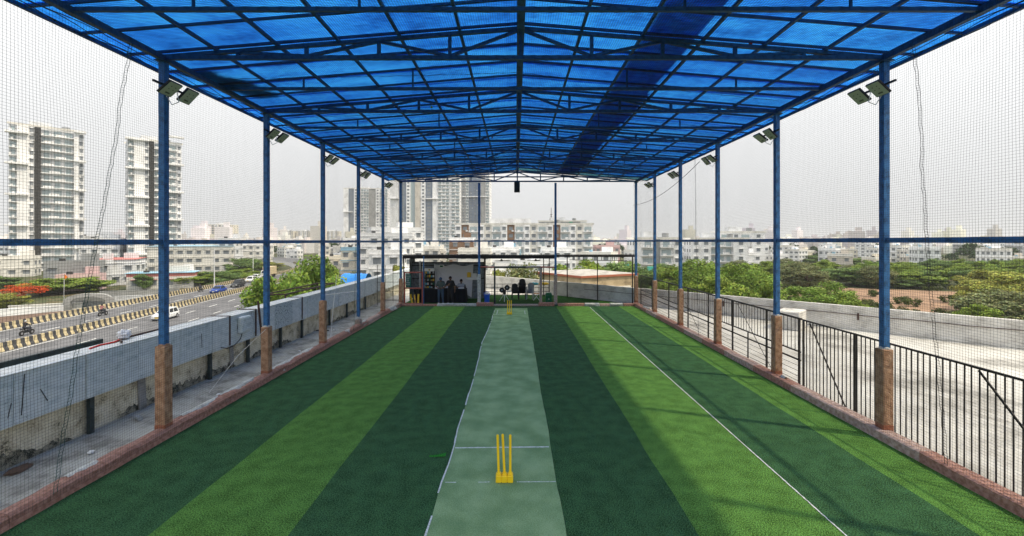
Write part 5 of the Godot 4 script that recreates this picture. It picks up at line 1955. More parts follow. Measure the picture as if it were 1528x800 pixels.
func car(label: String, paint: String, x: float, d: float, turn: float, kind: String) -> void:
	var t := thing("car", label, "car", P(x, ROAD_Y, d), turn)
	# local: front towards -z, width along x; profile in z-y
	var L := {"hatch": 3.8, "sedan": 4.3, "suv": 4.6}[kind] as float
	var H := {"hatch": 1.5, "sedan": 1.45, "suv": 1.72}[kind] as float
	var W := 1.7
	var hl := L / 2
	var belt := 0.86 if kind != "suv" else 1.0
	# lower body lofted from stations along z: [z, half width, bottom, top]
	var st := [[-hl, 0.62, 0.35, 0.62], [-hl + 0.1, 0.76, 0.25, 0.7], [-hl + 0.5, 0.83, 0.22, belt - 0.1], [-hl * 0.42, 0.85, 0.2, belt], [0.0, 0.85, 0.2, belt + 0.01], [hl * 0.5, 0.85, 0.2, belt + 0.02], [hl - 0.45, 0.83, 0.22, belt + (0.0 if kind == "sedan" else 0.04)], [hl - 0.08, 0.78, 0.28, belt - 0.02], [hl, 0.66, 0.36, belt - 0.1]]
	var mb := MB.new()
	var prev := []
	for s in st:
		var ring := []
		for q in [[-0.8, 0.0], [-1.0, 0.18], [-1.0, 0.7], [-0.93, 0.95], [-0.75, 1.0], [0.75, 1.0], [0.93, 0.95], [1.0, 0.7], [1.0, 0.18], [0.8, 0.0]]:
			ring.append(Vector3(q[0] * s[1], lerpf(s[2], s[3], q[1]), s[0]))
		if prev.size():
			for k in 10:
				mb.quad(prev[(k + 1) % 10], prev[k], ring[k], ring[(k + 1) % 10])
		else:
			for k in range(1, 9):
				mb.tri(ring[0], ring[k], ring[k + 1])
		prev = ring
	for k in range(1, 9):
		mb.tri(prev[0], prev[k + 1], prev[k])
	part(t, "body", mb.mesh(), M[paint])
	# cabin
	var ws := -hl * 0.42
	var r0 := -hl * 0.1
	var r1 := hl * 0.42 if kind == "sedan" else hl * 0.8
	var rs := hl * 0.72 if kind == "sedan" else hl * 0.95
	mb = MB.new()
	var lo := [Vector3(-0.79, belt - 0.02, ws), Vector3(0.79, belt - 0.02, ws), Vector3(0.79, belt - 0.02, rs), Vector3(-0.79, belt - 0.02, rs)]
	var hi := [Vector3(-0.6, H, r0), Vector3(0.6, H, r0), Vector3(0.6, H, r1), Vector3(-0.6, H, r1)]
	mb.quad(hi[3], hi[2], hi[1], hi[0])
	for k in 4:
		mb.quad(lo[(k + 1) % 4], lo[k], hi[k], hi[(k + 1) % 4])
	part(t, "cabin", mb.mesh(), M[paint])
	var pane := func(a: Vector3, b: Vector3, c: Vector3, e: Vector3, u0: float, u1: float, called: String) -> void:
		var m2 := MB.new()
		var nn := (b - a).cross(e - a).normalized() * 0.012
		var f := func(u: float, v: float) -> Vector3:
			return a.lerp(b, u).lerp(e.lerp(c, u), v) + nn
		m2.quad(f.call(u0, 0.1), f.call(u1, 0.1), f.call(u1, 0.88), f.call(u0, 0.88))
		part(t, called, m2.mesh(), M.car_glass)
	pane.call(lo[1], lo[0], hi[0], hi[1], 0.06, 0.94, "windscreen")
	pane.call(lo[3], lo[2], hi[2], hi[3], 0.1, 0.9, "rear_window")
	for sd in [[lo[2], lo[1], hi[1], hi[2]], [lo[0], lo[3], hi[3], hi[0]]]:
		pane.call(sd[0], sd[1], sd[2], sd[3], 0.1, 0.47, "side_window")
		pane.call(sd[0], sd[1], sd[2], sd[3], 0.53, 0.9, "side_window")
	for sx in [-1.0, 1.0]:
		for sz in [-hl * 0.62, hl * 0.62]:
			var wh := Node3D.new()
			wh.name = "wheel"
			t.add_child(wh, true)
			mb = MB.new()
			mb.cyl(Vector3(sx * 0.66, 0.31, sz), Vector3(sx * 0.865, 0.31, sz), 0.31, 0.31, 16)
			part(wh, "tyre", mb.mesh(), M.tyre)
			mb = MB.new()
			mb.cyl(Vector3(sx * 0.8, 0.31, sz), Vector3(sx * 0.872, 0.31, sz), 0.2, 0.2, 12)
			part(wh, "rim", mb.mesh(), M.rim)
		mb = MB.new()
		mb.box(Vector3(sx * 0.58, 0.62, -hl + 0.05), Vector3(0.3, 0.14, 0.12), Basis.IDENTITY, 0.02)
		part(t, "headlight", mb.mesh(), M.head_lamp)
		mb = MB.new()
		mb.box(Vector3(sx * 0.62, 0.75, hl - 0.04), Vector3(0.2, 0.18, 0.1), Basis.IDENTITY, 0.02)
		part(t, "tail_light", mb.mesh(), M.tail_lamp)
		mb = MB.new()
		mb.box(Vector3(sx * 0.92, belt + 0.06, ws + 0.2), Vector3(0.16, 0.12, 0.1), Basis.IDENTITY, 0.02)
		part(t, "mirror", mb.mesh(), M[paint])
	mb = MB.new()
	mb.box(Vector3(0, 0.45, -hl - 0.005), Vector3(0.45, 0.12, 0.03))
	part(t, "number_plate", mb.mesh(), M.plate_yellow if kind == "hatch" else M.white_plastic)
	mb = MB.new()
	mb.box(Vector3(0, 0.58, -hl + 0.01), Vector3(0.6, 0.07, 0.04))
	part(t, "grille", mb.mesh(), M.black_plastic)

func lorry(x: float, d: float) -> void:
	var t := thing("lorry", "pale box lorry far down the highway", "lorry", P(x, ROAD_Y, d), PI + road_turn(d))
	var mb := MB.new()
	mb.box(Vector3(0, 2.1, 0.8), Vector3(2.3, 2.3, 4.6), Basis.IDENTITY, 0.04)
	part(t, "cargo_box", mb.mesh(), M.truck_box)
	for k in 6:
		mb = MB.new()
		mb.box(Vector3(-0.95 + 0.38 * k, 2.1, -1.52), Vector3(0.05, 2.2, 0.03))
		part(t, "rib", mb.mesh(), M.truck_box)
	mb = MB.new()
	mb.prism(PackedVector2Array([Vector2(-3.1, 0.5), Vector2(-1.7, 0.5), Vector2(-1.7, 2.2), Vector2(-2.7, 2.2), Vector2(-3.1, 1.3)]), Vector3(-1.05, 0, 0), Vector3.BACK, Vector3.UP, Vector3(2.1, 0, 0))
	part(t, "cab", mb.mesh(), M.car_white)
	mb = MB.new()
	mb.quad(Vector3(0.9, 1.4, -3.085), Vector3(-0.9, 1.4, -3.085), Vector3(-0.9, 2.1, -2.76), Vector3(0.9, 2.1, -2.76))
	part(t, "windscreen", mb.mesh(), M.car_glass)
	for sx in [-0.9, 0.9]:
		for sz in [-2.3, 1.0, 2.1]:
			mb = MB.new()
			mb.cyl(Vector3(sx - 0.13, 0.46, sz), Vector3(sx + 0.13, 0.46, sz), 0.46, 0.46, 14)
			part(t, "wheel", mb.mesh(), M.tyre)
	mb = MB.new()
	mb.box(Vector3(0, 0.75, 0.3), Vector3(0.9, 0.2, 5.6))
	part(t, "chassis", mb.mesh(), M.black_iron)

func bike(label: String, x: float, d: float, turn: float, jacket: Color) -> void:
	var t := thing("motorbike", label.replace(" with a rider", ", ridden,").split(", ridden,")[0] + " ridden on the highway" , "motorbike", P(x, ROAD_Y, d), turn)
	var extra := label.split("rider")[1].strip_edges()
	t.set_meta("label", label.split(" with a rider")[0] + " under a rider " + extra)
	var mb := MB.new()
	for z in [-0.64, 0.62]:
		var wh := Node3D.new()
		wh.name = "wheel"
		t.add_child(wh, true)
		mb = MB.new()
		mb.cyl(Vector3(-0.05, 0.29, z), Vector3(0.05, 0.29, z), 0.29, 0.29, 14)
		part(wh, "tyre", mb.mesh(), M.tyre)
		mb = MB.new()
		mb.cyl(Vector3(-0.055, 0.29, z), Vector3(0.055, 0.29, z), 0.14, 0.14, 10)
		part(wh, "rim", mb.mesh(), M.rim)
	mb = MB.new()
	mb.box(Vector3(0, 0.45, 0.1), Vector3(0.24, 0.34, 0.8), Basis.IDENTITY, 0.06)
	part(t, "engine", mb.mesh(), M.car_dark)
	mb = MB.new()
	mb.box(Vector3(0, 0.76, 0.32), Vector3(0.26, 0.12, 0.85), Basis.IDENTITY, 0.04)
	part(t, "seat", mb.mesh(), M.black_plastic)
	mb = MB.new()
	mb.box(Vector3(0, 0.8, -0.2), Vector3(0.28, 0.26, 0.42), Basis.IDENTITY, 0.08)
	part(t, "tank", mb.mesh(), M.car_dark)
	mb = MB.new()
	mb.cyl(Vector3(0, 0.29, -0.64), Vector3(0, 1.0, -0.42), 0.05, 0.05, 6)
	mb.cyl(Vector3(-0.34, 1.02, -0.36), Vector3(0.34, 1.02, -0.36), 0.02, 0.02, 6)
	part(t, "handlebar", mb.mesh(), M.black_iron)
	mb = MB.new()
	mb.sphere(Vector3(0, 0.9, -0.55), Vector3(0.1, 0.1, 0.08), 10, 6)
	part(t, "headlight", mb.mesh(), M.head_lamp)
	var helmet := Color(0.5, 0.5, 0.48) if "white helmet" in label else Color(0.03, 0.03, 0.03)
	var back := Basis(Vector3.UP, turn)
	person("person riding " + ("the scooter in a dark jacket and white helmet" if "scooter" in label else "a motorbike" + extra.replace("in a", " in a").replace("in black", " in black")), P(x, ROAD_Y, d), turn + PI, {
		"hip": Vector3(0, 0.92, -0.28), "waist": Vector3(0, 1.08, -0.26), "chest": Vector3(0, 1.3, -0.2), "head": Vector3(0, 1.58, -0.12),
		"face": Vector3(0, 0, 1), "up": Vector3(0, 1, 0),
		"elbow": [Vector3(-0.33, 1.15, 0.02), Vector3(0.33, 1.15, 0.02)], "wrist": [Vector3(-0.3, 1.06, 0.27), Vector3(0.3, 1.06, 0.27)],
		"hand": [Vector3(0, 0, 1), Vector3(0, 0, 1)], "palm": [Vector3(0, -1, 0), Vector3(0, -1, 0)],
		"knee": [Vector3(-0.24, 0.74, 0.12), Vector3(0.24, 0.74, 0.12)], "ankle": [Vector3(-0.22, 0.38, -0.05), Vector3(0.22, 0.38, -0.05)]},
		{"skin": Color(0.19, 0.1, 0.06), "hair": helmet, "cap": helmet, "shirt": jacket, "trousers": Color(0.03, 0.035, 0.05), "shoes": Color(0.03, 0.03, 0.03), "fine": false, "cell": 0.04, "long": true})

# ------------------------------------------------------------------ buildings
func bx(b: float, d: float) -> float:   # ground position from a bearing (in 1/650 of the distance) and a distance
	return b * d / 650.0

# facade of upright strips: [width, set forward, wall, style]; local x along the front, +z outwards, y up from the ground
func tower(label: String, at: Vector3, turn: float, storeys: int, sh: float, depth: float, strips: Array, ledges: Array, group := "") -> Node3D:
	var t := thing("apartment_tower", label, "tower", at, turn, group)
	var H := storeys * sh
	var x := 0.0
	for s in strips:
		var w: float = s[0]
		var f: float = s[1]
		var mb := MB.new()
		var deep := -1.3 if s[3] == "balc" else 0.0
		mb.box(Vector3(x + w / 2, H / 2, (f + deep - depth) / 2), Vector3(w - 0.01, H, depth + f + deep))
		part(t, "wall", mb.mesh(), M[s[2]])
		if s[3] == "win":
			var g := MB.new()
			var sill := MB.new()
			var nw := maxi(1, int(w / 3.2))
			for k in storeys:
				for i in nw:
					var cx := x + w * (i + 0.5) / nw
					var ww := minf(1.7, w / nw * 0.62)
					g.box(Vector3(cx, k * sh + 1.65, f + 0.01), Vector3(ww, 1.5, 0.08))
					sill.box(Vector3(cx, k * sh + 2.5, f + 0.2), Vector3(ww + 0.3, 0.1, 0.4))
			stuff(part(t, "window_column", g.mesh(), M.b_glass))
			stuff(part(t, "sunshade_column", sill.mesh(), M[s[2]]))
			var ac := MB.new()
			for k in storeys:
				if fposmod(sin(k * 7.7 + x * 3.1) * 91.7, 1.0) < 0.4:
					ac.box(Vector3(x + w * fposmod(k * 0.61, 0.8) + 0.1 * w, k * sh + 0.55, f + 0.25), Vector3(0.9, 0.6, 0.4))
			if ac.v.size():
				stuff(part(t, "air_conditioner_column", ac.mesh(), M.b_palegrey))
		elif s[3] == "glass":
			var g := MB.new()
			for k in storeys:
				g.box(Vector3(x + w / 2, k * sh + 1.75, f + 0.03), Vector3(w * 0.5, 1.9, 0.1))
			stuff(part(t, "window_column", g.mesh(), M.b_glass))
		elif s[3] == "balc":
			var slab := MB.new()
			slab.box(Vector3(x + w / 2, 0, f - 0.55), Vector3(w - 0.03, 0.28, 1.55))
			var wall := MB.new()
			var front := MB.new()
			# a balcony: rail, half of it a solid white panel
			front.box(Vector3(x + w / 2, 1.08, f + 0.15), Vector3(w - 0.1, 0.06, 0.05))
			var nb := int(w / 0.9)
			for i in nb + 1:
				front.box(Vector3(x + 0.05 + (w - 0.1) * i / nb, 0.6, f + 0.15), Vector3(0.04, 0.95, 0.04))
			var sm := slab.mesh()
			var fm := front.mesh()
			var g := MB.new()
			for k in storeys:
				var nw := maxi(1, int(w / 2.6))
				for i in nw:
					var cx := x + w * (i + 0.5) / nw
					g.box(Vector3(cx, k * sh + 1.35, f - 1.28), Vector3(w / nw * (0.72 if (i + k) % 3 else 0.5), 2.1, 0.1))
				var b := part(t, "balcony", sm, M.b_white, Vector3(0, k * sh + 0.12, 0))
				part(b, "railing", fm, M.b_rail)
				var solid := MB.new()
				var px := x + w * fposmod(k * 0.37 + x * 0.11, 0.55)
				solid.box(Vector3(px + w * 0.16, 0.5, f + 0.1), Vector3(w * 0.3, 0.8, 0.06))
				part(b, "parapet_panel", solid.mesh(), M.b_white)
			stuff(part(t, "window_column", g.mesh(), M.b_glassblue))
		x += w
	for l in ledges:   # [storey, from x, to x]
		var mb := MB.new()
		mb.box(Vector3((l[1] + l[2]) / 2, l[0] * sh, 0.9), Vector3(l[2] - l[1], 0.7, 2.4))
		part(t, "ledge", mb.mesh(), M.b_white)
	# roof: parapet, lift room, tank
	var mb := MB.new()
	mb.box(Vector3(x / 2, H + 0.4, 0.25), Vector3(x + 0.8, 0.8, 0.35))
	mb.box(Vector3(x / 2, H + 0.4, -depth - 0.05), Vector3(x + 0.8, 0.8, 0.3))
	part(t, "roof_parapet", mb.mesh(), M.b_offwhite)
	mb = MB.new()
	mb.box(Vector3(x * 0.4, H + 1.5, -depth * 0.5), Vector3(x * 0.3, 3.0, depth * 0.4))
	part(t, "lift_room", mb.mesh(), M.b_palegrey)
	mb = MB.new()
	mb.cyl(Vector3(x * 0.75, H, -depth * 0.4), Vector3(x * 0.75, H + 2.4, -depth * 0.4), 1.3, 1.3, 12)
	part(t, "water_tank", mb.mesh(), M.b_grey)
	# windows on both flanks
	var sg := MB.new()
	for k in storeys:
		for i in 3:
			sg.box(Vector3(x + 0.0, k * sh + 1.6, -depth * (i + 0.5) / 3), Vector3(0.1, 1.4, 1.6))
			sg.box(Vector3(0.0, k * sh + 1.6, -depth * (i + 0.5) / 3), Vector3(0.1, 1.4, 1.6))
	stuff(part(t, "window_column", sg.mesh(), M.b_glass))
	return t

# ordinary flat-roofed house, centred on its base
func house(label: String, at: Vector3, turn: float, w: float, dp: float, storeys: int, wall: String, o := {}) -> Node3D:
	var t := thing(o.get("called", "city_house"), label, o.get("category", "house"), at, turn, o.get("group", ""))
	var sh := 3.1
	var H := storeys * sh
	var mb := MB.new()
	mb.box(Vector3(0, H / 2, 0), Vector3(w, H, dp))
	part(t, "wall", mb.mesh(), M[wall])
	mb = MB.new()
	for e in [[0, dp / 2 - 0.1, w, 0.2], [0, -dp / 2 + 0.1, w, 0.2]]:
		mb.box(Vector3(e[0], H + 0.45, e[1]), Vector3(e[2], 0.9, e[3]))
	for e in [-w / 2 + 0.1, w / 2 - 0.1]:
		mb.box(Vector3(e, H + 0.45, 0), Vector3(0.2, 0.9, dp - 0.4))
	part(t, "roof_parapet", mb.mesh(), M[o.get("trim", wall)])
	for k in storeys:
		var g := MB.new()
		var s := MB.new()
		for face in 4:
			var bs := Basis(Vector3.UP, PI / 2 * face)
			var run := w if face % 2 == 0 else dp
			var off := dp / 2 if face % 2 == 0 else w / 2
			var n := maxi(1, int(run / 3.0))
			for i in n:
				var cx := run * ((i + 0.5) / n - 0.5)
				var h := fposmod(sin(i * 12.9 + k * 7.3 + face * 3.1 + w) * 43.7, 1.0)
				var ww := 1.1 + 0.9 * h
				if h < 0.12:
					continue
				g.box(bs * Vector3(cx, k * sh + 1.6, off + 0.0), Vector3(ww, 1.3, 0.1), bs)
				s.box(bs * Vector3(cx, k * sh + 2.4, off + 0.25), Vector3(ww + 0.4, 0.09, 0.5), bs)
			if o.get("slabs", true):
				s.box(bs * Vector3(0, k * sh + 3.0, off + 0.1), Vector3(run + 0.2, 0.16, 0.22), bs)
		stuff(part(t, "window_row", g.mesh(), M.b_glass))
		stuff(part(t, "sunshade_row", s.mesh(), M[o.get("trim", wall)]))
	mb = MB.new()
	mb.box(Vector3(w * 0.22, H + 1.3, -dp * 0.2), Vector3(w * 0.3, 2.6, dp * 0.3))
	part(t, "stair_room", mb.mesh(), M[wall])
	mb = MB.new()
	mb.cyl(Vector3(-w * 0.25, H, dp * 0.1), Vector3(-w * 0.25, H + 1.5, dp * 0.1), 0.65, 0.6, 10)
	part(t, "water_tank", mb.mesh(), M.tank_plastic if o.get("tank", 0) == 0 else M.b_skyblue)
	if o.has("roof_sheet"):
		mb = MB.new()
		mb.box(Vector3(0, H + 1.0, 0), Vector3(w + 0.6, 0.12, dp + 0.6), Basis(Vector3.RIGHT, 0.04))
		part(t, "roof_sheet", mb.mesh(), M[o.roof_sheet])
	return t

func city() -> void:
	var G := -8.2
	# the two white towers beyond the highway
	var A := [[2.2, 0.9, "b_palegrey", "balc"], [3.0, 0.6, "b_white", "plain"], [1.6, 0.2, "b_white", "win"], [1.7, 0.7, "b_lattice", "plain"], [9.5, 0.5, "b_palegrey", "balc"], [1.4, 0.9, "b_white", "plain"], [1.6, -1.2, "b_palegrey", "win"]]
	var LA := []
	for k in 5:
		LA.append([2 + 4 * k, -1.0, 5.2])
		LA.append([3 + 4 * k, 18.0, 21.6])
	tower("white apartment tower with a grey lattice strip, taller of the two by the highway", P(bx(-757, 170), G, 170), deg_to_rad(47), 19, 3.05, 15, A, LA)
	var A2 := [[2.0, 0.9, "b_palegrey", "balc"], [3.4, 0.6, "b_white", "plain"], [1.6, 0.2, "b_white", "win"], [1.7, 0.7, "b_lattice", "plain"], [3.6, 0.5, "b_palegrey", "balc"], [1.2, 0.9, "b_white", "plain"], [3.4, 0.4, "b_palegrey", "balc"], [1.6, -0.6, "b_white", "win"]]
	LA = []
	for k in 5:
		LA.append([2 + 4 * k, -1.0, 7.0])
		LA.append([3 + 4 * k, 12.5, 19.2])
	tower("white apartment tower with a grey lattice strip, standing behind a blue shed post", P(bx(-579, 187), G, 187), deg_to_rad(45), 18, 3.12, 14, A2, LA)
	# the tall grey and white cluster
	var B := [[5, 0.4, "b_white", "plain"], [5.5, 0, "b_slate", "glass"], [4, 0.6, "b_white", "win"], [11, 0.9, "b_white", "balc"], [7, 0.0, "b_midgrey", "plain"], [4, 0.5, "b_white", "win"], [8, 0.9, "b_white", "balc"]]
	tower("grey and white tower with stacked balconies, apart from the tall cluster", P(bx(-257, 455), G, 455), 0.15, 22, 3.05, 20, B, [[14, -1, 10], [1, -1, 10], [14, 33, 37], [1, 33, 37]])
	var C := [[7, 0.3, "b_white", "plain"], [6.5, 0, "b_slate", "glass"], [3.5, 0.4, "b_white", "win"], [4, -0.8, "b_glassblue", "plain"], [5, 0.2, "b_beige", "plain"], [4, 0.5, "b_white", "win"], [6, 0, "b_slate", "glass"], [4.5, 0.5, "b_white", "plain"], [10, 1.0, "b_white", "balc"], [1.5, 0.3, "b_white", "plain"], [7.5, 1.0, "b_white", "balc"]]
	tower("widest white tower of the tall cluster, with a beige strip and balconies", P(bx(-187, 376), G, 376), 0.06, 25, 3.05, 20, C, [[16, -1, 8], [16, 31, 42], [4, -1, 8], [4, 31, 60]])
	var D := [[6, 0, "b_slate", "glass"], [6, 0.5, "b_white", "plain"], [5, 0.9, "b_white", "balc"], [4, 0.2, "b_midgrey", "win"], [3.5, 0.4, "b_white", "balc"], [8, -0.3, "b_slate", "win"], [5, 0.4, "b_slate", "win"], [4, 0.5, "b_midgrey", "plain"], [4.5, 0.8, "b_white", "balc"]]
	tower("slate blue and white tower of the tall cluster, next to the low flats", P(bx(-105, 452), G, 452), -0.05, 30, 3.05, 20, D, [[19, -1, 22], [19, 24, 47]])
	# distant estate
	for q in [[-354, 900, 11, "beige and brown estate block beside a blue post"], [-328, 910, 11, "beige and brown estate block of two joined wings"], [-285, 930, 11, "beige and brown estate block next to the grey tower"], [-460, 560, 11, "yellowish white block of flats beyond the long school"]]:
		tower(q[3], P(bx(q[0], q[1]), G, q[1]), 0.05, q[2], 3.0, 16, [[4, 0.3, "b_cream", "win"], [5, 0, "b_beige", "glass"], [4, 0.5, "b_white", "win"], [4.5, 0, "b_cream", "glass"], [4, 0.4, "b_white", "win"], [5, 0, "b_beige", "glass"], [3, 0.3, "b_cream", "win"]], [], "far estate blocks")
	# white and brown flats with the raw concrete frame behind
	var F := []
	for k in 6:
		F.append_array([[2.6, 0.4, "b_white", "win"], [3.2, 0.0, "b_brown" if k % 2 == 0 else "b_offwhite", "win"], [4.2, 0.8, "b_white", "balc"]])
	tower("long white flats with brown panels behind the shelter", P(bx(-90, 190), G, 190), 0.0, 6, 3.2, 12, F, [])
	var R := [[6, 0, "b_midgrey", "win"], [5, 0, "b_grey", "balc"], [2.2, 0.4, "b_greennet", "plain"], [5, 0.0, "b_midgrey", "win"], [4, 0.3, "b_palegrey", "balc"]]
	tower("unfinished raw concrete block with a strip of green netting", P(bx(34, 285), G, 285), -0.1, 8, 3.1, 14, [[9, 0, "b_grey", "balc"]] + R, [])
	tower("long unfinished concrete block behind the white flats", P(bx(-42, 330), G, 330), -0.04, 7, 3.1, 12, [[8, 0, "b_midgrey", "balc"], [8, 0.2, "b_grey", "win"], [8, 0, "b_midgrey", "balc"], [8, 0.1, "b_grey", "win"], [7, 0, "b_midgrey", "balc"]], [])
	var cr := thing("roof_mast", "reddish lattice mast on the unfinished concrete block", "mast", P(bx(53, 300), G + 25.5, 300))
	var mb := MB.new()
	mb.bar(Vector3(0, 0, 0), Vector3(0, 9.5, 0), 0.35, 0.35)
	part(cr, "pole", mb.mesh(), M.rusty_iron)
	for k in 4:
		mb = MB.new()
		mb.box(Vector3(0, 1.2 + 1.2 * k, 0), Vector3(2.4 - 0.4 * k, 0.5, 0.8), Basis(Vector3.UP, k * 0.7))
		part(cr, "aerial", mb.mesh(), M.rusty_iron)
	# right-hand apartment blocks
	tower("white flats with long dark balcony bands beyond the trees", P(bx(178, 165), G, 165), 0.0, 4, 3.2, 12, [[2.5, 0.3, "b_white", "plain"], [5, 0.9, "b_white", "balc"], [2, 0.2, "b_grey", "plain"], [5, 0.9, "b_white", "balc"], [3, 0.4, "b_white", "win"]], [])
	tower("plain white block of flats behind the bushy trees", P(bx(262, 185), G, 185), -0.12, 4, 3.2, 12, [[8, 0.3, "b_white", "win"], [9, 0, "b_palegrey", "balc"], [6, 0.2, "b_white", "win"]], [])
	tower("white corner flats with uneven balconies beyond the trees", P(bx(306, 205), G, 205), -0.08, 5, 3.2, 12, [[5, 0.3, "b_white", "balc"], [4, 0, "b_white", "win"], [5, 0.6, "b_white", "balc"], [6, 0.2, "b_white", "win"]], [])
	# the cream building just beyond the parapet
	var cb := thing("cream_building", "cream flat-roofed building with a red roof edge just beyond the parapet", "building")
	var poly := PackedVector2Array([Vector2(7.4, 49.0), Vector2(14.6, 53.2), Vector2(10.0, 61.0), Vector2(2.6, 56.6)])
	mb = MB.new()
	mb.prism(poly, Vector3(0, G, 0), Vector3.RIGHT, Vector3.FORWARD, Vector3(0, 7.9, 0))
	part(cb, "wall", mb.mesh(), M.cream_wall)
	mb = MB.new()
	mb.prism(PackedVector2Array([Vector2(7.35, 48.7), Vector2(15.0, 53.15), Vector2(10.1, 61.4), Vector2(2.25, 56.7)]), Vector3(0, G + 7.9, 0), Vector3.RIGHT, Vector3.FORWARD, Vector3(0, 0.22, 0))
	part(cb, "roof_edge", mb.mesh(), M.red_trim)
	mb = MB.new()
	mb.prism(PackedVector2Array([Vector2(7.36, 48.9), Vector2(14.8, 53.2), Vector2(10.05, 61.2), Vector2(2.45, 56.65)]), Vector3(0, G + 8.12, 0), Vector3.RIGHT, Vector3.FORWARD, Vector3(0, 0.03, 0))
	part(cb, "roof", mb.mesh(), M.cream_roof)
	var u := Vector3(7.2, 0, -4.2).normalized()
	var nn := Vector3(4.2, 0, 7.2).normalized()
	var o0 := P(7.4, 0, 49.0)
	for q in [[3.9, 6.0, 3.6, 1.6]]:
		mb = MB.new()
		mb.box(o0 + u * (q[0] + q[2] / 2) + Vector3(0, G + 5.75, 0) + nn * 0.04, Vector3(q[2], 1.9, 0.1), Basis(u, Vector3.UP, nn))
		part(cb, "wall_panel", mb.mesh(), M.b_cream)
	mb = MB.new()
	mb.box(o0 + u * 2.2 + Vector3(0, G + 6.75, 0) + nn * 0.02, Vector3(1.5, 0.35, 0.1), Basis(u, Vector3.UP, nn))
	part(cb, "vent_slot", mb.mesh(), M.b_glass)
	# buildings picked out by their look: [bearing, distance, width, depth, storeys, wall, turn, label, extras]
	var own := [
		[-475, 172, 28, 12, 3, "b_offwhite", 0.22, "long pale school block with a light blue roof by the highway", {"roof_sheet": "b_skyblue", "called": "school_block", "category": "building"}],
		[-425, 175, 6, 8, 4, "b_palegrey", 0.22, "grey stair tower at the end of the school block", {}],
		[-258, 150, 14, 10, 2, "b_cream", 0.3, "cream walled house near the blue tarpaulin", {}],
		[-235, 140, 9, 9, 3, "b_cream", 0.2, "cream house with blue trim beside the shelter", {"trim": "b_skyblue"}],
		[-190, 98, 7, 7, 3, "b_white", 0.1, "tall plain white house just past the gutter corner", {}],
		[-205, 128, 6, 6, 3, "b_brick", 0.1, "narrow house with a brick red side", {"trim": "b_offwhite"}],
		[-60, 125, 9, 8, 3, "b_offwhite", 0.0, "pale house seen below the shelter roof by the fans", {}],
		[-20, 140, 10, 8, 3, "b_white", 0.1, "white house seen through the pipe frame", {}],
		[20, 118, 8, 8, 2, "b_palegrey", 0.2, "grey house behind the bushy tree", {}],
		[60, 135, 9, 9, 3, "b_white", 0.0, "white house left of the cream building's roof", {}],
		[-80, 150, 8, 8, 4, "b_brown", 0.05, "brown house with white trim above the shelter roof", {"trim": "b_white"}],
		[-130, 160, 9, 8, 3, "b_offwhite", 0.05, "broad blank pale house above the shelter roof", {}],
		[134, 215, 12, 10, 3, "b_pink", 0.0, "pink house beyond the turquoise sheds", {}],
		[160, 120, 5, 4, 1, "b_teal", 0.1, "small turquoise shed next to the trees", {"slabs": false}],
		[196, 108, 6, 4, 1, "b_teal", 0.0, "turquoise shed with a flat roof by the corner post", {"slabs": false}],
		[-655, 112, 10, 7, 2, "b_grey", 0.5, "grey concrete shed near the arched gateway", {"slabs": false}],
		[-620, 118, 6, 6, 2, "b_palegrey", 0.5, "pale grey annexe beside the concrete shed", {}],
		[-648, 108, 8, 5, 1, "b_pink", 0.5, "low pink wing in front of the concrete shed", {"slabs": false}],
		[-590, 122, 9, 7, 2, "b_palegrey", 0.4, "pale grey house with a red roof beside the highway", {"roof_sheet": "b_rose"}],
		[-525, 112, 14, 4, 1, "b_offwhite", 0.35, "low white and red trimmed stall with a sky blue roof", {"roof_sheet": "b_skyblue", "slabs": false, "trim": "b_rose"}],
		[-500, 118, 7, 4, 1, "b_white", 0.3, "small white hut behind the trimmed stall", {"slabs": false}],
		[-615, 190, 13, 10, 4, "b_palegrey", 0.5, "crowded grey block of flats between the two white towers", {}],
		[-660, 225, 13, 10, 4, "b_offwhite", 0.5, "pale block of flats next to the taller white tower", {}],
		[-560, 255, 12, 10, 4, "b_offwhite", 0.4, "pale block of flats past the second white tower", {}],
		[-745, 150, 10, 8, 2, "b_offwhite", 0.6, "low off-white house below the taller white tower", {}],
	]
	for q in own:
		house(q[7], P(bx(q[0], q[1]), G, q[1]), q[6], q[2], q[3], q[4], q[5], q[8])
	# blue tarpaulin over a pole frame
	var tp := thing("tarpaulin_shed", "bright blue tarpaulin over a pole frame below the parapet", "shed", P(bx(-238, 80), G, 80))
	mb = MB.new()
	var rows := []
	for i in 13:
		var row := []
		for j in 9:
			var s := absf(j - 4.0) / 4.0
			row.append(Vector3((i / 12.0 - 0.5) * 4.6, 6.1 - 1.5 * pow(s, 3.0) + 0.14 * sin(i * 1.1) * (0.3 + s) + 0.05 * sin(i * 2.9 + j), (j - 4) * 0.5))
		rows.append(row)
	for i in 12:
		for j in 8:
			mb.quad(rows[i][j], rows[i][j + 1], rows[i + 1][j + 1], rows[i + 1][j])
	part(tp, "tarpaulin", mb.mesh(), M.blue_tarp)
	for e in [[-2.2, -1.9], [2.2, -1.9], [-2.2, 1.9], [2.2, 1.9]]:
		mb = MB.new()
		mb.cyl(Vector3(e[0], 0, e[1]), Vector3(e[0], 4.8, e[1]), 0.06, 0.06, 6)
		part(tp, "pole", mb.mesh(), M.rusty_iron)
	# arched gateway and compound walls beyond the highway
	var ag := thing("arched_gateway", "grey arched gateway beyond the highway", "gateway", P(bx(-637, 76), -8.2, 76), 0.45)
	var ap := PackedVector2Array([Vector2(-3.2, 0), Vector2(-2.3, 0), Vector2(-2.3, 1.5)])
	for k in 11:
		var a := PI - PI * k / 10
		ap.push_back(Vector2(cos(a) * 2.3, 1.5 + sin(a) * 0.9))
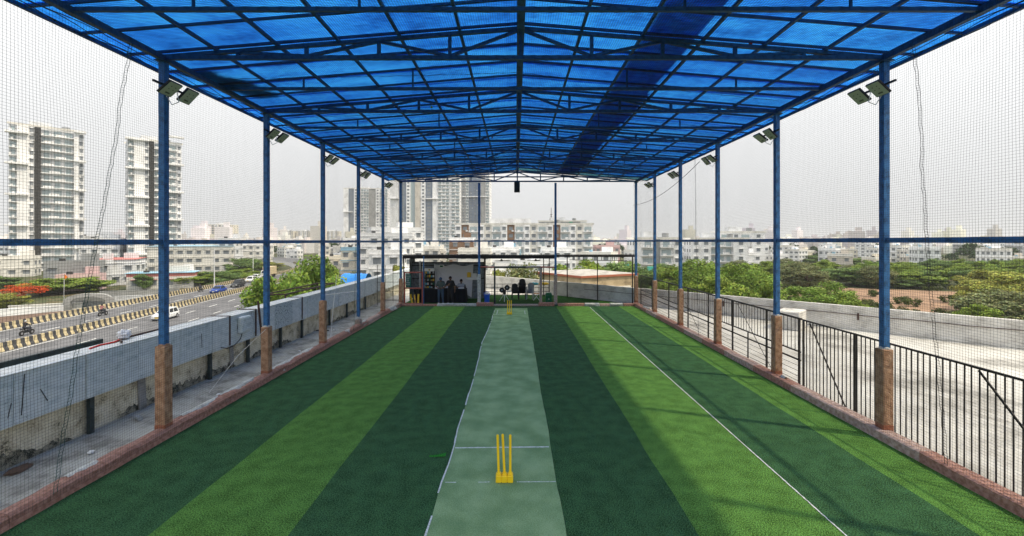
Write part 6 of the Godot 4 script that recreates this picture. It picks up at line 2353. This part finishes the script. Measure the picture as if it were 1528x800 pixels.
	for q in [[2.3, 0], [3.2, 0], [3.2, 2.1]]:
		ap.push_back(Vector2(q[0], q[1]))
	for k in 9:
		var a := PI * k / 8
		ap.push_back(Vector2(cos(a) * 2.9, 2.2 + sin(a) * 0.75))
	ap.push_back(Vector2(-3.2, 2.1))
	mb = MB.new()
	mb.prism(ap, Vector3(0, 0, -0.4), Vector3.RIGHT, Vector3.UP, Vector3(0, 0, 0.8))
	part(ag, "arch", mb.mesh(), M.b_midgrey)
	mb = MB.new()
	mb.box(Vector3(0, 1.2, -1.2), Vector3(6.0, 2.4, 0.2))
	part(ag, "back_wall", mb.mesh(), M.b_grey)
	for q in [[-700, 74, 9, 0.5, 1.3, "low grey compound wall next to the arched gateway", "b_offwhite"], [-740, 70, 10, 0.55, 1.2, "low pale compound wall by the flame tree", "b_white"], [-585, 84, 10, 0.4, 1.4, "grey compound wall running from the arched gateway", "b_palegrey"], [-560, 95, 14, 0.35, 1.3, "rough stone heap wall by the blue-roofed stall", "b_midgrey"]]:
		mb = MB.new()
		mb.box(Vector3(0, q[4] / 2, 0), Vector3(q[2], q[4], 0.25))
		mb.box(Vector3(0, q[4] + 0.05, 0), Vector3(q[2] + 0.1, 0.1, 0.35))
		single("compound_wall", q[5], "wall", mb.mesh(), M[q[6]], P(bx(q[0], q[1]), -8.2, q[1]), "", Basis(Vector3.UP, q[3]))
	struct("earth_bank", sheet([[bx(-770, 60), 60], [bx(-560, 74), 74], [bx(-585, 78), 78], [bx(-770, 66), 66]], -7.6), M.earth, "brown earth bank beside the path")
	var fl := thing("orange_flag", "small orange flag on a pole by the gateway", "flag", P(bx(-674, 80), -8.2, 80))
	mb = MB.new()
	mb.cyl(Vector3.ZERO, Vector3(0, 6.2, 0), 0.05, 0.03, 6)
	part(fl, "pole", mb.mesh(), M.b_palegrey)
	mb = MB.new()
	for k in 5:
		mb.quad(Vector3(k * 0.12, 5.0 + 0.08 * k, 0.05 * sin(k * 1.2)), Vector3(k * 0.12 + 0.12, 5.08 + 0.08 * k, 0.05 * sin(k * 1.2 + 1.2)), Vector3(k * 0.12 + 0.12, 6.0 - 0.12 * k, 0.05 * sin(k * 1.2 + 1.2)), Vector3(k * 0.12, 6.1 - 0.12 * k, 0.05 * sin(k * 1.2)))
	part(fl, "cloth", mb.mesh(), mat("flag_orange", lin(0.8, 0.2, 0.02), 0.8))
	# the spread of ordinary houses: a few kinds, many copies
	var kinds := []
	var defs := [[9, 8, 2, "b_white", "b_white"], [11, 9, 3, "b_white", "b_offwhite"], [8, 10, 3, "b_offwhite", "b_offwhite"], [12, 10, 4, "b_white", "b_white"], [10, 8, 2, "b_cream", "b_offwhite"], [9, 9, 3, "b_palegrey", "b_white"], [14, 10, 4, "b_offwhite", "b_white"], [8, 8, 2, "b_beige", "b_offwhite"], [10, 9, 3, "b_skyblue", "b_white"], [9, 8, 3, "b_pink", "b_white"], [16, 11, 5, "b_white", "b_palegrey"], [12, 9, 3, "b_midgrey", "b_palegrey"]]
	var words := ["low white house", "white three-storey house", "deep off-white house", "white four-storey house", "low cream house", "pale grey three-storey house", "wide off-white block", "low beige house", "pale blue house", "pink three-storey house", "big white five-storey block", "grey three-storey house"]
	var r := RandomNumberGenerator.new()
	r.seed = 99
	var spots := []
	for k in 5000:
		var px := r.randf_range(-790, 790) if k % 3 else r.randf_range(150, 790)
		var d := 125.0 + 520.0 * pow(r.randf(), 1.25)
		if px > 150 and d < 165.0:
			continue
		if px < -330 and d < 190.0:
			continue
		var x := px * d / 650.0
		if absf(x - road_x(-42, d)) < 26.0 and d < 300:
			continue
		var ok := true
		for s in spots:
			if Vector2(s[0] - x, s[1] - d).length() < 11.5:
				ok = false
				break
		if ok:
			spots.append([x, d])
		if spots.size() >= 246:
			break
	for k in 300:
		var d := r.randf_range(96, 300)
		var x := r.randf_range(-300, -150) * d / 650.0
		if x < road_x(-29.5, d) + 8.0:
			continue
		var ok := true
		for s in spots:
			if Vector2(s[0] - x, s[1] - d).length() < 11.0:
				ok = false
				break
		if ok:
			spots.append([x, d])
		if spots.size() >= 274:
			break
	for k in defs.size():
		kinds.append(null)
	for s in spots:
		var k := r.randi() % 12
		if k in [8, 9] and r.randf() < 0.6:
			k = 1
		if k == 9 and r.randf() < 0.7:
			k = 2
		if s[1] < 300.0 and s[0] > 30.0:
			k = [0, 1, 2, 4, 7, 5][k % 6]
		var q: Array = defs[k]
		var lb: String = words[k] + " among the crowded city roofs"
		var turn := r.randf_range(-0.6, 0.6)
		var scl := Vector3(r.randf_range(0.65, 0.95), r.randf_range(0.75, 1.0), r.randf_range(0.65, 0.95))
		if kinds[k] == null:
			kinds[k] = house(lb, P(s[0], G, s[1]), turn, q[0], q[1], q[2], q[3], {"trim": q[4], "tank": k % 2, "group": words[k] + "s of the city"})
		else:
			again(kinds[k], P(s[0], G, s[1]), turn, "", scl)
	# what lies farther, as one mass
	var far := MultiMesh.new()
	far.transform_format = MultiMesh.TRANSFORM_3D
	far.use_colors = true
	var one := MB.new()
	one.box(Vector3(0, 0.5, 0), Vector3(1, 1, 1))
	one.box(Vector3(0.2, 1.08, 0), Vector3(0.35, 0.2, 0.4))
	for k in 3:
		one.box(Vector3(-0.25 + 0.25 * k, 0.35, 0.5), Vector3(0.1, 0.12, 0.02))
		one.box(Vector3(-0.25 + 0.25 * k, 0.72, 0.5), Vector3(0.1, 0.12, 0.02))
	far.mesh = one.mesh()
	far.instance_count = 4200
	for k in 4200:
		var d := 430.0 + 3000.0 * pow(r.randf(), 1.5)
		var x := r.randf_range(-820, 820) * d / 650.0
		var hgt := r.randf_range(6, 15) if r.randf() < 0.94 else r.randf_range(16, 30)
		far.set_instance_transform(k, Transform3D(Basis(Vector3.UP, r.randf_range(-0.7, 0.7)).scaled_local(Vector3(r.randf_range(7, 14), hgt, r.randf_range(7, 12))), P(x, G, d)))
		var v := r.randf_range(0.5, 0.85)
		far.set_instance_color(k, Color(v, v * r.randf_range(0.93, 1.0), v * r.randf_range(0.84, 1.0)))
	var fm := MultiMeshInstance3D.new()
	fm.name = "far_city"
	fm.multimesh = far
	fm.material_override = mat("far_wall", Color.WHITE, 0.9, {"tint": true})
	add_child(fm)
	fm.set_meta("kind", "stuff")
	fm.set_meta("label", "mass of pale city buildings reaching to the horizon")
	fm.set_meta("category", "city")

# ------------------------------------------------------------------ trees
func crown_mesh(s: int, base: Color, n: int, leaf: float, lobes: int, loose: float, mid := 5.7, tall := 2.6) -> ArrayMesh:
	# nominal crown: radius 4, up to y 9
	var r := RandomNumberGenerator.new()
	r.seed = s
	var mb := MB.new()
	mb.tinted = true
	var cl := []
	for k in lobes:
		var u := Vector3(r.randfn(), r.randfn() * 0.8 + 0.15, r.randfn()).normalized()
		var q := u * Vector3(3.1, tall, 3.1) * r.randf_range(0.55, 1.0)
		cl.append([Vector3(q.x, mid + q.y, q.z), r.randf_range(0.7, 1.35) * loose, r.randf_range(0.72, 1.28)])
	for k in n:
		var c: Array = cl[r.randi() % lobes]
		var u := Vector3(r.randfn(), r.randfn(), r.randfn()).normalized()
		var rad: float = c[1] * pow(r.randf(), 0.28)
		var p: Vector3 = c[0] + u * rad * Vector3(1.0, 0.72, 1.0)
		var nrm := (u + Vector3(r.randfn(), r.randfn() + 0.6, r.randfn()) * 0.55).normalized()
		var a := nrm.cross(Vector3(r.randfn(), r.randfn(), r.randfn())).normalized()
		var b := nrm.cross(a)
		var l := leaf * r.randf_range(0.7, 1.35)
		var v: float = c[2] * r.randf_range(0.7, 1.3)
		mb.col = Color(base.r * v * r.randf_range(0.85, 1.2), base.g * v, base.b * v * r.randf_range(0.8, 1.2))
		mb.quad(p - a * l * 0.5, p - b * l * 0.28 + a * l * 0.05, p + a * l * 0.55, p + b * l * 0.28 + a * l * 0.05)
	return mb.mesh()

func trunk_mesh(s: int) -> ArrayMesh:
	var r := RandomNumberGenerator.new()
	r.seed = s
	var mb := MB.new()
	mb.cyl(Vector3.ZERO, Vector3(0.05, 1.6, 0), 0.26, 0.2, 8)
	mb.cyl(Vector3(0.05, 1.6, 0), Vector3(-0.1, 3.6, 0.1), 0.2, 0.13, 8)
	for k in 9:
		var a := TAU * k / 9 + r.randf()
		var y := r.randf_range(1.7, 3.6)
		var q := Vector3(cos(a) * r.randf_range(1.2, 2.4), y + r.randf_range(1.2, 3.4), sin(a) * r.randf_range(1.2, 2.4))
		mb.cyl(Vector3(-0.05, y, 0.05), q * Vector3(0.5, 1, 0.5) - Vector3(0, 0.4, 0), 0.1, 0.07, 6)
		mb.cyl(q * Vector3(0.5, 1, 0.5) - Vector3(0, 0.4, 0), q, 0.07, 0.03, 6)
	return mb.mesh()

func trees() -> void:
	var kinds := {
		"green": ["bushy mid green tree", Color(0.19, 0.27, 0.045), 11000, 0.34, 36, 1.0],
		"fresh": ["leafy fresh green tree", Color(0.175, 0.27, 0.048), 18000, 0.23, 42, 1.0],
		"dark": ["dense dark green tree", Color(0.12, 0.19, 0.055), 9000, 0.36, 34, 1.05],
		"yellow": ["yellowish green tree", Color(0.26, 0.28, 0.06), 11000, 0.34, 36, 1.0],
		"dull": ["dusty grey green tree", Color(0.18, 0.205, 0.09), 9000, 0.33, 36, 1.0],
		"flame": ["orange flowering tree", Color(0.55, 0.09, 0.02), 4000, 0.3, 30, 1.0]}
	var proto := {}
	var s := 300
	for k in kinds:
		var q: Array = kinds[k]
		proto[k] = [crown_mesh(s, q[1], q[2], q[3], q[4], q[5]), trunk_mesh(s), crown_mesh(s + 40, q[1], q[2], q[3], q[4] + 12, q[5] * 1.05, 4.4, 3.7)]
		s += 1
	# [bearing, top (below the eye, at that distance, in 1/650), width, distance, kind, where]
	var list := [
		[-326, 11, 165, 33, "fresh", "standing between the clad parapet and the highway"], [-306, 22, 130, 33, "fresh", "hugging the clad parapet beside the rusty frame"], [-372, 50, 90, 33, "fresh", "leaning over the highway from the parapet side"],
		[-296, 26, 120, 37, "fresh", "close behind the clad parapet, second of the pair by the highway"], [-285, 32, 90, 41, "green", "standing past a blue post by the rusty frame"], [-305, 52, 80, 37, "fresh", "low behind the rusty frame"], [-362, 52, 60, 34, "fresh", "lowest beside the clad parapet"],
		[-178, 30, 44, 62, "yellow", "peeping over the gutter corner"],
		[5, 27, 92, 54, "dull", "standing behind the pipe frame and chairs"], [-28, 36, 40, 52, "yellow", "low behind the pipe frame"],
		[80, 30, 74, 68, "green", "behind the cream building's roof"], [112, 25, 74, 80, "green", "between the cream building and the pink house"], [146, 27, 80, 92, "dark", "beside the turquoise sheds"], [176, 34, 60, 95, "dark", "behind the turquoise sheds"],
		[206, 38, 74, 74, "dark", "next to the corner of the railing"], [240, 32, 84, 64, "green", "first of the bushy row beyond the parapet"], [292, 21, 130, 60, "fresh", "tallest of the bushy row beyond the parapet"], [345, 26, 130, 56, "fresh", "broad in the bushy row beyond the parapet"], [372, 58, 76, 50, "green", "low at the end of the bushy row"], [300, 48, 110, 52, "green", "in front of the bushy row beyond the parapet"], [258, 58, 80, 50, "green", "low at the start of the bushy row"],
		[415, 28, 56, 112, "dull", "thin at the edge of the brown field"], [436, 34, 60, 108, "dull", "behind the brown field"], [470, 40, 74, 122, "dark", "across the brown field"], [452, 56, 112, 60, "fresh", "rounded, just beyond the parapet by the field"], [500, 76, 70, 56, "green", "low beyond the parapet by the field"], [400, 82, 60, 54, "green", "lowest beyond the parapet by the field"],
		[510, 38, 84, 118, "dark", "dark at the back of the brown field"], [536, 42, 70, 116, "dark", "second dark one at the back of the brown field"], [600, 44, 72, 112, "green", "round, alone in the brown field"], [576, 54, 52, 112, "dark", "low beside the round one in the field"],
		[705, 40, 86, 84, "yellow", "beyond the parapet past the field"], [735, 42, 124, 74, "yellow", "broad at the far side of the field"], [722, 70, 120, 58, "dull", "rounded, close beyond the parapet"], [700, 60, 70, 66, "yellow", "at the edge of the brown field"], [770, 56, 80, 62, "yellow", "partly cut off beyond the parapet"], [690, 92, 60, 56, "green", "lowest close beyond the parapet"],
		[575, 30, 66, 168, "green", "before the white city houses"], [620, 33, 60, 165, "green", "second before the white city houses"], [640, 28, 50, 175, "dark", "dark before the white city houses"], [700, 28, 60, 170, "dark", "among the roofs past the field"], [750, 26, 64, 165, "dark", "tall among the roofs past the field"], [545, 28, 50, 185, "dark", "by the roofs behind the field"], [500, 24, 60, 200, "dark", "by the white corner flats"], [395, 24, 50, 160, "dull", "beside the white corner flats"], [440, 20, 44, 235, "dark", "high between city roofs"], [660, 36, 60, 140, "green", "in the line before the city"], [600, 24, 50, 230, "dark", "small between city roofs"], [520, 34, 60, 150, "green", "beyond the brown field's edge"],
		[-680, 54, 90, 100, "green", "spreading beyond the highway by the taller tower"], [-640, 53, 70, 104, "green", "second beyond the highway by the taller tower"], [-710, 55, 60, 98, "green", "next to the flame tree"], [-760, 76, 56, 76, "yellow", "scrubby beyond the highway"], [-735, 62, 60, 92, "flame", "beyond the highway"], [-775, 50, 60, 105, "dark", "behind the flame tree"], [-556, 47, 26, 108, "dark", "narrow and dark by the red-roofed house"],
		[-470, 45, 60, 116, "green", "by the blue-roofed stall"], [-440, 43, 60, 118, "dark", "behind the blue-roofed stall"], [-422, 42, 60, 122, "green", "along the highway's far side"], [-402, 40, 56, 129, "green", "along the far side of the highway"], [-408, 24, 60, 160, "dark", "by the school block's end"], [-388, 22, 46, 200, "dull", "towering at the highway's bend"], [-370, 30, 50, 185, "yellow", "at the highway's bend"], [-492, 47, 46, 114, "green", "small by the blue-roofed stall"],
		[-150, 34, 36, 120, "green", "small above the shelter's gutter end"], [-245, 44, 40, 100, "dull", "by the blue tarpaulin"], [-222, 50, 30, 96, "green", "small by the blue tarpaulin"]]
	var fr := RandomNumberGenerator.new()
	fr.seed = 61
	var put := []
	for k in 400:
		var dd := fr.randf_range(84, 158)
		var bb := fr.randf_range(380, 790) if k % 3 else fr.randf_range(150, 790)
		var xx := bb * dd / 650.0
		if (in_field(xx, dd) or in_field(xx + 4, dd - 4)) or (dd > 125 and fr.randf() < 0.4):
			continue
		var free := true
		for e in put:
			if Vector2(e[0] - xx, e[1] - dd).length() < 7.5:
				free = false
				break
		if not free:
			continue
		put.append([xx, dd])
		var hh := fr.randf_range(4.2, 6.6)
		var kd: String = ["dark", "green", "dark", "dull", "green", "fresh"][fr.randi() % 6]
		list.append([bb, (EYE - (hh - 8.2)) * 650.0 / dd, fr.randf_range(6.5, 10.5) * 650.0 / dd, dd, kd, "in the wooded belt between the parapet and the city"])
		if put.size() >= 66:
			break
	for q in list:
		var d: float = q[3]
		var top: float = EYE - q[1] * d / 650.0
		var base := -8.2
		var rad: float = q[2] * d / 1300.0
		var t := thing("tree", "%s %s" % [kinds[q[4]][0], q[5]], "tree", P(bx(q[0], d), base, d), fposmod(q[0] * 0.37, TAU), "trees round the terrace")
		t.scale = Vector3(rad / 3.9, (top - base) / 8.7, rad / 3.9)
		part(t, "trunk", proto[q[4]][1], M.bark)
		part(t, "crown", proto[q[4]][2 if (top - base) < rad * 2.1 or d < 66.0 else 0], M.leaf)
	# far tree mass between the roofs
	var mm := MultiMesh.new()
	mm.transform_format = MultiMesh.TRANSFORM_3D
	mm.mesh = crown_mesh(411, Color(0.045, 0.09, 0.025), 700, 0.95, 26, 1.1)
	var r := RandomNumberGenerator.new()
	r.seed = 8
	mm.instance_count = 420
	for k in 420:
		var d := 230.0 + 1300.0 * pow(r.randf(), 1.4)
		var x := r.randf_range(-800, 800) * d / 650.0
		if absf(x - road_x(-42, d)) < 22.0:
			x += 60.0
		var sc := r.randf_range(0.8, 1.5)
		mm.set_instance_transform(k, Transform3D(Basis(Vector3.UP, r.randf() * TAU).scaled_local(Vector3(sc, sc * r.randf_range(0.75, 1.15), sc)), P(x, -8.2 - sc * 1.6, d)))
	var o := MultiMeshInstance3D.new()
	o.name = "far_treeline"
	o.multimesh = mm
	o.material_override = M.leaf
	add_child(o)
	o.set_meta("kind", "stuff")
	o.set_meta("label", "far green treetops scattered between the city roofs")
	o.set_meta("category", "trees")
	# scrub on the open ground beyond the parapet
	mm = MultiMesh.new()
	mm.transform_format = MultiMesh.TRANSFORM_3D
	mm.mesh = crown_mesh(433, Color(0.085, 0.11, 0.03), 500, 0.9, 18, 1.3)
	mm.instance_count = 260
	for k in 260:
		var d := r.randf_range(50, 150)
		var x := r.randf_range(150, 780) * d / 650.0
		if in_field(x, d) and k % 5 > 1:
			d += 70.0
		var sc := r.randf_range(0.2, 0.42)
		mm.set_instance_transform(k, Transform3D(Basis(Vector3.UP, r.randf() * TAU).scaled_local(Vector3(sc, sc * 0.8, sc)), P(x, -8.2 - sc * 2.4, d)))
	o = MultiMeshInstance3D.new()
	o.name = "scrub"
	o.multimesh = mm
	o.material_override = M.leaf
	add_child(o)
	o.set_meta("kind", "stuff")
	o.set_meta("label", "olive scrub on the open ground beyond the parapet")
	o.set_meta("category", "scrub")

# ------------------------------------------------------------------ lamps and stumps
func flood_pair(side: int, d: float, label: String, spin: float) -> void:
	var x: float = -6.68 if side == 0 else 7.0
	var inw := 1.0 if side == 0 else -1.0
	var t := thing("floodlight_pair", label, "floodlight", P(x, 6.82, d))
	var mb := MB.new()
	mb.bar(Vector3(0, 0, 0.55), Vector3(0, 0, -0.42), 0.035, 0.035)
	part(t, "bar", mb.mesh(), M.lamp_case)
	mb = MB.new()
	mb.bar(Vector3(0, 0, 0.0), Vector3(-inw * 0.21, 0, 0.0), 0.04, 0.04)
	part(t, "bracket", mb.mesh(), M.lamp_case)
	for k in 2:
		var z := 0.22 if k == 0 else -0.24
		# face points inwards and down
		var nrm := Vector3(inw * cos(0.82), -sin(0.82), 0.0).normalized()
		var up := Vector3(inw * sin(0.82), cos(0.82), 0.0)
		var b := Basis(up.cross(nrm), up, nrm) * Basis(Vector3.RIGHT, spin * (1.0 if k else -0.6)) * Basis(Vector3.BACK, 0.12 * spin)
		var c := Vector3(inw * 0.05, -0.04, z)
		mb = MB.new()
		mb.box(c, Vector3(0.31, 0.33, 0.05), b, 0.008)
		var lamp := part(t, "lamp_case", mb.mesh(), M.lamp_case)
		mb = MB.new()
		mb.box(c + b * Vector3(0, 0, 0.026), Vector3(0.285, 0.305, 0.008), b)
		part(lamp, "glass", mb.mesh(), M.lamp_glass)
		mb = MB.new()
		for e in [[-0.05, 0.07], [0.05, 0.07], [-0.05, 0.0], [0.05, 0.0]]:
			mb.box(c + b * Vector3(e[0], e[1], 0.031), Vector3(0.022, 0.016, 0.006), b)
		mb.box(c + b * Vector3(0, -0.09, 0.031), Vector3(0.1, 0.03, 0.006), b)
		part(lamp, "diodes", mb.mesh(), M.led)
	mb = MB.new()
	mb.tube([Vector3(0, -0.02, -0.02), Vector3(inw * 0.02, -0.22, -0.04), Vector3(-inw * 0.1, -0.28, -0.02), Vector3(-inw * 0.2, -0.1, 0.0)], 0.008, 5)
	part(t, "cable", mb.mesh(), M.white_cord)

func stumps(label: String, at: Vector3, lean: float) -> void:
	var t := thing("stump_set", label, "stumps", at)
	for k in 3:
		var x := -0.093 + 0.093 * k
		var mb := MB.new()
		mb.box(Vector3(x, 0.055, 0), Vector3(0.0925, 0.11, 0.13), Basis.IDENTITY, 0.01)
		mb.box(Vector3(x, 0.118, -0.005), Vector3(0.07, 0.03, 0.085), Basis.IDENTITY, 0.01)
		part(t, "base", mb.mesh(), M.yellow_plastic)
		mb = MB.new()
		mb.cyl(Vector3(x, 0.12, 0), Vector3(x, 0.155, 0), 0.032, 0.024, 12)
		part(t, "socket", mb.mesh(), M.yellow_plastic)
		var tip := Vector3(x, 0.73, 0)
		if k == 0:
			tip.x -= 0.018 * lean
		if k == 1:
			tip.x -= 0.03 * lean
			tip.z -= 0.02 * lean
		mb = MB.new()
		mb.cyl(Vector3(x, 0.115, 0), tip, 0.0205, 0.0205, 12)
		mb.sphere(tip, Vector3(0.0205, 0.02, 0.0205), 12, 6)
		part(t, "stump", mb.mesh(), M.yellow_plastic)

func details() -> void:
	stumps("yellow plastic stumps at the crease away from the shelter, middle one leaning", P(-0.18, -0.004, 7.0), 1.0)
	stumps("yellow plastic stumps standing upright at the crease by the shelter", P(-0.33, -0.004, 22.95), 0.0)
	var nth := ["first", "second", "third", "fourth", "fifth"]
	for k in 5:
		flood_pair(0, POSTS[k + 2] - 0.03, "pair of square floodlights on the road-side shed posts, %s from the shelter" % nth[4 - k], 0.06 * (k % 3 - 1))
		flood_pair(1, POSTS[k + 2] - 0.03, "pair of square floodlights on the railing-side shed posts, %s from the shelter" % nth[4 - k], 0.1 * ((k + 1) % 3 - 1))
